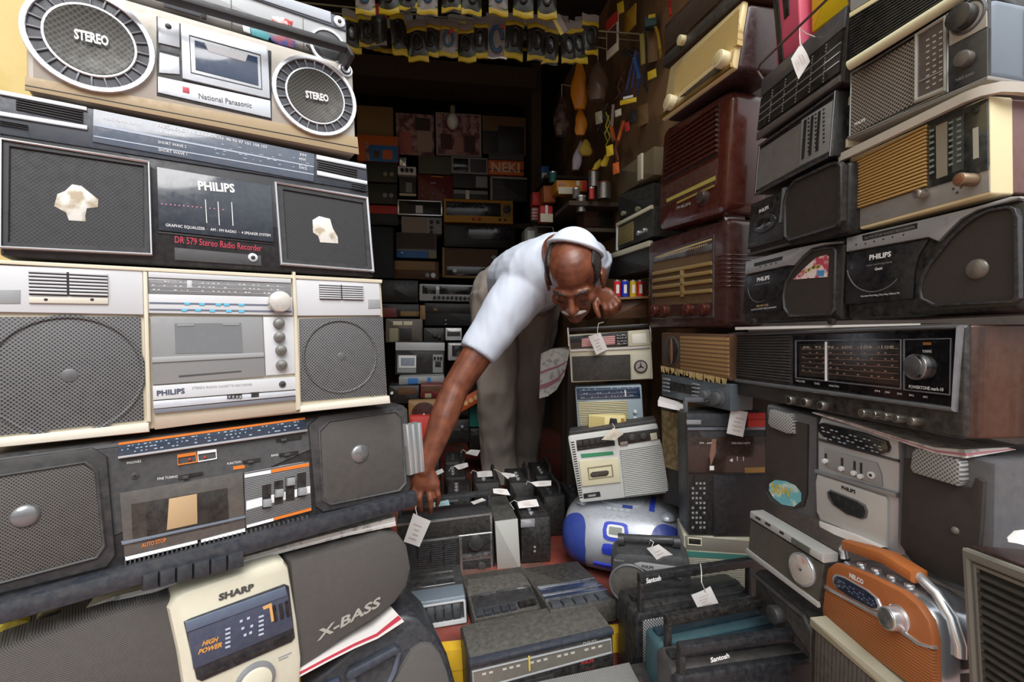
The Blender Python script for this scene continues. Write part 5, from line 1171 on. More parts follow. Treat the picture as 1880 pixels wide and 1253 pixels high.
# --- silver and blue CD boombox
class Blob:
    """A rounded cabinet: an egg-shaped surface whose panels are lifted off it by a few millimetres."""
    def __init__(b, root, W, D, H, e=2.6, ex=3.2): b.root, b.W, b.D, b.H, b.e, b.ex = root, W, D, H, e, ex
    def p(b, u, v, off=0.0):
        s = max(1e-4, 1 - abs(u) ** b.ex) ** (1 / b.ex); q = 2 / b.e
        c, sn = math.cos(v), math.sin(v); cy = math.copysign(abs(c) ** q, c); sz = math.copysign(abs(sn) ** q, sn)
        y = -(b.D / 2) * s * cy; z = (b.H / 2) * s * sz
        y += .28 * z * (1 if z > 0 else 0)          # front leans back above the middle
        n = np.array([u ** 3 * .8, y / b.D, z / b.H]); n = n / (np.linalg.norm(n) + 1e-9)
        return np.array([u * b.W / 2, y, z + b.H / 2]) + n * off
    def patch(b, name, u0, u1, v0, v1, m, off, n=14, k=14, parent=None, shape=None):
        V = []; F = []
        for i in range(n + 1):
            for j in range(k + 1):
                u = u0 + (u1 - u0) * i / n; t = j / k
                if shape: a0, a1 = shape(i / n); t = a0 + (a1 - a0) * t
                V.append(b.p(u, v0 + (v1 - v0) * t, off))
        for i in range(n):
            for j in range(k): F.append((i * (k + 1) + j, i * (k + 1) + j + 1, (i + 1) * (k + 1) + j + 1, (i + 1) * (k + 1) + j))
        N = len(V)
        for i in range(n + 1):
            for j in range(k + 1):
                u = u0 + (u1 - u0) * i / n; t = j / k
                if shape: a0, a1 = shape(i / n); t = a0 + (a1 - a0) * t
                V.append(b.p(u, v0 + (v1 - v0) * t, -.002))
        rim = [i * (k + 1) for i in range(n + 1)] + [n * (k + 1) + j for j in range(1, k + 1)] + [i * (k + 1) + k for i in range(n - 1, -1, -1)] + [j for j in range(k - 1, 0, -1)]
        for a in range(len(rim)): c, d = rim[a], rim[(a + 1) % len(rim)]; F.append((c, d, d + N, c + N))
        return mk(name, V, F, m, parent or b.root)
cdp = PZ(1150, 1010, .09); cdp = P(1152, 1002, 1.50); 
root = empty('boombox', Matrix.Translation(Vector((cdp[0], cdp[1] + .05, .005))) @ Matrix.Rotation(rad(-20), 4, 'Z'), 'rounded silver CD boombox with blue end cheeks and blue ringed display', 'boombox', FG)
B = Blob(root, .385, .26, .215)
SIL3 = mat('silver_paint', '#b4b8bf', .3, metal=.4, dust=.03); BLU = mat('blue_plastic', '#2c3f8c', .35, dust=.04)
el = lambda p=2.0, a=0., c=1.: (lambda t: ((a + c) / 2 - (c - a) / 2 * max(0, 1 - abs(2 * t - 1) ** p) ** (1 / p), (a + c) / 2 + (c - a) / 2 * max(0, 1 - abs(2 * t - 1) ** p) ** (1 / p)))
V = []; F = []; n, k = 40, 36
for i in range(n + 1):
    for j in range(k): V.append(B.p(-1 + 2 * i / n, 2 * math.pi * j / k))
for i in range(n):
    for j in range(k): F.append((i * k + j, (i + 1) * k + j, (i + 1) * k + (j + 1) % k, i * k + (j + 1) % k))
mk('cabinet', V, F, SIL3, root)
o = B.patch('speaker_cheek', -.985, -.52, -1.0, .75, BLU, .004, n=24, shape=el(2.6))
o = B.patch('speaker_cheek', .45, .985, -1.0, .75, BLU, .004, n=24, shape=el(2.6))
o = B.patch('display_ring', -.26, .14, .12, .58, mat('bright_blue_plastic', '#2238b8', .3, dust=.03), .004, n=24, shape=el(4)); B.patch('display_rim', -.20, .08, .20, .50, WHITEP, .0055, n=24, shape=el(4), parent=o); B.patch('display', -.16, .04, .26, .44, plastic('#7f867c', .3), .0065, parent=o)
B.patch('blue_button', -.26, .1, -.10, .06, mat('bright_blue_plastic', '#2238b8', .3, dust=.03), .004, n=20, shape=el(4)); B.patch('blue_button', -.40, .1, -.62, -.42, mat('bright_blue_plastic', '#2238b8', .3, dust=.03), .005, shape=lambda t: (.35 * (1 - t), 1))
B.patch('base_band', -.7, .7, -1.2, -.85, mat('dark_red_plastic', '#5a2a2a', .35), .003)
o = B.patch('lid', -.42, .34, 1.15, 1.9, mat('silver_paint', '#bcc0c6', .25, metal=.4, dust=.06), .004, n=24, shape=el(3))
B.patch('lid_tab', .0, .16, 1.08, 1.16, BLU, .004); B.patch('blue_strut', .42, .50, 1.1, 1.8, mat('bright_blue_plastic', '#2a3ea8', .3, dust=.05), .005); B.patch('blue_strut', -.56, -.50, 1.2, 1.8, mat('bright_blue_plastic', '#2a3ea8', .3, dust=.05), .005)
for u in (-.24, -.14, -.04, .06): B.patch('button', u, u + .07, .93, 1.0, mat('silver_paint', '#d0d3d8', .25, metal=.4), .005, 3, 3)
q = B.p(.70, 1.05, .0); mk('volume_knob', *[x for x in ( [(q[0] + a * 1.0, q[1] + c, q[2] - .004 - bq) for a, bq, c in dome(0, 0, 0, .026, .018)[0]], dome(0, 0, 0, .026, .018)[1])], SIL3, root)
q = B.p(-.68, 1.25, .0); mk('volume_knob', [(q[0] + a, q[1] + c, q[2] - .004 - bq) for a, bq, c in dome(0, 0, 0, .022, .014)[0]], dome(0, 0, 0, .022, .014)[1], SIL3, root)

# --- tall black radio with handle, cream radio under it, cloth panel beside it
s = FSet('radio_recorder', 'tall black and brown radio recorder with grey handle and a red block at its top', [(1258, 758), (1405, 757), (1405, 985), (1265, 985)], 1.27, .10, yaw=-8)
s.body(plastic('#27282b', .4, dust=.15), .004, .005)
s.poly('upper_band', [(1260, 760), (1404, 760), (1404, 782), (1261, 783)], plastic('#3d454f', .4), .003); s.poly('chrome_button', [(1260, 771), (1286, 771), (1286, 779), (1260, 779)], LGREY, .006); s.poly('red_block', [(1371, 758), (1403, 757), (1403, 783), (1371, 784)], mat('red_plastic', '#d8443c', .4, dust=.05), .008, .001); s.poly('red_seam', [(1371, 769), (1403, 768.5), (1403, 770), (1371, 770.5)], mat('red_plastic', '#a02c2a', .4), .0085, 0)
s.poly('chrome_line', [(1262, 785), (1404, 784), (1404, 789), (1262, 790)], metal('#8f9aa8'), .004)
o = s.poly('cassette_door', [(1262, 803), (1404, 801), (1404, 867), (1264, 868)], mat('smoked_window', '#33251f', .15, coat=.6, dust=.06), .004)
s.poly('reflection_mark', [(1306, 806), (1314, 806), (1313, 830), (1304, 856), (1302, 835)], mat('copper_reflect', '#8a6656', .3, dust=.05), .0046, 0, parent=o)  # copper reflection drawn on the window as a coloured sliver
s.text('STEREO RADIO CASSETTE', (1342, 815), (1376, 815), 3.5, INKW, .0046, bold=0, parent=o); s.text('FM - AM', (1284, 815), (1305, 815), 3.5, INKW, .0046, bold=0, parent=o)
s.poly('arrow_mark', [(1344, 841), (1338, 845), (1344, 848)], INKW, .0046, 0, parent=o)
for x in (1352, 1363): s.poly('bar_mark', [(x, 838), (x + 1.2, 838), (x + 1.2, 846), (x, 846)], INKW, .0046, 0, parent=o)
s.poly('logo_mark', [(1302, 855), (1310, 855), (1310, 863), (1302, 863)], INKW, .0046, 0, parent=o); s.poly('gold_label', [(1366, 858), (1403, 857), (1403, 867), (1366, 868)], mat('gold_label', '#a9894e', .35, metal=.4), .005, parent=o)
s.poly('speaker_grille', [(1309, 873), (1404, 872), (1404, 983), (1310, 984)], mat('lined_grille', '#2d2e36', .45, pat='sz', col2='#121216', f=300, duty=.45, dust=.08), .003)
mb = MB()
for r_ in range(10):
    for k in range(4):
        if (r_ * 3 + k) % 4: mb.add(slab([s.q(1270 + k * 7, 886 + r_ * 9), s.q(1274 + k * 7, 886 + r_ * 9), s.q(1274 + k * 7, 890 + r_ * 9), s.q(1270 + k * 7, 890 + r_ * 9)], -.0008, 0, 0))
mb.mk('band_numerals', LGREY, s.root)
s.strap(plastic('#5a5e64', .4, dust=.15), -s.W / 2 + .002, s.W / 2 - .035, s.H + .036, .03, .018, .006)
TALL = s
s = FSet('portable_radio', 'cream radio with teal stripe and ribbed grille, under the tall black recorder', [(1254, 980), (1378, 990), (1382, 1120), (1258, 1112)], 1.27, .12, yaw=-8)
s.body(mat('aged_cream_plastic', '#c4bfa8', .45, dust=.15), .004, .004)
s.poly('dial_panel', [(1258, 984), (1376, 994), (1377, 1016), (1260, 1008)], mat('grey_anodised', '#8f8c80', .4, metal=.3, dust=.2), .003); s.poly('dial_window', [(1264, 988), (1286, 990), (1286, 1000), (1264, 998)], BLACK, .004); s.frame('window_rim', [(1262, 986), (1288, 988), (1288, 1002), (1262, 1000)], [(1264, 988), (1286, 990), (1286, 1000), (1264, 998)], CREAM, .005, .0005)
s.poly('teal_stripe', [(1259, 1012), (1378, 1020), (1379, 1030), (1260, 1022)], ink('#3f7a70'), .002, 0)
s.poly('speaker_grille', [(1262, 1026), (1378, 1034), (1380, 1110), (1264, 1104)], mat('cream_ribbed_grille', '#b9b6a2', .5, pat='sz', col2='#4a4a44', f=220, duty=.45, dust=.1), .003)
s = FSet('speaker_box', 'narrow cloth fronted speaker panel standing behind the tall black recorder', [(1212, 750), (1263, 762), (1263, 872), (1219, 858)], 1.44, .05, 'speaker', yaw=-50, sy=14, sr=6)
s.P('cabinet', both(rrect(-s.W / 2 - .004, -.11, s.W / 2 + .004, s.H + .004, .002), .001, .05, .003), plastic('#2a211a', .5)); s.lrect('speaker_cloth', -s.W / 2 + .003, .003, s.W / 2 - .003, s.H - .003, mat('beige_speaker_cloth', '#8c7a52', .9, pat='blot', col2='#6e5d3c', f=60, dust=.15), .003)

# --- dark radio the hand reaches to
s = FSet('table_radio', 'dark table radio with silver framed tuning panel and carrying handle, beside the reaching hand', [(728, 962), (903, 940), (911, 1053), (735, 1076)], 1.52, .11, yaw=9)
s.body(plastic('#33363c', .4, dust=.15), .004, .006)
s.poly('upper_panel', [(731, 966), (899, 947), (903, 974), (733, 994)], plastic('#2c2b2a', .35, dust=.15), .003)
for a, b_ in (((728, 962), (902, 941)),): s.poly('silver_trim', [(729, 963), (902, 942), (902, 946), (729, 967)], metal('#b9b9b9'), .005, .0008)
o = s.frame('panel_frame', [(842, 983), (903, 976), (905, 1046), (845, 1055)], [(848, 986), (899, 980), (901, 1042), (850, 1050)], metal('#b4b4b2'), .006, .0012); s.poly('tuning_panel', [(848, 986), (899, 980), (901, 1010), (849, 1017)], plastic('#26272a', .3), .004, parent=o); s.poly('silver_strip', [(848, 1020), (902, 1012), (902, 1024), (848, 1031)], metal('#a9a9a8'), .005, parent=o); s.poly('lower_panel', [(849, 1031), (901, 1025), (901, 1044), (850, 1050)], plastic('#2b2d31', .3), .004, parent=o)
s.text('SOLID STATE', (850, 1028), (880, 1024), 3.5, DGREY, .0056, bold=0, parent=o); s.text('1.5', (886, 1023), (901, 1020), 5, DGREY, .0056, bold=0, parent=o)
s.poly('silver_trim', [(760, 993), (843, 984), (843, 988), (760, 998)], metal('#b4b4b2'), .005, .0008); s.poly('silver_trim', [(899, 944), (903, 944), (904, 980), (900, 980)], metal('#b4b4b2'), .005, .0008)
s.knob(873, 995, 13, plastic('#3a3a3c', .3), .018, 'tuning_knob', skirt=1.05); s.knob(884, 1038, 7, plastic('#4a4a4c', .3), .012)
o = s.poly('speaker_grille', [(764, 996), (838, 988), (840, 1054), (768, 1063)], BLACK, .002, 0)
for c in range(3):
    mb = MB()
    for k in range(16):
        x0 = 768 + c * 24; y0 = 998 - c * 2.6 + k * 4.0; mb.add(slab([s.q(x0, y0), s.q(x0 + 21, y0 - 2.3), s.q(x0 + 21, y0), s.q(x0, y0 + 2.3)], -.004, -.001, .0003))
    mb.mk('grille_bars', plastic('#3d3e42', .4), o)
s.strap(plastic('#30343a', .4, dust=.15), -s.W / 2 + .004, s.W / 2 + .002, s.H + .052, .055, .026, .007)
REACH = s
s = FSet('portable_radio', 'pale grey ended dark radio standing end-on right of the tuning panel radio', [(909, 960), (948, 951), (958, 1047), (913, 1051)], 1.54, .22, yaw=10, group='radios standing end-on in rows')
s.P('cabinet', both(rrect(-s.W / 2, 0, s.W / 2, s.H, .003), .004, s.D, .004), plastic('#4a4c48', .45, dust=.25)); s.lrect('end_panel', -s.W / 2, 0, s.W / 2, s.H, mat('pale_grey_plastic', '#aaaaa4', .45, dust=.12), .004, .002, .002)

# --- rows of black radios seen from their ends
def end_radio(a, b, w, L, h, kind, label, yaw=0.0):
    x, y, _ = S(a, b, 0)
    r = empty('portable_radio', Matrix.Translation(Vector((x, y, 0.002))) @ Matrix.Rotation(UA + rad(yaw), 4, 'Z'), label, 'radio', 'radios standing end-on in rows')
    def X(nm, vf, m, p=None): return mk(nm, vf[0], vf[1], m, p or r)
    pm = [plastic('#1e1f22', .38, dust=.15), plastic('#26282c', .4, dust=.2), plastic('#1a1a1c', .35, dust=.1)][kind % 3]
    X('cabinet', both(rrect(-w / 2, 0, w / 2, h, .006), 0, L, .006), pm)
    o = X('top_panel', box3(-w / 2 + .008, w / 2 - .008, .012, L - .012, h - .001, h + .002, .0008), plastic('#2d2f34', .3))
    for k in range(3):
        v, f = slab(circ(0, 0, .008, n=14), -.006, 0, .0015); X('knob', ([(-w * .12 + p, .03 + k * .035 + c, h + .002 - q) for p, q, c in v], f), CHROME if kind % 2 == 0 else MGREY, o)
    X('top_slot', box3(w * .12, w * .32, .03, L - .04, h + .001, h + .003, .0004), BLACK, o)
    if kind == 0: X('chrome_clip', box3(-w / 2 - .002, -w / 2 + w * .45, -.003, .004, h - .03, h - .004, .001), CHROME)
    if kind != 1:
        for k in range(2): X('end_socket', slab(circ(-w * .05, h * .35 - k * .014, .004, n=12), -.0015, .001, .0003), LGREY)
    if kind == 1 or kind == 2:
        X('handle', tube([(w * .3, .02, h - .01), (w * .3, .022, h + .02), (w * .3, .04, h + .032), (w * .3, L - .04, h + .032), (w * .3, L - .022, h + .02), (w * .3, L - .02, h - .01)], .0055, 8), plastic('#2a2b2e', .4))
    return r
rows = [(.324, 1.535, .10, .20, .152, 0, 'black end-on radio with a chrome clip at its near top corner'),
        (.315, 1.745, .095, .18, .200, 2, 'second black end-on radio behind the chrome clip one'),
        (.432, 1.72, .085, .20, .150, 1, 'black end-on recorder left of the CD boombox'),
        (.445, 1.93, .085, .20, .160, 2, 'black end-on recorder behind the one beside the CD boombox'),
        (.525, 1.74, .06, .14, .15, 1, 'black recorder at the right end of the second end-on row'),
        (.19, 1.79, .10, .15, .190, 2, 'dark radio behind the pale grey ended one'),
        (.085, 1.80, .09, .17, .150, 0, 'dark radio right behind the handle beside the reaching hand'),
        (.08, 1.985, .09, .18, .155, 2, 'dark radio in the middle of the third row behind the hand'),
        (-.03, 1.83, .09, .17, .14, 1, 'dark radio just right of the wrist'),
        (-.03, 2.02, .09, .18, .15, 0, 'dark radio behind the wrist, back row'),
        (.085, 2.18, .09, .18, .16, 1, 'dark radio left of the trouser leg, farthest row'),
        (-.03, 2.21, .09, .18, .16, 2, 'dark radio farthest back right of the forearm')]
for a, b, w, L, h, k, lab in rows: end_radio(a, b, w, L, h, k, lab, random.uniform(-2.5, 2.5))

# --- flat cassette recorders lying on the floor
FL = 'flat cassette recorders lying on the floor'
s = FSet('cassette_recorder', 'flat recorder with silver framed row of keys, leftmost of the three lying ones', [(736, 1113), (852, 1098), (859, 1143), (748, 1162)], 1.24, .17, 'cassette recorder', yaw=11, lean=18, group=FL, sl=5)
s.P('cabinet', both(rrect(-s.W / 2 - .004, -.004, s.W / 2 + .004, s.H + .002, .004), .002, .17, .006), plastic('#33363b', .4, dust=.2))
s.P('grey_lip', both(rrect(-s.W / 2, s.H - .006, s.W / 2, s.H + .005, .002), -.002, .055, .002), plastic('#68747f', .4, dust=.1)); s.P('tape_lid', box3(-s.W / 2 + .02, s.W / 2 - .02, .065, .15, s.H + .001, s.H + .006, .002), glossy('#202226', .2))
o = s.P('key_frame', ringm(rrect(-s.W / 2, 0, s.W / 2, s.H - .004, .004), rrect(-s.W / 2 + .006, .012, s.W / 2 - .006, s.H - .010, .002), -.008, .003, .002), SILVER)
for k in range(6): x0 = -s.W / 2 + .012 + k * (s.W - .024) / 6; s.P('piano_key', box3(x0, x0 + (s.W - .024) / 6 * .86, -.006, .003, .013, s.H - .011, .0015), plastic('#2f3640', .35), o)
def flat(label, cor, d, yaw, style):
    s = FSet('cassette_recorder', label, cor, d, .055, 'cassette recorder', yaw=yaw, lean=80, group=FL, sl=8, sy=10, sr=6); s.sh = 0
    s.P('cabinet', both(rrect(-s.W / 2, 0, s.W / 2, s.H + .022, .004), 0, s.D, .004), plastic('#403e3c', .5, dust=.25))
    s.poly('dusty_top', [tuple(np.array(cor[0]) * .97 + np.array(cor[2]) * .03), tuple(np.array(cor[1]) * .97 + np.array(cor[3]) * .03), (cor[1][0] * .58 + cor[2][0] * .42, cor[1][1] * .58 + cor[2][1] * .42), (cor[0][0] * .58 + cor[3][0] * .42, cor[0][1] * .58 + cor[3][1] * .42)], plastic('#504e4a', .55, dust=.3), .001) if style == 0 else None
    f_ = lambda u, t: s.q((cor[0][0] * (1 - u) + cor[1][0] * u) * (1 - t) + (cor[3][0] * (1 - u) + cor[2][0] * u) * t, (cor[0][1] * (1 - u) + cor[1][1] * u) * (1 - t) + (cor[3][1] * (1 - u) + cor[2][1] * u) * t)
    R = lambda nm, u0, u1, t0, t1, m, h=.002, b=.0006, p=None: s.P(nm, slab([f_(u0, t1), f_(u1, t1), f_(u1, t0), f_(u0, t0)], -h, .002, b), m, p)
    if style == 0:
        R('window', .05, .96, .44, .76, glossy('#2b2c30', .12), .004); R('trim_line', .05, .96, .42, .44, metal('#8a8c90'), .004); R('trim_line', .05, .97, .77, .80, metal('#8a8c90'), .005)
        for k in range(5): R('piano_key', .06 + k * .12, .16 + k * .12, .82, .96, plastic('#343a44', .35), .008, .001)
        R('dark_key', .68, .92, .82, .94, BLACK, .010, .001)
    else:
        R('window', .04, .97, .46, .62, glossy('#26324a', .1), .003); R('window', .04, .97, .66, .74, glossy('#26324a', .1), .003)
        for t in (.43, .63, .76): R('silver_trim', .03, .98, t, t + .022, metal('#a9acb2'), .005, .0006)
        for k in range(5): R('piano_key', .06 + k * .17, .20 + k * .17, .84, .98, plastic('#4a5058', .35), .008, .001)
    return s
flat('flat dusty recorder with a dark cassette window, in the middle of the three lying ones', [(853, 1064), (959, 1049), (998, 1114), (868, 1141)], 1.31, 12, 0)
flat('flat recorder with blue windows and silver lines, rightmost of the three lying ones', [(963, 1049), (1062, 1036), (1134, 1100), (1008, 1122)], 1.33, 12, 1)

# --- clock radio, ribbed radio at the lower edge
s = FSet('clock_radio', 'dusty black clock radio with long tuning scale, front row', [(860, 1216), (1126, 1154), (1129, 1264), (868, 1332)], 1.08, .13, yaw=17)
s.body(plastic('#2f2f32', .42, dust=.2), .004, .006); s.P('lower_case', box3(-s.W / 2, s.W / 2, .002, s.D, -.105, .003), plastic('#1d1e22', .3))
s.P('dusty_top', box3(-s.W / 2 + .004, s.W / 2 - .004, .01, s.D - .004, s.H - .002, s.H + .0015, .001), plastic('#4f4e4b', .6, dust=.3)); s.P('top_edge', both(rrect(-s.W / 2, s.H - .012, s.W / 2, s.H + .001, .003), -.006, .012, .003), plastic('#3a4250', .3))
o = s.frame('scale_frame', [(866, 1232), (1121, 1172), (1123, 1199), (868, 1268)], [(869, 1234), (1119, 1175), (1121, 1196), (871, 1264)], LGREY, .004, .0008); s.poly('tuning_scale', [(869, 1234), (1119, 1175), (1121, 1196), (871, 1264)], glossy('#6a665f', .2), .002, 0, parent=o)
s.poly('tuning_pointer', [(969, 1205), (972, 1204), (973, 1230), (970, 1231)], ink('#c9b24a'), .0046, 0, parent=o)
mb = MB()
for k in range(18):
    if k % 4 == 2: continue
    x = 885 + k * 12.5; y = 1236 - k * 12.5 * .238; mb.add(slab([s.q(x, y), s.q(x + 7, y - 1.6), s.q(x + 7, y + 2), s.q(x, y + 3.6)], -.0026, -.001, 0))
mb.mk('scale_marks', ink('#b9b4aa'), o); s.text('PHILIPS', (1070, 1183), (1094, 1177), 4, ink('#b9b4aa'), .0026, bold=0, parent=o)
s.poly('lower_panel', [(870, 1272), (1124, 1205), (1127, 1258), (872, 1326)], plastic('#1d1e22', .3), .002); s.poly('speaker_grille', [(880, 1272), (1016, 1236), (1017, 1290), (880, 1324)], perf('#3a3b3e', '#0a0a0a', 300, .3), .0035); s.text('PHILIPS', (1066, 1220), (1090, 1214), 5, ink('#b83238'), .0026, bold=.03); s.text('Clock', (1072, 1231), (1090, 1226), 4, ink('#7a2a2c'), .0026, bold=0)
s = FSet('portable_radio', 'grey radio with finely ribbed top, only its top showing at the lower edge', [(935, 1262), (1186, 1211), (1235, 1300), (965, 1360)], .98, .30, yaw=12, lean=80, sl=6); s.sh = 0
s.body(plastic('#37373a', .45, dust=.2), .004, .005); s.poly('ribbed_top', [(938, 1264), (1155, 1218), (1198, 1306), (966, 1356)], mat('ribbed_grey', '#8a8984', .5, pat='sx', col2='#47464a', f=260, duty=.45, dust=.1), .002)

# --- small grey recorder, three portables in a row at the lower right
s = FSet('radio_recorder', 'small rounded dark grey recorder with round speaker and roller handle, before the CD boombox', [(1122, 1012), (1264, 1026), (1278, 1160), (1125, 1150)], 1.22, .09, yaw=-6, sr=4)
s.P('cabinet', both(rrect(-s.W / 2, 0, s.W / 2, s.H, .03, 7), 0, .10, .016), plastic('#434649', .4, dust=.12))
s.ring('speaker_rim', 1156, 1072, 37, 33, plastic('#5a5c60', .35), .007, .002); s.disc('speaker_grille', 1156, 1072, 33, mat('speaker_cloth', '#55514c', .85, pat='dots', col2='#3a3734', f=330, duty=.33, dust=.25), .004)
o = s.poly('silver_panel', [(1164, 1035), (1176, 1032), (1250, 1042), (1250, 1062), (1192, 1050)], mat('silver_plastic', '#9fa1a4', .35, metal=.3), .006); s.text('PHILIPS', (1178, 1040), (1200, 1043), 4.5, DGREY, .0066, bold=.03, parent=o); s.text('Bassboost', (1128, 1030), (1146, 1032), 4, LGREY, .001, bold=0)
s.P('handle', tube([(-s.W / 2 + .03, .05, s.H + .004), (-s.W / 2 + .034, .05, s.H + .018), (s.W / 2 - .034, .05, s.H + .018), (s.W / 2 - .03, .05, s.H + .004)], .011, 12), plastic('#3a3d41', .35))
for sx in (-1, 1): s.P('handle_hub', tube([(sx * (s.W / 2 - .036), .05, s.H + .014), (sx * (s.W / 2 - .02), .05, s.H + .014)], .016, 14), plastic('#35373b', .35))
def santosh(label, cor, d, yaw, mc, bc, grille, hz, txt, htxt, D=.10, red=False):
    s = FSet('portable_radio', label, cor, d, D, yaw=yaw, sr=3, sl=2)
    s.P('cabinet', both(rrect(-s.W / 2, 0, s.W / 2, s.H, .016, 5), .012, D, .010), bc); s.P('front_shell', both(rrect(-s.W / 2, -.002, s.W / 2, s.H - .006, .018, 5), -.004, .022, .007), mc)
    s.P('top_ridge', both(rrect(-s.W / 2 + .012, s.H - .006, s.W / 2 - .012, s.H + .007, .003), .034, .060, .003), mc)
    if grille: s.lrect('speaker_grille', -s.W / 2 + .016, .02, s.W * .2, s.H - .022, perf('#8f9092', '#08080a', 200, .36, dust=.05), .006, .004)
    zt = s.H + hz
    w = .016
    o = s.P('handle', both(rrect(-s.W / 2 + .012, zt - .020, s.W / 2 - .004, zt, .004), -.001, .018, .003), mc if not red else BLACK)
    for x in (-s.W / 2 + .012, s.W / 2 - .016): s.P('handle_arm', both(rrect(x, s.H - .03, x + .012, zt - .008, .002), .001, .016, .002), plastic('#222327', .4), o)
    if htxt: s.text('Santosh', (htxt[0], htxt[1]), (htxt[2], htxt[3]), 9, INKW, .002, bold=.03, parent=o)
    if txt: s.text('Santosh', (txt[0], txt[1]), (txt[2], txt[3]), 9, INKW, .0048, bold=.03)
    return s
BKB = plastic('#1f2126', .35, dust=.1)
s1 = santosh('black portable radio with punched grille, farthest of three with raised handles', [(1168, 1124), (1384, 1086), (1386, 1340), (1167, 1390)], 1.13, 17, BKB, plastic('#25262a', .4, dust=.15), True, .082, None, (1186, 1071, 1213, 1065))
TEAL = plastic('#24404f', .38, dust=.06)
s2 = santosh('teal blue portable radio, middle one of three with raised handles', [(1218, 1193), (1440, 1141), (1442, 1410), (1216, 1475)], 1.02, 17, TEAL, plastic('#33525a', .4, dust=.08), False, .062, (1308, 1183, 1342, 1174), None, D=.075, red=True)
s2.poly('red_window', [(1350, 1190), (1362, 1172), (1425, 1156), (1434, 1160), (1434, 1172)], mat('dark_red_window', '#5a1a24', .2, coat=.5, dust=.03), .006)
s2.P('tuning_dial', ringm(circ(s2.W * .22, s2.H * .45, .045, n=36), circ(s2.W * .22, s2.H * .45, .034, n=36), -.008, 0, .002), plastic('#3a3f44', .35))
s3 = santosh('black portable radio, nearest of three with raised handles', [(1240, 1237), (1548, 1192), (1550, 1490), (1238, 1555)], .93, 13, plastic('#20242c', .35, dust=.1), plastic('#4a4848', .35, dust=.15), False, .05, (1502, 1248, 1533, 1238), (1304, 1216, 1338, 1207), D=.08)
# ---------------------------------------------------------------- the shopkeeper
from mathutils import noise as mnoise
def ball(c, r, rot=None, n=18, k=12):
    r = (r, r, r) if isinstance(r, (int, float)) else r
    v = [(0, 0, -1)]; f = []
    for i in range(1, k):
        a = -math.pi / 2 + math.pi * i / k
        v += [(math.cos(a) * math.cos(2 * math.pi * j / n), math.cos(a) * math.sin(2 * math.pi * j / n), math.sin(a)) for j in range(n)]
    v.append((0, 0, 1))
    for j in range(n): f.append((0, 1 + (j + 1) % n, 1 + j))
    for i in range(k - 2):
        for j in range(n): a = 1 + i * n; f.append((a + j, a + (j + 1) % n, a + n + (j + 1) % n, a + n + j))
    t = 1 + (k - 2) * n
    for j in range(n): f.append((t + j, t + (j + 1) % n, len(v) - 1))
    v = np.array(v) * np.array(r)
    if rot is not None: v = v @ np.array(rot).T
    return [tuple(p) for p in v + np.array(c)], f
def chain(pts, rs, n=16):
    mb = MB(); pts = [np.array(p, float) for p in pts]
    for p, r in zip(pts, rs): mb.add(ball(p, r, n=n, k=10))
    for i in range(len(pts) - 1): mb.add(tube([pts[i], pts[i + 1]], [rs[i], rs[i + 1]], n))
    return mb.v, [f for f in mb.f]
def loft(secs, n=28):
    """secs: (centre, lateral axis, third axis, half width, half thickness)"""
    v = []; f = []
    for c, l, t, a, b in secs:
        c = np.array(c, float); l = np.array(l, float); l /= np.linalg.norm(l); t = np.array(t, float); t -= l * (t @ l); t /= np.linalg.norm(t)
        for k in range(n):
            q = 2 * math.pi * k / n; v.append(c + l * a * math.copysign(abs(math.cos(q)) ** .85, math.cos(q)) + t * b * math.copysign(abs(math.sin(q)) ** .85, math.sin(q)))
    m = len(secs)
    for i in range(m - 1):
        for k in range(n): j = (k + 1) % n; f.append((i * n + k, i * n + j, i * n + n + j, i * n + n + k))
    f.append(tuple(range(n))[::-1]); f.append(tuple((m - 1) * n + k for k in range(n)))
    return v, f
def fuse(name, parts, vox, smooth, m, parent=None, disp=None):
    """One continuous skin around overlapping closed shapes."""
    mb = MB()
    for p in parts: mb.add(p)
    me = bpy.data.meshes.new(name); me.from_pydata([tuple(map(float, p)) for p in mb.v], [], mb.f)
    import bmesh
    bm = bmesh.new(); bm.from_mesh(me); bmesh.ops.recalc_face_normals(bm, faces=bm.faces); bm.to_mesh(me); bm.free()
    o = bpy.data.objects.new(name, me); COL.objects.link(o)
    r = o.modifiers.new('remesh', 'REMESH'); r.mode = 'VOXEL'; r.voxel_size = vox
    s = o.modifiers.new('smooth', 'SMOOTH'); s.factor = .5; s.iterations = smooth
    dg = bpy.context.evaluated_depsgraph_get()
    new = bpy.data.meshes.new_from_object(o.evaluated_get(dg))
    o.modifiers.clear(); o.data = new; bpy.data.meshes.remove(me); new.name = name
    if disp:
        n = len(new.vertices); co = np.empty(n * 3); new.vertices.foreach_get('co', co); co = co.reshape(-1, 3)
        nn = np.empty(n * 3); new.vertex_normals.foreach_get('vector', nn); nn = nn.reshape(-1, 3)
        co += nn * np.array([disp(c) for c in co])[:, None]; new.vertices.foreach_set('co', co.ravel())
    new.materials.clear(); new.materials.append(m)
    new.polygons.foreach_set('use_smooth', [True] * len(new.polygons)); new.update()
    if parent is not None: o.parent = parent
    return o
SKIN = mat('brown_skin', '#7a4733', .42, dust=.0, spec=.4)
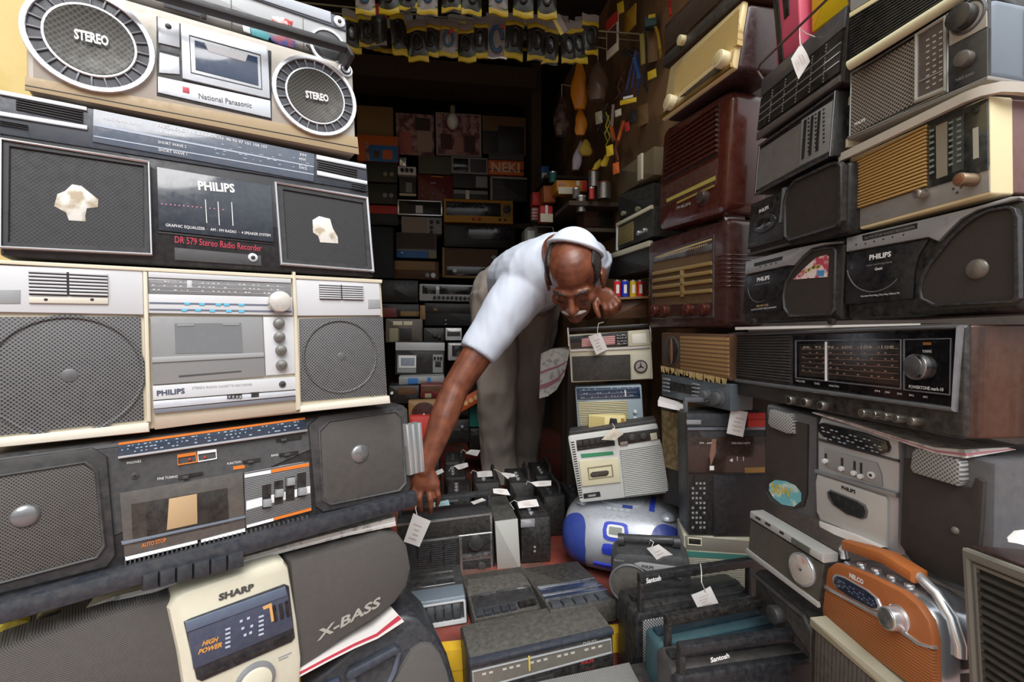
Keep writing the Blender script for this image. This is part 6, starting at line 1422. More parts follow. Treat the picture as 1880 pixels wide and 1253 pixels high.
def skin_mat():
    m = bpy.data.materials.new('brown_skin'); m.use_nodes = True; t = m.node_tree; b = t.nodes['Principled BSDF']
    tc = t.nodes.new('ShaderNodeTexCoord'); nz = t.nodes.new('ShaderNodeTexNoise'); nz.inputs['Scale'].default_value = 30; nz.inputs['Detail'].default_value = 6
    rp = t.nodes.new('ShaderNodeValToRGB'); rp.color_ramp.elements[0].color = lin('#613526'); rp.color_ramp.elements[1].color = lin('#865038'); rp.color_ramp.elements[0].position = .3; rp.color_ramp.elements[1].position = .7
    t.links.new(tc.outputs['Object'], nz.inputs[0]); t.links.new(nz.outputs[0], rp.inputs[0]); t.links.new(rp.outputs[0], b.inputs['Base Color'])
    b.inputs['Roughness'].default_value = .38; b.inputs['Subsurface Weight'].default_value = .08; b.inputs['Subsurface Radius'].default_value = (.02, .008, .004); b.inputs['Subsurface Scale'].default_value = .3
    bp = t.nodes.new('ShaderNodeBump'); n2 = t.nodes.new('ShaderNodeTexNoise'); n2.inputs['Scale'].default_value = 260; t.links.new(tc.outputs['Object'], n2.inputs[0]); t.links.new(n2.outputs[0], bp.inputs['Height']); bp.inputs['Strength'].default_value = .15; bp.inputs['Distance'].default_value = .001; t.links.new(bp.outputs[0], b.inputs['Normal'])
    return m
SKIN = skin_mat()
person = empty('person', Matrix.Identity(4), 'man in white shirt and grey-brown trousers bending down to a price tag', 'person')
A = np.array
# --- joints
pelvis = A([.035, 2.13, .93]); neck = A([.150, 1.545, 1.005])
shR = A([.020, 1.595, .895]); shL = A([.285, 1.77, 1.03])
elR = P(836, 712, 1.50); wrR = P(779, 862, 1.415)
elL = A([.300, 1.93, .845]); wrL = P(1087, 538, 1.69)
# --- head frame: x to the viewer's left, y out of the face, z out of the crown
hc = P(1053, 507, 1.385)
fy = A([-.16, -.70, -.70]); fy /= np.linalg.norm(fy); fx = A([-1, .22, -.06]); fx -= fy * (fx @ fy); fx /= np.linalg.norm(fx); fz = np.cross(fx, fy)
HR = np.stack([fx, fy, fz], 1)
def H(x, y, z): return hc + HR @ A([x, y, z])
def hb(c, r): return ball(H(*c), r, HR)
head = [hb((0, -.014, .030), (.074, .096, .086)), hb((0, .012, .040), (.066, .078, .072)), hb((0, .030, -.028), (.060, .058, .072)), hb((0, .040, -.078), (.046, .044, .036)), hb((0, .070, -.097), (.022, .017, .016)),
        hb((.041, .056, -.032), (.024, .021, .018)), hb((-.041, .056, -.032), (.024, .021, .018)),
        chain([H(-.046, .072, .006), H(-.02, .085, .010), H(0, .086, .006), H(.02, .085, .010), H(.046, .072, .006)], [.009, .011, .009, .011, .009]),
        chain([H(0, .088, -.004), H(0, .100, -.024), H(0, .110, -.038)], [.008, .0095, .0125]), hb((.012, .097, -.042), (.009, .009, .008)), hb((-.012, .097, -.042), (.009, .009, .008)),
        chain([H(-.022, .080, -.069), H(0, .090, -.068), H(.022, .080, -.069)], [.006, .0075, .006]), chain([H(-.018, .080, -.079), H(0, .088, -.080), H(.018, .080, -.079)], [.006, .0075, .006]),
        hb((.030, .071, -.016), (.015, .012, .011)), hb((-.030, .071, -.016), (.015, .012, .011))]
for sx in (1, -1):
    head += [ball(H(sx * .079, -.008, -.022), (.007, .017, .027), HR), chain([H(sx * .080, -.022, .006), H(sx * .086, -.026, -.012), H(sx * .085, -.020, -.034), H(sx * .080, -.008, -.052)], [.006, .006, .0055, .007])]
neckp = chain([H(0, -.045, -.055), neck + A([.0, -.01, .01]), neck + A([-.01, .06, -.01])], [.060, .062, .075])
torso = loft([(pelvis, (1, 0, .05), (0, .2, 1), .15, .10), ((.05, 1.95, .955), (.97, .1, .1), (0, .1, 1), .14, .095), ((.11, 1.70, .975), (.85, .4, .35), (-.2, .1, 1), .155, .095), ((.135, 1.60, .985), (.8, .46, .4), (-.3, 0, 1), .12, .075)])
armR = chain([shR, shR * .5 + elR * .5 + A([.0, 0, .0]), elR, elR * .62 + wrR * .38, wrR * .85 + elR * .15, wrR], [.060, .053, .043, .044, .031, .028])
armL = chain([shL, shL * .5 + elL * .5, elL, elL * .6 + wrL * .4, wrL], [.058, .050, .042, .040, .027])
legs = []
hipR = pelvis + A([-.105, .0, -.03]); knR = A([-.068, 2.10, .50]); anR = A([-.060, 2.24, .08]); hipL = pelvis + A([.07, .02, -.03]); knL = A([.075, 2.24, .50]); anL = A([.06, 2.40, .08])
for h, k, a in ((hipR, knR, anR), (hipL, knL, anL)): legs += [chain([h, h * .5 + k * .5, k, k * .6 + a * .4, a], [.085, .075, .055, .052, .036]), chain([a + A([0, .03, -.045]), a + A([0, -.06, -.05]), a + A([0, -.15, -.058])], [.033, .032, .022])]
# --- right hand, fingers pointing down to the tag, back of the hand towards the street
def D(px, py, d): return P(px, py, d)
hand = [loft([(wrR, (1, 0, .15), (0, 1, 0), .027, .020), (D(781, 874, 1.412), (1, 0, .12), (0, 1, .1), .034, .019), (D(783, 889, 1.408), (1, 0, .12), (0, 1, .1), .041, .018), (D(783, 899, 1.406), (1, 0, .12), (0, 1, .1), .040, .013)])]
hand += [chain([D(763, 893, 1.408), D(759, 908, 1.396), D(762, 921, 1.402), D(766, 929, 1.412)], [.0095, .009, .0082, .007]),
         chain([D(773, 898, 1.405), D(770, 915, 1.392), D(771, 929, 1.398), D(773, 938, 1.408)], [.010, .0094, .0086, .0072]),
         chain([D(787, 899, 1.405), D(790, 917, 1.394), D(791, 932, 1.398), D(790, 942, 1.408)], [.010, .0094, .0086, .0072]),
         chain([D(800, 894, 1.408), D(805, 909, 1.402), D(805, 920, 1.410), D(802, 928, 1.420)], [.0092, .0085, .0078, .0066]),
         chain([D(766, 880, 1.412), D(757, 893, 1.425), D(757, 908, 1.430), D(763, 919, 1.425)], [.013, .0115, .0105, .0085])]
# --- left hand resting on the radio handle
hand += [loft([(wrL, (-.3, .2, -1), (.3, 1, .1), .024, .019), (D(1101, 541, 1.655), (-.3, .2, -1), (.3, 1, .1), .031, .018), (D(1114, 547, 1.64), (-.5, .2, -1), (.3, 1, .1), .035, .017), (D(1122, 550, 1.63), (-.6, .2, -1), (.3, 1, .1), .026, .013)])]
hand += [chain([D(1108, 557, 1.640), D(1111, 568, 1.622), D(1112, 577, 1.632), D(1111, 583, 1.645)], [.0098, .0092, .0085, .0072]),
         chain([D(1117, 556, 1.632), D(1121, 568, 1.614), D(1122, 577, 1.625), D(1121, 583, 1.640)], [.010, .0094, .0086, .0072]),
         chain([D(1125, 552, 1.628), D(1130, 563, 1.612), D(1131, 571, 1.622), D(1129, 577, 1.636)], [.0098, .009, .0083, .007]),
         chain([D(1130, 546, 1.626), D(1137, 555, 1.612), D(1138, 562, 1.622), D(1136, 568, 1.636)], [.009, .0083, .0076, .0065]),
         chain([D(1095, 548, 1.655), D(1093, 561, 1.635), D(1096, 573, 1.628), D(1100, 582, 1.628)], [.0125, .0112, .010, .0082])]
body = fuse('body', head + [neckp, torso, armR, armL] + legs + hand, .0042, 3, SKIN, person)
# --- clothes
def folds(sc, amp, st):
    def f(co): return amp * (mnoise.noise(Vector((co[0] * sc * st[0], co[1] * sc * st[1], co[2] * sc * st[2]))) + .5 * mnoise.noise(Vector((co[0] * sc * 2.3 * st[0] + 5, co[1] * sc * 2.3 * st[1], co[2] * sc * 2.3 * st[2]))))
    return f
WHITE = mat('white_cotton', '#c9d1de', .85, dust=0)
cuff = P(876, 652, 1.53); cd = (cuff - shR); cd /= np.linalg.norm(cd)
sl_ = np.cross(cd, [0, 1, 0]); 
shirt_parts = [loft([((.062, 2.02, .945), (1, 0, .05), (0, .2, 1), .150, .120), ((.066, 1.93, .958), (.97, .1, .1), (0, .1, 1), .160, .124), ((.08, 1.82, .966), (.92, .25, .25), (-.1, .1, 1), .182, .125), ((.11, 1.70, .975), (.85, .4, .35), (-.2, .1, 1), .186, .120), ((.132, 1.61, .985), (.8, .46, .4), (-.3, 0, 1), .165, .104), ((.143, 1.565, .992), (.8, .46, .4), (-.3, 0, 1), .120, .086), ((.148, 1.545, .998), (.8, .46, .4), (-.3, 0, 1), .088, .074)]),
               ball(shR + A([.03, .02, .02]), (.085, .085, .088)), ball(shL + A([-.02, 0, -.01]), .082),
               tube([shR + A([.02, .01, .01]), shR * .6 + cuff * .4, cuff], [.092, .080, .062], 24), tube([shL, shL * .45 + elL * .55], [.080, .062], 24)]
fuse('shirt', shirt_parts, .006, 6, WHITE, person, folds(9, .0042, (2.6, .35, 1.0)))
tr = mat('grey_brown_trousers', '#a59a90', .9, pat='weave', col2='#91867d', f=900, dust=.1, ax='xz')
trs = [loft([((.040, 2.02, .935), (1, 0, .05), (0, .35, 1), .160, .118), ((.022, 2.08, .935), (1, 0, .03), (0, .3, 1), .188, .134), (pelvis + A([-.02, .06, -.01]), (1, 0, 0), (0, .5, 1), .194, .135), (pelvis + A([-.02, .10, -.06]), (1, 0, 0), (0, 1, .6), .185, .11)]),
       ball(hipR + A([0, .02, -.02]), (.105, .12, .13)), ball(hipL + A([0, .02, -.02]), (.105, .12, .13))]
for h, k, a in ((hipR, knR, anR), (hipL, knL, anL)):
    trs.append(loft([(h + A([0, .0, .02]), (1, 0, 0), (0, 1, 0), .110, .125), (h * .7 + k * .3, (1, 0, 0), (0, 1, 0), .105, .110), (h * .3 + k * .7, (1, 0, 0), (0, 1, 0), .094, .094), (k, (1, 0, 0), (0, 1, 0), .088, .088), (k * .5 + a * .5, (1, 0, 0), (0, 1, 0), .083, .082), (a * .85 + k * .15, (1, 0, 0), (0, 1, 0), .080, .082), (a + A([0, -.01, -.03]), (1, 0, 0), (0, 1, 0), .082, .088)]))
fuse('trousers', trs, .008, 5, tr, person, folds(8, .013, (1.9, 1.2, .7)))
# --- hair, cap, moustache, brows, eyes
def shell_patch(name, c, r, keep, off, m, n=128, k=80):
    V = []; F = []; idx = {}
    def pt(i, j, o): 
        a = -math.pi / 2 + math.pi * i / k; q = 2 * math.pi * j / n; d = A([math.cos(a) * math.cos(q), math.cos(a) * math.sin(q), math.sin(a)])
        p = A(c) + d * (A(r) + o); return p, d
    def vid(i, j, o):
        key = (i, j % n, o)
        if key not in idx: idx[key] = len(V); V.append(H(*pt(i, j, o)[0]))
        return idx[key]
    cells = set((i, j) for i in range(k) for j in range(n) if keep(*pt(i + .5, j + .5, 0)))
    for i, j in cells:
        a = [(i, j), (i, j + 1), (i + 1, j + 1), (i + 1, j)]
        F.append(tuple(vid(p, q, off) for p, q in a)); F.append(tuple(vid(p, q, -.006) for p, q in a)[::-1])
        for (di, dj), (e0, e1) in (((0, -1), (a[3], a[0])), ((0, 1), (a[1], a[2])), ((-1, 0), (a[0], a[1])), ((1, 0), (a[2], a[3]))):
            if (i + di, (j + dj) % n) not in cells: F.append((vid(*e0, off), vid(*e0, -.006), vid(*e1, -.006), vid(*e1, off)))
    if name == 'hair': return fuse(name, [(V, F)], .0028, 6, m, person)
    return mk(name, V, F, m, person, sharp=60)
HAIR = mat('greying_hair', '#2a2422', .7, pat='blot', col2='#4a433f', f=140, duty=.58, dust=0)
CR_ = (0, -.014, .030); RR = (.074, .096, .086)
capax = A([-.20, -.80, .56]); capax /= np.linalg.norm(capax)
shell_patch('hair', CR_, RR, lambda p, d: d[1] < .5 and d[2] < .70 - .5 * d[1] and d[2] > -.62 + .5 * max(0, d[1]) and abs(d[0]) > .2 + .15 * max(0, d[2]) or (d[1] < -.4 and -.6 < d[2] < .5), .006, HAIR)
WCAP = mat('white_knit_cap', '#d2d9e6', .85, dust=0)
cap_o = shell_patch('skull_cap', (0, -.022, .034), (.078, .100, .090), lambda p, d: d @ capax > .36, .004, WCAP)
for m_ in (cap_o,): pass
rim = []
u1 = np.cross(capax, [1, 0, 0]); u1 /= np.linalg.norm(u1); u2 = np.cross(capax, u1)
for t in range(40):
    d = capax * .36 + (u1 * math.cos(2 * math.pi * t / 40) + u2 * math.sin(2 * math.pi * t / 40)) * math.sqrt(1 - .1296); rim.append(H(*(A([0, -.022, .034]) + d * (A([.078, .100, .090]) + .004))))
o = mk('cap_band', *tube(rim, .006, 10, closed=True), WCAP, cap_o)
GREYH = mat('white_moustache', '#b9b1a6', .7, dust=0)
mk('moustache', *chain([H(-.032, .078, -.066), H(-.018, .092, -.058), H(0, .100, -.055), H(.018, .092, -.058), H(.032, .078, -.066)], [.0035, .006, .0058, .006, .0035]), GREYH, person)
for sx in (1, -1):
    mk('eyebrow', *chain([H(sx * .014, .094, .008), H(sx * .030, .091, .014), H(sx * .047, .076, .011)], [.003, .0042, .0028]), HAIR, person)
    mk('eyelid', *chain([H(sx * .018, .080, -.021), H(sx * .030, .085, -.025), H(sx * .043, .076, -.022)], [.0016, .002, .0016]), mat('dark_lashes', '#1a1210', .6, dust=0), person)
# ---------------------------------------------------------------- shelves at the back of the shop
def BD(b):
    x, y, _ = S(0, b, 0); return plane_depth((x, y), UA)
BGG = 'radios on the back shelves'
MT = {'k': BLACK, 'g': MGREY, 'l': LGREY, 'w': WHITEP, 'c': CREAM, 's': SILVER, 'x': CHROME, 'd': DGREY, 'y': mat('yellow_wood', '#c08a2c', .5, dust=.1), 'o': mat('orange_print', '#d0662a', .5, dust=.05), 'b': mat('blue_print', '#2f6aa8', .5, dust=.05), 'r': mat('dark_red_plastic', '#6a1f20', .4, dust=.1), 'R': mat('red_print', '#c23028', .5, dust=.05), 'n': mat('brown_wood', '#5c3a20', .5, pat='wood', col2='#472a15', f=40, dust=.1), 'q': glossy('#1c1e24', .1), 'e': mat('gold_grey', '#8a8468', .5), 't': mat('teal_plastic', '#1f7a72', .45), 'p': mat('pinkish_paper', '#b08a86', .7, pat='blot', col2='#6e4444', f=20, dust=.05), 'v': mat('olive_plastic', '#55543c', .5), 'u': mat('tan_board', '#8a6a40', .6, dust=.1), 'Y': mat('yellow_card', '#d8b820', .5, dust=.05)}
def bg(name, label, cat, x0, y0, x1, y1, col, parts=(), knobs=(), b=3.05, D=.22, yaw=10, slope=.03, group=BGG, r=.004):
    dy = (x1 - x0) * slope / 2
    s = Set(name, label, cat, [(x0, y0 - dy), (x1, y0 + dy), (x1, y1 + dy), (x0, y1 - dy)], BD(b), D, yaw=yaw, group=group, sy=1, sl=1, sr=2)
    s.body(MT[col] if isinstance(col, str) else col, r, .004)
    for nm, u0, v0, u1, v1, m, h in parts:
        s.lrect(nm, -s.W / 2 + s.W * u0, s.H * (1 - v1), -s.W / 2 + s.W * u1, s.H * (1 - v0), MT[m] if isinstance(m, str) else m, h, 0, .001)
    for u, v, k, m in knobs:
        s.P('knob', slab(circ(-s.W / 2 + s.W * u, s.H * (1 - v), s.H * k, n=16), -.02, .001, .003), MT[m])
    return s
# shelf boards and posts
SHW = mat('old_shelf_board', '#3c2c1c', .8, dust=.2)
for z, b0 in ((1.42, 3.03), (1.10, 3.03), (.74, 3.03)):
    o = struct('trim_3', sbox(-1.25, .60, b0 + .02, 3.5, z - .03, z), SHW)
struct('trim_3', sbox(-1.25, .62, 2.95, 3.2, 2.22, 2.34), SHW)
struct('trim_3', sbox(.60, .66, 3.0, 3.5, 0, 2.4), SHW)
bg('cardboard_sheet', 'brown cardboard sheet above the orange and blue box', 'cardboard', 655, 194, 722, 250, 'u', b=3.1, D=.03)
bg('product_box', 'orange and blue printed box at the top left of the back shelves', 'box', 655, 248, 731, 297, 'o', [('blue_print', .25, .38, 1, 1, 'b', .002), ('picture', .62, .55, .86, .9, 'o', .003), ('picture', .4, .6, .55, .85, 'n', .003), ('pink_print', .2, .3, .3, 1, 'p', .003)], b=3.0)
bg('poster', 'pinkish red picture on the back wall left of the hanging bulb', 'poster', 727, 208, 797, 286, 'p', [('pale_shape', .1, .45, .4, .95, mat('faded_print', '#b8665c', .7), .001), ('pale_shape', .55, .4, .95, .9, mat('faded_print', '#a89080', .7), .001), ('dark_shape', .5, .1, .9, .4, mat('faded_print', '#3a2a28', .7), .001)], b=3.1, D=.01)
bg('poster', 'white edged picture behind the hanging bulb', 'poster', 800, 207, 884, 288, mat('paper_white', '#9a8f86', .7), [('print', .05, .04, .95, .95, 'p', .001), ('dark_shape', .1, .5, .35, .85, mat('faded_print', '#4a2f2c', .7), .002), ('dark_shape', .62, .52, .86, .9, mat('faded_print', '#3f2a2a', .7), .002), ('pale_shape', .4, .55, .6, .9, mat('faded_print', '#a8786c', .7), .002)], b=3.1, D=.01)
bg('poster', 'ochre and black picture right of the hanging bulb', 'poster', 886, 213, 966, 285, mat('ochre_print', '#6a5030', .7), [('dark_shape', .35, .25, .95, .95, BLACK, .001), ('dark_shape', .0, .4, .35, .95, MT['d'], .001)], b=3.1, D=.01)
q = P(831, 214, 3.0)
root = empty('light_bulb', Matrix.Translation(Vector(q)), 'white unlit bulb hanging in front of the back wall pictures', 'light bulb')
mk('glass', *ball((0, 0, -.03), (.036, .036, .05)), WHITEP, root); mk('socket', *tube([(0, 0, .01), (0, 0, .06)], .016, 12), MT['e'], root); mk('cord', *tube([(0, 0, .05), (0, 0, 2.41 - q[2])], .003, 6), BLACK, root)
bg('tape_carton', 'orange carton lettered NEKI on top of the back shelves', 'box', 897, 294, 962, 322, 'o', [('grey_top', 0, -.45, 1, 0, 'g', .001), ('dark_band', 0, .62, 1, .72, 'k', .002)], b=3.0).text('NEKI', (902, 315), (954, 317), 17, ink('#e0b89a'), .003, bold=.03)
bg('amplifier', 'small amplifier with a white front and three dark knobs', 'amplifier', 730, 305, 764, 322, 'w', (), [(.25, .5, .2, 'd'), (.5, .5, .2, 'd'), (.75, .5, .2, 'd')], b=3.0)
bg('ornament', 'small shiny metal piece on the white fronted amplifier', 'ornament', 733, 288, 746, 305, 'x', (), (), b=3.0, D=.04)
bg('amplifier', 'upper dark green amplifier with two small knobs', 'amplifier', 668, 298, 729, 335, mat('dark_green_plastic', '#33382c', .5), (), [(.65, .62, .12, 'e'), (.84, .62, .12, 'e')], b=3.0)
bg('amplifier', 'lower dark green amplifier with two small knobs', 'amplifier', 671, 337, 729, 375, mat('dark_green_plastic', '#33382c', .5), (), [(.62, .6, .12, 'l'), (.82, .6, .12, 'l')], b=3.0)
bg('tape_deck', 'deck with a dark red front strip', 'tape deck', 676, 377, 731, 414, 'd', [('red_strip', 0, .02, 1, .42, 'R', .003)], b=3.0)
bg('radio', 'olive box radio on top of the dark red one', 'radio', 768, 286, 828, 320, 'v', [('panel', .05, .1, .95, .9, mat('olive_plastic', '#4a4a36', .5), .002)], b=3.0)
bg('suitcase_player', 'dark red box player with silver studs', 'record player', 767, 321, 832, 371, 'r', [('gold_badge', .38, .05, .72, .09, 'y', .002), ('badge', .36, .28, .5, .33, 'l', .002)], [(.15, .55, .03, 'l'), (.12, .8, .03, 'l'), (.42, .72, .03, 'l'), (.4, .9, .03, 'l'), (.7, .6, .03, 'l')], b=3.0)
bg('television', 'grey set with a dark window at the centre of the back shelves', 'radio', 828, 288, 896, 320, 'l', [('screen', .06, .12, .46, .88, 'q', .002), ('grille', .52, .12, .95, .88, 'g', .002)], b=3.02)
bg('radio', 'grey radio under the set with the dark window', 'radio', 832, 321, 897, 346, 'g', [('grille', .04, .1, .6, .9, 'd', .002), ('dial', .64, .1, .96, .9, 'l', .002)], b=3.0)
bg('tape_deck', 'flat grey deck with a small white tag', 'tape deck', 831, 348, 897, 367, 'g', [('panel', .03, .1, .97, .45, 'l', .002), ('tag', .36, .1, .46, .95, 'w', .004)], b=3.0)
bg('radio', 'dark radio in a pale square frame', 'radio', 900, 325, 968, 370, 'd', [('frame', 0, 0, .06, 1, 'l', .003), ('frame', 0, 0, 1, .08, 'l', .003), ('window', .1, .12, .5, .3, 'k', .002), ('grille', .12, .5, .55, .92, 'g', .002)], b=3.0)
bg('clock', 'small pale piece with a yellowish base', 'clock', 733, 325, 764, 360, 'g', [('base', 0, .88, 1, 1, 'c', .003), ('panel', .4, .3, .75, .8, 'l', .003)], b=3.0, D=.1)
bg('radio', 'chrome framed black radio with a white tag on its front', 'radio', 730, 368, 812, 396, 'k', [('chrome_rim', 0, 0, 1, .07, 'x', .004), ('chrome_rim', 0, .9, 1, 1, 'x', .004), ('chrome_rim', 0, 0, .03, 1, 'x', .004), ('chrome_rim', .97, 0, 1, 1, 'x', .004), ('tag', .4, .35, .56, .85, 'w', .006)], b=3.0)
bg('radio', 'cream radio with pale grille and white knob plate', 'radio', 737, 398, 811, 430, mat('aged_cream_plastic', '#b5a898', .5), [('grille', .02, .06, .64, .96, mat('pale_cloth', '#9a8c84', .8), .002), ('knob_plate', .66, .06, .98, .96, 'l', .002)], [(.74, .3, .1, 'g'), (.9, .3, .1, 'g'), (.74, .62, .1, 'g'), (.74, .88, .08, 'g')], b=3.0)
bg('radio', 'wide radio with a yellow wooden frame around its dial', 'radio', 815, 366, 942, 410, 'y', [('dial', .03, .14, .82, .70, 'q', .002), ('knob_plate', .84, .14, .97, .70, mat('yellow_wood', '#8a6a2a', .5), .002)], [(.905, .40, .16, 'd'), (.42, .84, .06, 'R'), (.5, .84, .06, 'R'), (.8, .84, .05, 'd'), (.88, .84, .05, 'd')], b=2.98)
bg('tape_deck', 'wide black deck below the yellow framed radio', 'tape deck', 815, 413, 946, 455, 'k', [('panel', .02, .08, .3, .9, 'd', .002), ('panel', .34, .1, .96, .6, 'q', .002), ('silver_line', .55, .72, .85, .75, 'g', .003)], b=2.98)
bg('radio', 'dark radio with a blue and yellow dial strip', 'radio', 727, 427, 802, 475, mat('brown_grey_plastic', '#4f4640', .5), [('dial', .02, .70, .78, .98, 'b', .003), ('gold_plate', .79, .70, .99, .98, 'e', .003), ('silver_line', .02, .66, .98, .70, 'l', .004), ('grille', .06, .06, .94, .60, mat('brown_cloth', '#4a403a', .9), .002)], [(.15, .8, .04, 'w')], b=2.98)
bg('radio', 'brown framed wooden radio with one pale knob', 'radio', 812, 456, 914, 511, 'n', [('grille', .05, .08, .88, .52, mat('brown_cloth', '#5a4230', .9), .002), ('frame', 0, 0, .04, 1, 'u', .004), ('frame', 0, .93, 1, 1, 'u', .004), ('dial', .08, .62, 1, .92, 'q', .002)], [(.22, .77, .07, 'w'), (.92, .3, .08, 'l')], b=2.96)
bg('radio', 'tan and brown radio with two white knobs side by side', 'radio', 716, 479, 806, 513, 'n', [('grille', .1, .02, .92, .5, 'u', .003), ('rail', 0, 0, .04, 1, 'u', .006)], [(.76, .78, .13, 'l'), (.88, .78, .14, 'w')], b=2.94)
bg('stereo_receiver', 'silver receiver with a row of nine dark knobs', 'receiver', 770, 522, 876, 554, 's', [('window', .05, .12, .28, .58, 'q', .002), ('window', .34, .12, 1, .58, 'q', .002)], [(.26 + .075 * k, .78, .09, 'd') for k in range(9)], b=2.9)
bg('tape_deck', 'dark deck under the silver receiver', 'tape deck', 779, 557, 876, 599, 'd', [('panel', .04, .1, .96, .45, 'k', .002), ('label', .17, .24, .24, .34, 'u', .003)], [(.4, .75, .04, 'l'), (.4, .92, .04, 'l')], b=2.9)
bg('speaker_column', 'tall dark blue-black speaker beside the left stack', 'speaker', 680, 416, 722, 511, mat('blue_black_cloth', '#1d222a', .7), (), (), b=2.9, D=.18)
bg('tape_deck', 'black deck left of the silver receiver', 'tape deck', 694, 514, 768, 556, 'k', [('panel', .1, .2, .4, .7, 'd', .002)], (), b=2.9)
bg('tape_deck', 'brown striped deck below the black one', 'tape deck', 700, 558, 770, 583, 'd', [('brown_strip', .5, .55, 1, .9, 'u', .003), ('panel', 0, .3, .4, 1, 'r', .002)], (), b=2.88)
bg('tube_box', 'small upright orange carton beside the dark deck', 'box', 771, 560, 781, 588, 'u', (), (), b=2.8, D=.04)
bg('cassette_recorder', 'recorder with two lit white windows near the left stack', 'cassette recorder', 708, 585, 776, 630, mat('grey_brown_plastic', '#5a5048', .5), [('white_window', .2, .12, .45, .28, 'c', .003), ('white_window', .48, .12, .72, .28, 'c', .003), ('panel', .38, .4, .7, .95, 'k', .002), ('panel', .1, .4, .34, .95, 'e', .002)], (), b=2.75)
bg('cassette_recorder', 'dark recorder with one round knob, right of the two-window one', 'cassette recorder', 778, 602, 816, 630, 'd', (), [(.55, .45, .16, 'g'), (.75, .6, .1, 'g')], b=2.72)
bg('cassette_recorder', 'small silver recorder at the right above the man\'s sleeve', 'cassette recorder', 818, 602, 848, 626, 's', [('window', .1, .3, .9, .65, 'd', .002)], (), b=2.6, D=.12)
bg('cassette_recorder', 'pale framed small recorder left of the sleeve', 'cassette recorder', 823, 630, 862, 663, 's', [('window', .18, .15, .95, .75, 'q', .003), ('frame', .1, .08, 1, .14, 'w', .003)], (), b=2.55, D=.12)
s = bg('boombox', 'silver and black boombox with a white framed screen, at the back', 'boombox', 726, 628, 816, 689, 'd', [('top_band', 0, .02, 1, .26, 's', .004), ('left_panel', .04, .40, .42, .93, 'l', .003), ('screen_frame', .07, .42, .42, .78, 'w', .006), ('screen', .11, .48, .39, .72, mat('screen_grey', '#8a93a3', .2), .008), ('speaker', .46, .38, .74, .93, 'k', .002), ('button_panel', .76, .38, .97, .93, 'l', .003), ('dark_button', .81, .58, .93, .76, 'k', .005)], [(.8, .47, .035, 'k'), (.87, .47, .035, 'k'), (.93, .47, .035, 'k')], b=2.6, D=.14)
bg('tape_deck', 'deck with a white and blue front strip under the silver boombox', 'tape deck', 732, 691, 816, 706, 'l', [('blue_print', .2, .2, .42, .9, 'b', .002), ('blue_print', .62, .2, .7, .9, 'b', .002)], (), b=2.5, D=.16, slope=-.06)
bg('radio', 'dark radio with pale knob lying below the white and blue deck', 'radio', 714, 708, 770, 742, 'k', [('brown_panel', .3, .1, .9, .5, 'n', .002)], [(.1, .4, .08, 'w')], b=2.45, D=.14)
bg('radio', 'dark reddish radio beside it, left of the forearm', 'radio', 772, 706, 812, 732, 'r', [('panel', .1, .1, .9, .5, 'n', .002), ('label', .2, .65, .5, .95, 'e', .003)], (), b=2.4, D=.14)
s = bg('record_player', 'record player with dark red disc and beige deck', 'record player', 750, 735, 806, 778, 'u', (), (), b=2.3, D=.05, slope=-.1)
s.P('record', slab(circ(.0, s.H * .4, s.H * .52), -.006, .001, .002), mat('dark_red_disc', '#3a1414', .3)); s.P('spindle', slab(circ(.0, s.H * .4, .006, n=10), -.012, 0, .002), CHROME)
bg('tin_box', 'red box half hidden by the forearm', 'box', 752, 764, 790, 826, 'R', (), (), b=2.25, D=.08)
s = Set('carton', 'long orange carton with pale lettering lying slantwise behind the forearm', 'box', [(820, 748), (882, 712), (890, 733), (829, 769)], 2.35, .04, yaw=0, roll=24, sy=3, sr=20); s.body(mat('orange_carton', '#d0581e', .5), .002, .002); [s.P('print_mark', slab(circ(-s.W * .3 + s.W * .15 * k_, s.H * .5, s.H * .2, n=8), -.001, .001, 0), ink('#e8c08a')) for k_ in range(5)]; s.lrect('yellow_end', s.W / 2 - .018, 0, s.W / 2, s.H, MT['Y'], .001)
bg('plastic_case', 'teal plastic case left of the trouser leg', 'case', 862, 735, 900, 785, 't', (), (), b=2.42, D=.1)
bg('radio', 'black radio stood behind the forearm at floor height', 'radio', 816, 770, 862, 815, 'k', [('silver_line', .1, .4, .9, .46, 'g', .003)], [(.7, .3, .06, 'l')], b=2.4, D=.12)
bg('radio', 'black radio with thin silver line left of the trouser knee', 'radio', 862, 786, 900, 830, 'k', [('silver_line', .05, .25, .95, .29, 'g', .003)], (), b=2.42, D=.12)
s = bg('radio', 'round shouldered pale radio with chrome rim and white tag, left of the cap', 'radio', 963, 416, 1016, 458, mat('pale_grey_plastic', '#8a877a', .4), [('dark_panel', .45, .05, 1, .3, 'k', .002), ('tag', .1, .2, .35, .6, 'w', .006)], (), b=2.6, D=.10, r=.03)
s.P('chrome_rim', tube([(s.W / 2, .0, 0), (s.W / 2, 0, s.H - .01), (s.W / 2 - .01, 0, s.H), (-s.W / 2 + .05, 0, s.H)], .004, 8), CHROME)

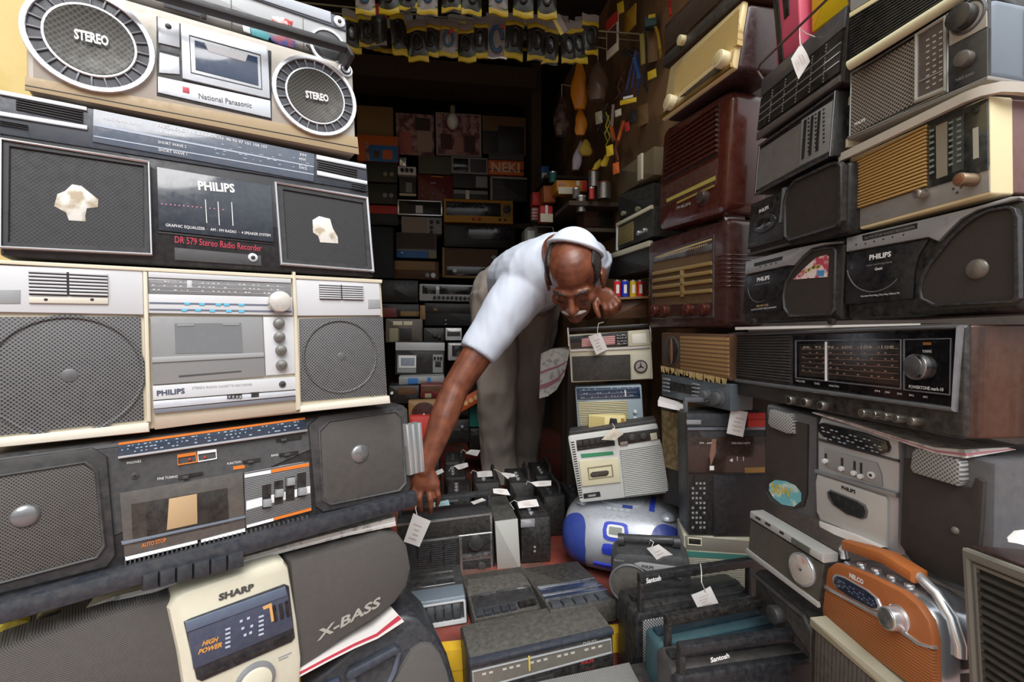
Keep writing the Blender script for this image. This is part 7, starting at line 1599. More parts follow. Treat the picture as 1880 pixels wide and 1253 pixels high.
# ---------------------------------------------------------------- right wall: shelf goods, hanging bags, far radios
RWG = 'goods on the right wall shelf'
def can(label, px, y0, y1, r_px, d, m, lidm=None, name='tin_can'):
    t = P(px, y0, d); b = P(px, y1, d); r = r_px / FPX * d
    o = empty(name, Matrix.Translation(Vector((b[0], b[1], b[2]))), label, 'tin', RWG); h = t[2] - b[2]
    mk('can', *tube([(0, 0, 0), (0, 0, h)], r, 20), m, o); mk('rim', *tube([(0, 0, h - .002), (0, 0, h + .004)], r * 1.04, 20), lidm or CHROME, o); return o
TIN = mat('tin_metal', '#9a948a', .3, metal=.8, dust=.2); TINR = mat('red_lid', '#7a2a22', .4, dust=.1)
def wshelf(y, x0, x1, d0, d1, nm='shelf_board'):
    a = P(x0, y, d0); b = P(x1, y, d1); z = a[2]
    return a, b, z
struct('trim_4', sbox(.60, .86, 2.14, 2.75, 1.325, 1.345), SHW); struct('trim_4', sbox(.60, .86, 2.12, 2.75, 1.205, 1.222), SHW); struct('trim_4', sbox(.56, .86, 2.45, 2.78, 1.535, 1.55), SHW)
bg('wooden_box', 'open wooden box of odds and ends above the skull cap', 'box', 1072, 372, 1136, 418, 'n', [('dark_inside', .42, .08, .84, .95, 'k', .001), ('white_stick', .42, .16, .78, .24, 'c', .006), ('green_cap', .62, .02, .74, .12, 't', .008)], (), b=2.25, D=.12, group=RWG)
s = bg('carton', 'orange and yellow carton with a white lower corner', 'box', 1022, 330, 1078, 352, mat('orange_carton', '#d08a1e', .5), [('white_corner', .05, .62, .52, 1.2, 'c', .002), ('white_label', .65, .1, .74, .5, 'w', .002), ('red_print', .82, .1, 1, .9, 'R', .002), ('purple_print', .06, .3, .25, .5, 'p', .002)], (), b=2.3, D=.12, group=RWG, slope=-.08)
bg('carton', 'slanting orange carton leaning left of the yellow one', 'box', 998, 340, 1020, 372, mat('orange_carton', '#a8581e', .5), (), (), b=2.4, D=.1, group=RWG, slope=-.6)
bg('carton', 'red and cream carton at the left end of the wall shelf', 'box', 992, 377, 1015, 408, 'R', [('cream_half', 0, .5, 1, 1, 'c', .002), ('white_band', .4, 0, .6, .5, 'w', .002)], (), b=2.4, D=.06, group=RWG)
bg('carton', 'small dark red carton behind the red and cream one', 'box', 978, 352, 996, 378, 'R', (), (), b=2.5, D=.06, group=RWG)
bg('carton', 'thin red and white packet at the far left of the wall shelf', 'box', 977, 380, 990, 404, mat('red_white_print', '#b05048', .5, pat='sz', col2='#c9b8b0', f=60), (), (), b=2.5, D=.04, group=RWG)
bg('carton', 'blue and white packet above the small dark red carton', 'box', 995, 304, 1008, 338, 'b', [('white_part', 0, .4, .7, .8, 'w', .002)], (), b=2.6, D=.05, group=RWG)
can('tall silver tin with a red rim on the wall shelf', 1090, 316, 344, 10, 2.28, TIN, TINR); can('large silver tin right of the red battery', 1109, 337, 366, 12, 2.22, TIN, TINR); can('dull grey tin above the open wooden box', 1067, 362, 390, 9, 2.25, TIN); can('small grey tin under the orange carton', 1058, 348, 366, 7, 2.3, mat('dull_tin', '#6a655c', .5)); can('red battery standing between two tins', 1086, 346, 366, 5, 2.2, mat('red_battery', '#c8322e', .35), CHROME, 'battery'); can('small teal and grey pot at the far end', 1015, 318, 336, 7, 2.5, MT['t'])
def bag(label, cx, y0, y1, w, d, m, puff=.5, name='plastic_bag', cat='bag', tie=True, tilt=0.0):
    t = P(cx, y0, d); b = P(cx, y1, d); h = t[2] - b[2]; ww = w / FPX * d / 2
    o = empty(name, Matrix.Translation(Vector(b)), label, cat, 'bags hanging on the right wall'); V = []; F = []; n, k = 20, 14; rg = random.Random(int(cx))
    for i in range(k + 1):
        u = i / k; s = (math.sin(math.pi * min(1, .12 + u * .86)) ** .6) * (1 - .45 * u); 
        for j in range(n):
            q = 2 * math.pi * j / n; e = 1 + .12 * math.sin(q * 3 + u * 9 + cx); V.append((ww * s * e * math.cos(q) + tilt * u * h, ww * puff * s * e * math.sin(q), h * u))
    for i in range(k):
        for j in range(n): F.append((i * n + j, i * n + (j + 1) % n, (i + 1) * n + (j + 1) % n, (i + 1) * n + j))
    F.append(tuple(range(n))[::-1]); F.append(tuple(k * n + j for j in range(n)))
    mk('bag', V, F, m, o); 
    if tie: mk('string', *tube([(tilt * h, 0, h - .01), (tilt * h, 0, h + .06), (tilt * h + .05, .04, h + .07)], .0022, 6), MT['c'], o)
    return o
OB = mat('orange_plastic_bag', '#d88a10', .35, dust=.05); CLR = mat('cloudy_plastic_bag', '#6f5a48', .3, dust=.1, coat=.3); CL2 = mat('cloudy_plastic_bag', '#7a685c', .3, pat='blot', col2='#4a3a32', f=30, coat=.3)
bag('long orange plastic bag, upper half, hanging on the right wall', 1063, 108, 200, 34, 2.2, OB, .4); bag('orange plastic bag below the long orange one', 1066, 198, 248, 26, 2.25, OB, .4, tie=False)
bag('round brownish see-through bag right of the orange one', 1097, 112, 185, 44, 2.15, CLR, .7); bag('pale crumpled clear bag left of the orange ones', 1031, 178, 250, 34, 2.4, CL2, .6)
bag('yellow paper bag on the wall above the tins', 1075, 256, 286, 28, 2.3, mat('yellow_paper', '#b59a2c', .6), .5, tie=False); bag('white crumpled bag beside the yellow paper one', 1056, 258, 312, 20, 2.32, mat('white_crumpled', '#a9a0a8', .6), .6, tie=False, tilt=.2); bag('small yellow bag with white print, lower of two near the tins', 1108, 282, 306, 16, 2.2, MT['Y'], .4, tie=False, tilt=.3); bag('small yellow bag hanging lowest above the large tin', 1092, 292, 312, 14, 2.25, MT['Y'], .4, tie=False, tilt=.5)
def cables(label, pts_list, m, d, name='cable_bundle', r=.004):
    q = P(*pts_list[0][0], d); o = empty(name, Matrix.Translation(Vector(q)), label, 'cable', 'cables hanging on the right wall')
    for pts in pts_list: mk('cable', *tube([P(x, y, d + dd) - q for (x, y), dd in zip(pts, [.0, .02, .0, .03, .01, .02, .0, .01])], r, 6), m, o)
    return o
cables('dark blue cable bundle hanging on the wall', [[(1168, 92), (1158, 130), (1150, 165), (1142, 178)], [(1168, 95), (1165, 130), (1160, 160), (1152, 178)], [(1170, 95), (1172, 125), (1175, 150), (1170, 175)]], mat('blue_cable', '#2a3c78', .4), 1.95)
cables('bright blue cable hanging just right of the dark bundle', [[(1164, 105), (1170, 125), (1174, 145), (1172, 158)]], mat('bright_blue_cable', '#2f62a8', .4), 1.94, 'cable', .008)
cables('black cords hanging beside the yellow tube', [[(1184, 50), (1186, 90), (1184, 130), (1182, 160)], [(1180, 60), (1181, 100), (1182, 140), (1188, 170)]], BLACK, 1.9); cables('red cord hanging at the wall edge', [[(1228, 0), (1230, 14), (1231, 28)]], MT['R'], 1.75, 'cable', .005)
cables('yellow curved cable by the green connector', [[(1200, 40), (1208, 62), (1212, 90), (1214, 112)]], mat('yellow_cable', '#c09a1e', .5), 1.88, 'cable', .006); cables('grey cables hanging above the yellow tube', [[(1150, 92), (1162, 96), (1168, 90), (1160, 86)], [(1140, 96), (1152, 104), (1166, 100), (1172, 92)]], MT['d'], 1.96)
cables('red and white strap hanging low on the wall', [[(1126, 192), (1124, 220), (1122, 245), (1126, 258)]], mat('white_strap', '#a89a90', .6), 2.1, 'strap', .007); cables('orange strap looped beside the white one', [[(1122, 232), (1126, 252), (1134, 262), (1140, 240), (1146, 222)]], MT['o'], 2.08, 'strap', .009); cables('thin brown twigs of wire left of the blue cables', [[(1140, 145), (1134, 160), (1138, 172), (1130, 182)], [(1148, 132), (1140, 142), (1144, 152), (1138, 160)]], MT['n'], 2.0)
def board(name, label, pts, d, m, parts=(), cat='card', D=.006):
    s = Set(name, label, cat, pts, d, D, yaw=-40, sy=30, sl=20, sr=30, group='cards hanging on the right wall'); s.body(m, .001, .001)
    for nm, u0, v0, u1, v1, mm in parts: s.lrect(nm, -s.W / 2 + s.W * u0, s.H * (1 - v1), -s.W / 2 + s.W * u1, s.H * (1 - v0), MT[mm] if isinstance(mm, str) else mm, .001, 0, 0)
    return s
board('picture_card', 'white edged card with a red top hanging near the packets', [(1113, 40), (1134, 18), (1134, 92), (1113, 112)], 2.0, MT['c'], [('red_top', 0, 0, 1, .28, 'R'), ('dark_picture', .1, .3, .9, .78, mat('dark_print', '#4a2c20', .6))])
board('yellow_board', 'yellow board leaning at the top of the right wall', [(1143, 30), (1170, 0), (1162, 50), (1150, 62)], 2.0, mat('yellow_board', '#b8901c', .6)); board('yellow_tag_card', 'two-part yellow card under the dark blue cables', [(1138, 184), (1168, 177), (1168, 188), (1138, 194)], 1.93, MT['Y'], [('white_part', .2, -.4, .8, 0, 'w')]); board('yellow_tube', 'yellowish tube hanging beside the black cords', [(1173, 62), (1182, 60), (1184, 118), (1177, 120)], 1.9, mat('pale_yellow_tube', '#8f8238', .5), cat='tube', D=.02); board('green_connector', 'dark green connector with a yellow top', [(1183, 28), (1205, 26), (1206, 46), (1184, 50)], 1.88, mat('dark_green_connector', '#1c4a44', .5), [('yellow_cap', .3, 0, .9, .3, 'Y')], cat='connector', D=.03); board('kraft_card', 'brown card behind the yellow curved cable', [(1188, 55), (1206, 50), (1212, 112), (1188, 116)], 1.93, MT['u']); board('green_card', 'yellow-green card at the lower end of the yellow cable', [(1188, 132), (1204, 124), (1205, 142), (1190, 148)], 1.88, MT['Y'])
cables('tangle of thin black wires low on the right wall', [[(1104, 196), (1112, 214), (1100, 232), (1110, 250)], [(1116, 190), (1106, 210), (1118, 228), (1104, 246)], [(1098, 210), (1108, 222), (1096, 240), (1102, 256)]], BLACK, 2.1); cables('yellow and green wires between the tangle and the white strap', [[(1112, 206), (1120, 226), (1110, 246), (1116, 262)], [(1118, 212), (1112, 232), (1120, 252), (1112, 268)]], mat('yellow_green_wire', '#a8a028', .5), 2.08, r=.003)
cables('dark hooked wire above the blue cables', [[(1150, 88), (1144, 94), (1156, 102), (1164, 98)]], BLACK, 1.97, 'cable'); cables('brown leather strap hanging at the bottom of the wall', [[(1134, 258), (1130, 276), (1134, 294), (1128, 312)]], mat('brown_leather', '#6a3218', .5), 2.05, 'strap', .007)
for lab, pts, m_ in (('small yellow card below the yellow and green wires', [(1112, 268), (1124, 264), (1126, 284), (1114, 290)], 'Y'), ('tiny red card beside the orange strap', [(1146, 226), (1154, 222), (1156, 240), (1148, 244)], 'R'), ('olive card behind the tangle of black wires', [(1092, 206), (1104, 202), (1106, 226), (1094, 230)], 'e'), ('white slip under the dark blue cables, lower one', [(1128, 202), (1140, 198), (1140, 212), (1130, 216)], 'c'), ('yellow card at the top between the picture card and yellow board', [(1132, 6), (1144, 0), (1146, 22), (1134, 28)], 'Y'), ('kraft card hanging above the tan radio', [(1170, 196), (1190, 186), (1190, 226), (1172, 234)], 'u'), ('dark blue card left of the kraft one', [(1154, 206), (1168, 200), (1168, 224), (1156, 230)], 'd'), ('orange card low beside the tins', [(1124, 300), (1136, 296), (1136, 318), (1126, 322)], 'o')): board('hanging_card', lab, pts, 2.02, MT[m_])
# far radios under the hanging goods
s = Set('radio', 'tan radio with pale upright strip on the right wall, above the dark one', 'radio', [(1138, 318), (1200, 262), (1200, 328), (1140, 352)], 1.95, .12, yaw=-68, sy=8, group=RG); s.body(mat('tan_cloth', '#6f6144', .7, dust=.15), .003, .003); s.lrect('pale_strip', s.W * .1, .01, s.W * .22, s.H, CREAM, .008)
s = Set('radio', 'dark radio with small knobs behind the louvred bakelite set', 'radio', [(1134, 358), (1200, 334), (1200, 388), (1136, 404)], 1.9, .12, yaw=-68, sy=8, group=RG); s.body(plastic('#2b2a26', .5), .003, .003)
for u in (.2, .62): s.P('knob', slab(circ(-s.W / 2 + s.W * u, .02, .010, n=14), -.014, 0, .002), MT['e'])
s = Set('radio', 'beige grilled radio with a cream top edge, left of the ribbed bakelite set', 'radio', [(1134, 414), (1200, 374), (1196, 438), (1134, 458)], 1.78, .12, yaw=-68, sy=8, group=RG); s.body(plastic('#3a382f', .5), .003, .003); s.lrect('speaker_grille', -s.W / 2 + .01, .015, 0, s.H - .02, mat('beige_ribbed', '#8f7c48', .6, pat='sz', col2='#5c4c28', f=120, duty=.4), .003); s.lrect('cream_edge', -s.W / 2, s.H - .012, s.W / 2, s.H, CREAM, .008); s.lrect('cream_end', -s.W / 2 - .002, 0, -s.W / 2 + .008, s.H, WHITEP, .006)
for u in (.7, .85): s.P('knob', slab(circ(-s.W / 2 + s.W * u, .03, .009, n=14), -.014, 0, .002), CHROME)
s = Set('radio', 'flat cream topped radio below the beige grilled one', 'radio', [(1116, 472), (1198, 440), (1196, 496), (1118, 512)], 1.72, .12, yaw=-66, sy=8, group=RG); s.body(plastic('#1d1d1c', .5), .003, .003); s.lrect('cream_edge', -s.W / 2, s.H - .018, s.W / 2, s.H, mat('aged_cream_plastic', '#a9a48e', .5), .012)
# batteries on a little shelf
z0 = P(1150, 546, 1.50); BT = 'batteries on the small shelf'
s = Set('wooden_box', 'small brown wooden box under the row of batteries', 'box', [(1122, 552), (1188, 548), (1188, 584), (1124, 588)], 1.70, .08, yaw=-6, sr=6); s.body(MT['n'], .002, .003); s.P('shelf_board', box3(-s.W / 2 - .006, s.W / 2 + .002, -.02, .08, s.H, s.H + .008, .001), MT['u']); SHF = s
for k, (px, m, lab) in enumerate(((1133, 'R', 'left red battery of the row, partly behind the hand'), (1147, 'B', 'blue battery in the row of four'), (1162, 'Y', 'yellow battery in the row of four'), (1175, 'R', 'red battery at the right end of the row of four'))):
    q = P(px, 544, 1.70); q[2] = (SHF.o + SHF.ez * (SHF.H + .0085))[2]
    mm = {'R': mat('red_battery', '#c8322e', .3, dust=0), 'B': mat('blue_battery', '#2438b8', .3, dust=0), 'Y': mat('yellow_battery', '#c9a820', .3, dust=0)}[m]
    o = empty('battery', Matrix.Translation(Vector(q)), lab, 'battery', BT); mk('case', *tube([(0, 0, 0), (0, 0, .054)], .0125, 18), mm, o); mk('terminal', *tube([(0, 0, .053), (0, 0, .057), (0, 0, .057), (0, 0, .060)], [.0105, .0105, .004, .004], 14), CHROME, o); mk('label_print', *slab(rrect(-.006, .012, .004, .042), -.0131, -.010, 0), mat('white_print', '#e8e2dc', .4, dust=0), o)
# dark stool and newspaper behind the cream radios
DW = mat('dark_stool_wood', '#2a1c14', .6, dust=.1)
q = P(1010, 660, 1.95); o = empty('stool', Matrix.Translation(Vector((.335, 2.0, 0))), 'dark wooden stool behind the trouser leg, newspaper hanging over it', 'stool')
mk('seat', *box3(-.12, .12, -.12, .12, q[2] - .03, q[2], .004), DW, o)
for sx in (-1, 1):
    for sy in (-1, 1): mk('leg', *box3(sx * .10 - .018, sx * .10 + .018, sy * .10 - .018, sy * .10 + .018, 0, q[2] - .03, .002), DW, o)
mk('stretcher', *tube([(-.11, -.11, .25), (.11, -.11, .18)], .012, 8), DW, o)
# ---------------------------------------------------------------- packets hanging at the front of the ceiling
ORD = 'first second third fourth fifth sixth seventh eighth ninth tenth eleventh twelfth thirteenth fourteenth fifteenth sixteenth seventeenth eighteenth'.split()
YEL = mat('yellow_packet_print', '#b89c04', .4, dust=.03); CARD = mat('white_header_card', '#857c74', .6, pat='blot', col2='#8d7f7c', f=60, duty=.6, dust=.05); POUCH = mat('smoky_pouch', '#2a271f', .3, coat=.25, dust=.1, dcol='#5a5440'); POUCH2 = mat('clear_pouch', '#8a827c', .25, coat=.5, dust=.15)
GREEN = mat('green_packet_edge', '#4a6a20', .5)
def packet(row, k, px, y0, y1, w, d, tilt=0.0, style='y', flap=True, label=None):
    a = P(px, y0, d); sc = d / FPX; W = w * sc / 2; Hh = (y1 - y0) * sc
    M = Matrix.Translation(Vector(a)) @ Matrix.Rotation(UA, 4, 'Z') @ Matrix.Rotation(rad(tilt), 4, 'Y') @ Matrix.Rotation(rad(random.uniform(-12, 12)), 4, 'Z')
    o = empty('cable_packet', M, label, 'packet', 'cable packets hanging from the ceiling')
    def sh(nm, z0, z1, x0, x1, m, t=.003, bul=0.0, p=None, sk=0.0):
        V = []; F = []; n, q = 6, 6
        for side in (-1, 1):
            for i in range(n + 1):
                for j in range(q + 1):
                    u, v = i / n, j / q; bb = bul * math.sin(math.pi * u) ** .6 * math.sin(math.pi * v) ** .6
                    V.append((x0 + (x1 - x0) * u, side * (t / 2 + bb), z0 + (z1 - z0) * v + sk * u + .003 * math.sin(u * 7 + k)))
        N = (n + 1) * (q + 1)
        for i in range(n):
            for j in range(q):
                c = [i * (q + 1) + j, (i + 1) * (q + 1) + j, (i + 1) * (q + 1) + j + 1, i * (q + 1) + j + 1]; F.append(tuple(c)); F.append(tuple(x + N for x in c[::-1]))
        rim = [i * (q + 1) for i in range(n + 1)] + [n * (q + 1) + j for j in range(1, q + 1)] + [i * (q + 1) + q for i in range(n - 1, -1, -1)] + [j for j in range(q - 1, 0, -1)]
        for i in range(len(rim)): c, e = rim[i], rim[(i + 1) % len(rim)]; F.append((c + N, e + N, e, c))
        return mk(nm, V, F, m, p or o)
    sk = random.uniform(-.012, .012)
    if style == 'w':
        sh('white_card', -Hh, 0, -W, W, CARD, .004, .006); cm = mat('blue_cable', '#1f4a6a', .4)
        pts = [(W * .55 * math.cos(t), -.014, -Hh * .6 + Hh * .27 * math.sin(t)) for t in np.linspace(0, 5.6, 22)]; mk('cable', *tube(pts, .007, 8), cm, o); mk('plug', *tube([(W * .3, -.014, -Hh * .36), (W * .62, -.014, -Hh * .30)], .007, 8), MT['R'], o); sh('bottom_seal', -Hh, -Hh * .94, -W, W, WHITEP, .005)
    elif style == 'r':
        sh('pouch', -Hh, 0, -W, W, POUCH, .003, .010); sh('red_header', -Hh * .38, 0, -W, W, MT['R'], .006, .010); sh('bottom_seal', -Hh, -Hh * .9, -W, W, CARD, .006)
    else:
        sh('pouch', -Hh, -Hh * .18, -W, W, POUCH if style == 'y' else POUCH2, .003, .012)
        sh('header_card', -Hh * .16, .006, -W, W, CARD, .006, .003); sh('yellow_band', -Hh * .27, -Hh * .15, -W, W, YEL, .007, .006)
        sh('yellow_base', -Hh * 1.0, -Hh * .84, -W * 1.02, W * 1.02, YEL, .007, .004, sk=sk); sh('green_line', -Hh * .84, -Hh * .80, -W * 1.0, W * 1.0, GREEN, .0075, .006, sk=sk)
        cm = BLACK if style == 'y' else mat('blue_cable', '#1f5a78', .4)
        pts = [(W * .5 * math.cos(t), -.016 - .002 * (t % 2), -Hh * .55 + Hh * .2 * math.sin(t)) for t in np.linspace(0, 11, 34)]; mk('cable', *tube(pts, .004, 6), cm, o)
        if style == 'b': mk('plug', *tube([(W * .1, -.018, -Hh * .4), (W * .4, -.018, -Hh * .3)], .006, 8), MT['R'], o)
    return o
zc = P(860, 38, 1.86)[2]; zt = P(860, 2, 1.80)[2]
for nm, b_, z, lab in (('hanging_string', 1.86, zc, 'lower cord across the shop front that the packets hang from'), ('hanging_string', 1.955, zc + .03, 'rear cord across the shop front, mostly hidden behind packets'), ('hanging_string', 1.72, zt + .03, 'upper cord across the shop front, almost out of the picture')):
    props(mk(nm, *tube([S(-1.3, b_, z + .012), S(-.2, b_, z + .004), S(.3, b_, z), S(.858, b_, z + .012)], .003, 6), MT['e']), lab, 'cord', 'cords across the shop front')
low = [(645, 28, 90, 32, 'y'), (672, 26, 86, 30, 'y'), (694, 12, 80, 32, 'r'), (727, 20, 96, 26, 'b2'), (764, 46, 108, 36, 'y'), (793, 42, 102, 30, 'y'), (824, 46, 102, 34, 'b'), (853, 52, 109, 32, 'y'), (882, 40, 102, 30, 'y'), (912, 32, 104, 38, 'w'), (946, 34, 103, 34, 'y'), (986, 38, 109, 34, 'y'), (1012, 48, 116, 30, 'y'), (1042, 50, 114, 30, 'y'), (1060, 48, 110, 30, 'y'), (1084, 36, 98, 32, 'y')]
for k, (px, y0, y1, w, st) in enumerate(low):
    d = float(BD(1.86)(px)) - .012
    stl = {'b2': 'y'}.get(st, st)
    what = {'y': 'black cable packet with yellow strips', 'b': 'packet of blue cable with a red plug and yellow base', 'w': 'white packet showing a blue cable with red plug', 'r': 'packet with a red header and white lower edge'}[stl]
    packet(0, k, px, y0 - 6, y1, w, d, random.uniform(-5, 5), stl, label=what + (', %s from the left in the lower hanging row' % ORD[k] if stl == 'y' else ' in the lower hanging row'))
for k, px in enumerate((660, 690, 712, 742, 780, 808, 838, 868, 898, 930, 962, 998, 1028, 1072)):
    packet(2, k, px, 30 + k % 3 * 4, 84 + k % 4 * 5, 32, float(BD(1.95)(px)), random.uniform(-8, 8), 'y', label='dark packet hanging behind the lower row of packets, %s from the left' % ORD[k])
up = [(668, -48, 24, 34), (712, -50, 22, 36), (748, -46, 18, 34), (786, -52, 24, 36), (830, -48, 20, 34), (868, -50, 26, 36), (914, -46, 22, 34), (962, -50, 26, 36), (1002, -48, 30, 34)]
for k, (px, y0, y1, w) in enumerate(up):
    packet(1, k, px, y0, y1, w, float(BD(1.72)(px)) - .012, random.uniform(-4, 4), 'y' if k % 3 else 'c', label='packet cut off by the picture top, %s from the left in the upper hanging row' % ORD[k])
q = P(1022, 24, 1.80)
s = Set('price_card', 'yellow and white card tilted steeply among the hanging packets', 'card', [(1012, 34), (1026, 22), (1042, 56), (1030, 66)], 1.80, .004, yaw=9, roll=-30, sy=4, sr=25); s.body(CARD, .001, .001); s.lrect('yellow_side', -s.W / 2, 0, -s.W * .1, s.H, YEL, .001, 0, 0)

# ---------------------------------------------------------------- price tags and newspapers
TG = 'white paper price tags'
def tag(label, pts, d, string=None, dz=0.0, dd=(0, 0, 0, 0), m=PAPER, marks=True):
    """A paper tag with its corners at the given picture points; dd bends single corners nearer or farther."""
    C = [P(x, y, d + e) for (x, y), e in zip(pts, dd)]; c = sum(C) / 4
    o = empty('price_tag', Matrix.Translation(Vector(c)), label, 'price tag', TG)
    n = np.cross(C[1] - C[0], C[3] - C[0]); n /= np.linalg.norm(n) + 1e-9
    if n @ (CAM - c) < 0: n = -n
    V = []; F = []; q = 5
    for s_ in (1, -1):
        for i in range(q + 1):
            for j in range(q + 1):
                u, v = i / q, j / q; p = (C[0] * (1 - u) + C[1] * u) * (1 - v) + (C[3] * (1 - u) + C[2] * u) * v
                V.append(p - c + n * (s_ * .0003 + .0022 * math.sin(math.pi * u) * math.cos(2 * v)))
    N = (q + 1) ** 2
    for i in range(q):
        for j in range(q):
            a = [i * (q + 1) + j, (i + 1) * (q + 1) + j, (i + 1) * (q + 1) + j + 1, i * (q + 1) + j + 1]; F.append(tuple(a)); F.append(tuple(x + N for x in a[::-1]))
    rim = [i * (q + 1) for i in range(q + 1)] + [q * (q + 1) + j for j in range(1, q + 1)] + [i * (q + 1) + q for i in range(q - 1, -1, -1)] + [j for j in range(q - 1, 0, -1)]
    for i in range(len(rim)): a, b = rim[i], rim[(i + 1) % len(rim)]; F.append((a + N, b + N, b, a))
    mk('paper', V, F, m, o)
    if marks:
        mb = MB(); rg = random.Random(int(pts[0][0]))
        for k in range(4):
            v = .28 + k * .16; u0 = rg.uniform(.2, .35); u1 = rg.uniform(.55, .8)
            f_ = lambda u, w: (C[0] * (1 - u) + C[1] * u) * (1 - w) + (C[3] * (1 - u) + C[2] * u) * w - c + n * .0030
            mb.add(([f_(u0, v), f_(u1, v), f_(u1, v + .035), f_(u0, v + .035)], [(0, 1, 2, 3)]))
        mb.mk('pencil_marks', mat('pencil', '#c9b4b4', .8, dust=0), o)
    if string: mk('string', *tube([P(x, y, d + e) - c for x, y, e in string], .0011, 6), mat('white_string', '#d8d4cc', .8, dust=0), o)
    return o
tag('white tag on a string held by the reaching hand', [(759, 943), (791, 957), (770, 1005), (741, 995)], 1.39, [(765, 924, .01), (763, 934, 0), (766, 948, -.002)])
tag('white tag hanging on the front of the star-knob radio', [(1080, 618), (1102, 611), (1116, 642), (1095, 652)], 1.605, [(1108, 592, .01), (1099, 594, 0), (1097, 606, -.004), (1097, 616, -.003)])
tag('diamond-hung white tag on the wire handle below the pink player', [(1470, 80), (1487, 113), (1466, 146), (1452, 108)], .95, [(1496, 68, .01), (1480, 62, 0), (1468, 52, .005), (1468, 66, .0), (1469, 82, -.002)])
tag('white tag hanging on the tall black recorder with the red block', [(1342, 751), (1373, 757), (1364, 803), (1334, 796)], 1.235, [(1345, 733, .03), (1346, 742, .0), (1350, 756, -.002)])
tag('cream tag lying on the top of the tilted grey recorder', [(1126, 786), (1145, 797), (1128, 809), (1104, 808)], 1.47, [(1124, 778, .02), (1128, 784, .0), (1129, 790, -.001)], m=mat('cream_tag', '#d8d0bc', .8, dust=.05))
tag('white tag on the handle of the small rounded dark recorder', [(1187, 1007), (1209, 1000), (1240, 1023), (1215, 1039)], 1.22, [(1192, 1000, .02), (1194, 992, .0), (1200, 996, -.002), (1196, 1006, -.002)])
tag('brightest white tag, on the handle of the punched grille portable', [(1269, 1093), (1304, 1077), (1320, 1110), (1282, 1119)], 1.075, [(1286, 1036, .04), (1288, 1052, .0), (1288, 1070, -.01), (1296, 1088, -.002)])
tag('white tag lying across the chrome clip radio', [(949, 922), (985, 917), (990, 930), (953, 934)], 1.63, [(944, 936, .0), (936, 924, .0), (944, 919, -.01), (954, 924, -.002)], dd=(0, 0, -.02, -.02))
tag('white tag on the pale grey ended radio', [(905, 898), (931, 899), (937, 910), (906, 906)], 1.66, None, dd=(0, 0, -.02, -.02))
tag('white tag among the back black radios, left of the trouser hem', [(875, 867), (903, 865), (905, 875), (877, 877)], 1.86, [(864, 870, .0), (868, 864, .0), (878, 868, -.002)], dd=(0, 0, -.02, -.02))
tag('twisted white tag below the trouser hem', [(918, 868), (945, 871), (953, 884), (932, 880)], 1.84, [(906, 862, .0), (912, 864, .0), (922, 870, -.002)], dd=(0, 0, -.02, -.02))
tag('cream white tag left of the CD boombox', [(974, 886), (1012, 883), (1012, 892), (984, 894)], 1.72, [(966, 890, .0), (968, 884, .0), (978, 888, -.002)], dd=(0, 0, -.02, -.02))
tag('greyish tag standing up just right of the wrist radios', [(833, 856), (858, 850), (860, 857), (842, 863)], 1.93, [(824, 866, .0), (828, 858, .0), (836, 857, -.002)], dd=(0, 0, -.02, -.02))
tag('grey tag farthest back between trousers and forearm', [(854, 833), (864, 826), (882, 827), (876, 838)], 2.02, [(846, 832, .0), (850, 826, .0), (858, 832, -.002)], dd=(0, 0, -.02, -.02))
tag('small white tag tucked right beside the wrist', [(797, 868), (812, 861), (815, 867), (800, 874)], 1.90, None, dd=(0, 0, -.02, -.02))
tag('white paper strip in the handle gap of the silver framed dark radio', [(864, 922), (885, 915), (893, 919), (870, 927)], 1.56, None, marks=False)
tag('pale blue paper strip in the handle gap beside the fingers', [(792, 924), (823, 918), (826, 928), (794, 932)], 1.55, None, m=mat('pale_blue_paper', '#9fc4c8', .7), marks=False)
# newspapers folded over the edges of stacked sets
NEWS = mat('newspaper', '#d2cfc8', .85, pat='blot', col2='#a5a29d', f=70, duty=.56, dust=.05); NEWSR = mat('red_white_paper', '#ddd8d4', .7, dust=.03)
def paper(name, label, top, bot, dfun, back, m, strips=(), group='newspapers between the stacked sets', up=0.004, fwd=.012):
    """Front edge hangs from the top line to the bottom line; the sheet then runs back under the set above."""
    n = len(top); o_ = P(*top[n // 2], dfun(top[n // 2][0])); V = []; F = []
    f = lambda p, e: P(p[0], p[1], dfun(p[0]) - e)
    R = [[f(p, fwd) for p in bot], [f(p, fwd - .002) for p in top], [f(p, fwd - .006) + A(back) * .3 for p in top], [f(p, fwd - .006) + A(back) for p in top]]
    V = [q - o_ for r in R for q in r]; k = len(V)
    V += [v + A([0, .0012, -.0004]) for v in V]
    for r in range(3):
        for i in range(n - 1): a = r * n + i; F.append((a, a + 1, a + n + 1, a + n)); F.append((a + k, a + n + k, a + n + 1 + k, a + 1 + k))
    rim = [i for i in range(n)] + [r * n + n - 1 for r in range(1, 4)] + [3 * n + i for i in range(n - 2, -1, -1)] + [r * n for r in (2, 1)]
    for i in range(len(rim)): a, b = rim[i], rim[(i + 1) % len(rim)]; F.append((b, a, a + k, b + k))
    e = empty(name, Matrix.Translation(Vector(o_)), label, 'newspaper', group); mk('sheet', V, F, m, e)
    for u0, u1, mm in strips:
        VV = [R[0][i] * (1 - u) + R[1][i] * u - o_ + A([0, -.0012, 0]) for u in (u0, u1) for i in range(n)]; mk('printed_stripe', VV, [(i, i + 1, n + i + 1, n + i) for i in range(n - 1)], mm, e)
    return e
bk = A([-math.sin(LY), math.cos(LY), 0]) * .10
lpo = plane_depth((LP0[0] + .0 * math.sin(LY), LP0[1]), LY)
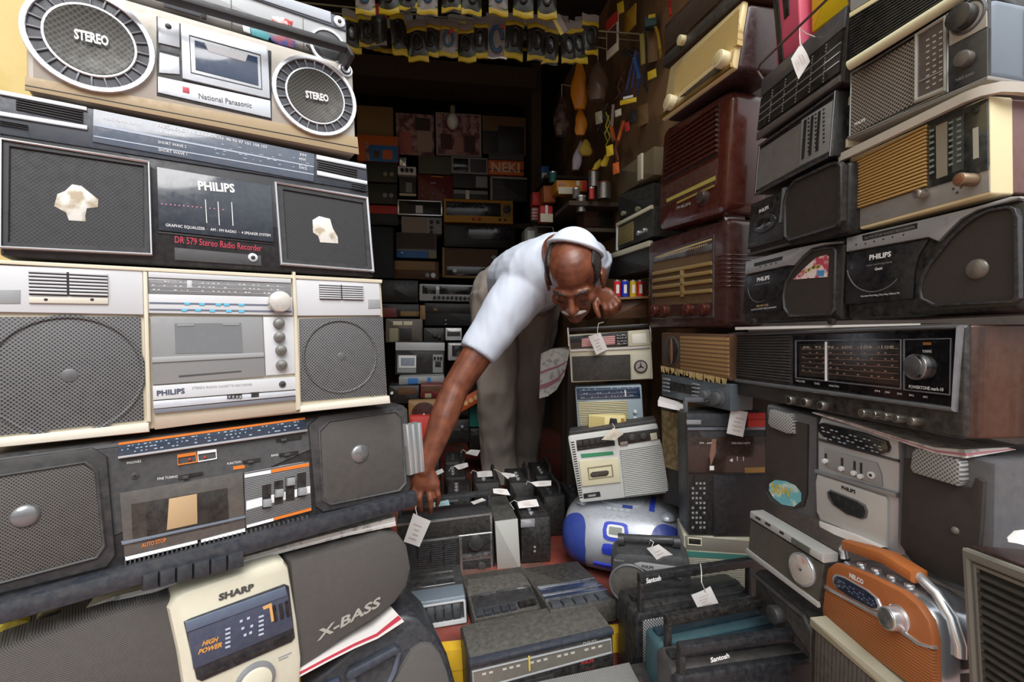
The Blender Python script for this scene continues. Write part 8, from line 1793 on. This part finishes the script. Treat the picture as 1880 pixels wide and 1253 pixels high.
paper('newspaper', 'newspaper sheet sticking out between the dark grey and cream fronted boomboxes', [(-10, 1176), (60, 1150), (120, 1135), (172, 1110), (210, 1096), (290, 1076), (420, 1032), (540, 998), (640, 972), (725, 950)], [(-10, 1212), (60, 1186), (120, 1166), (172, 1128), (210, 1110), (290, 1086), (420, 1042), (540, 1010), (640, 984), (727, 966)], lpo, bk, NEWS, [(.3, .5, INKW)])
paper('newspaper', 'red and white printed sheet under the X-BASS speaker', [(540, 1236), (600, 1204), (650, 1178), (690, 1160), (728, 1126)], [(544, 1247), (602, 1216), (652, 1191), (694, 1173), (742, 1142)], lambda x: lpo(x) - .03, bk * .5, NEWSR, [(.35, .75, mat('crimson_print', '#b8384c', .6, dust=0))])
paper('newspaper', 'folded printed sheet hanging from the top of the silver stereo', [(1492, 757), (1560, 776), (1650, 804), (1715, 822), (1770, 826), (1850, 822)], [(1492, 759), (1560, 780), (1650, 810), (1720, 834), (1774, 842), (1866, 826)], lambda x: RPp(.0)(min(x, 1775)), A([.09, .02, .002]), NEWS, [(.3, .6, mat('crimson_print', '#b8707c', .6, dust=0))])
paper('newspaper', 'torn white paper under the silver cassette unit', [(1504, 958), (1530, 968), (1570, 984), (1615, 1006)], [(1506, 968), (1532, 982), (1572, 998), (1618, 1016)], RPp(-.005), A([.06, .01, 0]), PAPER, ())
paper('newspaper', 'white paper strip lying between the two bakelite radios', [(1330, 399), (1345, 398), (1368, 400)], [(1332, 404), (1347, 414), (1368, 413)], lambda x: 1.262 + (x - 1330) * .0009, A([.02, .09, 0]), PAPER, ())
paper('newspaper', 'thin white sheet lying on the walnut radio under the two black recorders', [(1350, 601), (1440, 599), (1550, 597), (1690, 594)], [(1350, 606), (1440, 604), (1550, 601), (1690, 597)], RPp(.0), A([.06, .01, 0]), PAPER, ())
paper('newspaper', 'crumpled white paper on the louvred wood radio at the right edge', [(1850, 988), (1866, 986), (1890, 990)], [(1852, 996), (1866, 998), (1890, 1004)], lambda x: .60, A([.03, .02, 0]), PAPER, ())
paper('newspaper', 'grubby newspaper hanging over the dark stool', [(993, 650), (1010, 642), (1030, 640), (1046, 644)], [(990, 732), (1006, 728), (1022, 716), (1036, 690)], lambda x: 1.88, A([.03, .12, 0]), NEWS, [(.2, .3, mat('crimson_print', '#a8707c', .6, dust=0)), (.55, .6, mat('crimson_print', '#a8707c', .6, dust=0))])
paper('newspaper', 'white paper lying under the blue-grey car stereo', [(1208, 736), (1235, 744), (1262, 752)], [(1208, 746), (1235, 752), (1264, 757)], lambda x: 1.36, A([.03, .08, 0]), PAPER, ())
# dark knob-like thing and yellow bag at the lower left
s = LSet('dark_fitting', 'dusty black rounded piece wedged on the newspaper at the left', [(52, 1142), (118, 1126), (122, 1160), (58, 1172)], .05, 'fitting', push=.012); s.P('cabinet', both(rrect(-s.W / 2, 0, s.W / 2, s.H, s.H * .45, 6), 0, .04, .010), plastic('#26282b', .35, dust=.2)); s.root['group'] = ''
del s.root['group']
s = LSet('yellow_bag', 'yellow plastic scrap on the newspaper at the left edge', [(-8, 1152), (54, 1136), (58, 1160), (-6, 1182)], .05, 'scrap', push=.005); s.P('sheet', both(rrect(-s.W / 2, 0, s.W / 2, s.H, .01, 4), 0, .03, .004), mat('yellow_plastic', '#d2c23a', .4, pat='blot', col2='#a88a1c', f=30)); del s.root['group']
if __name__ == '__main__' and False: pass
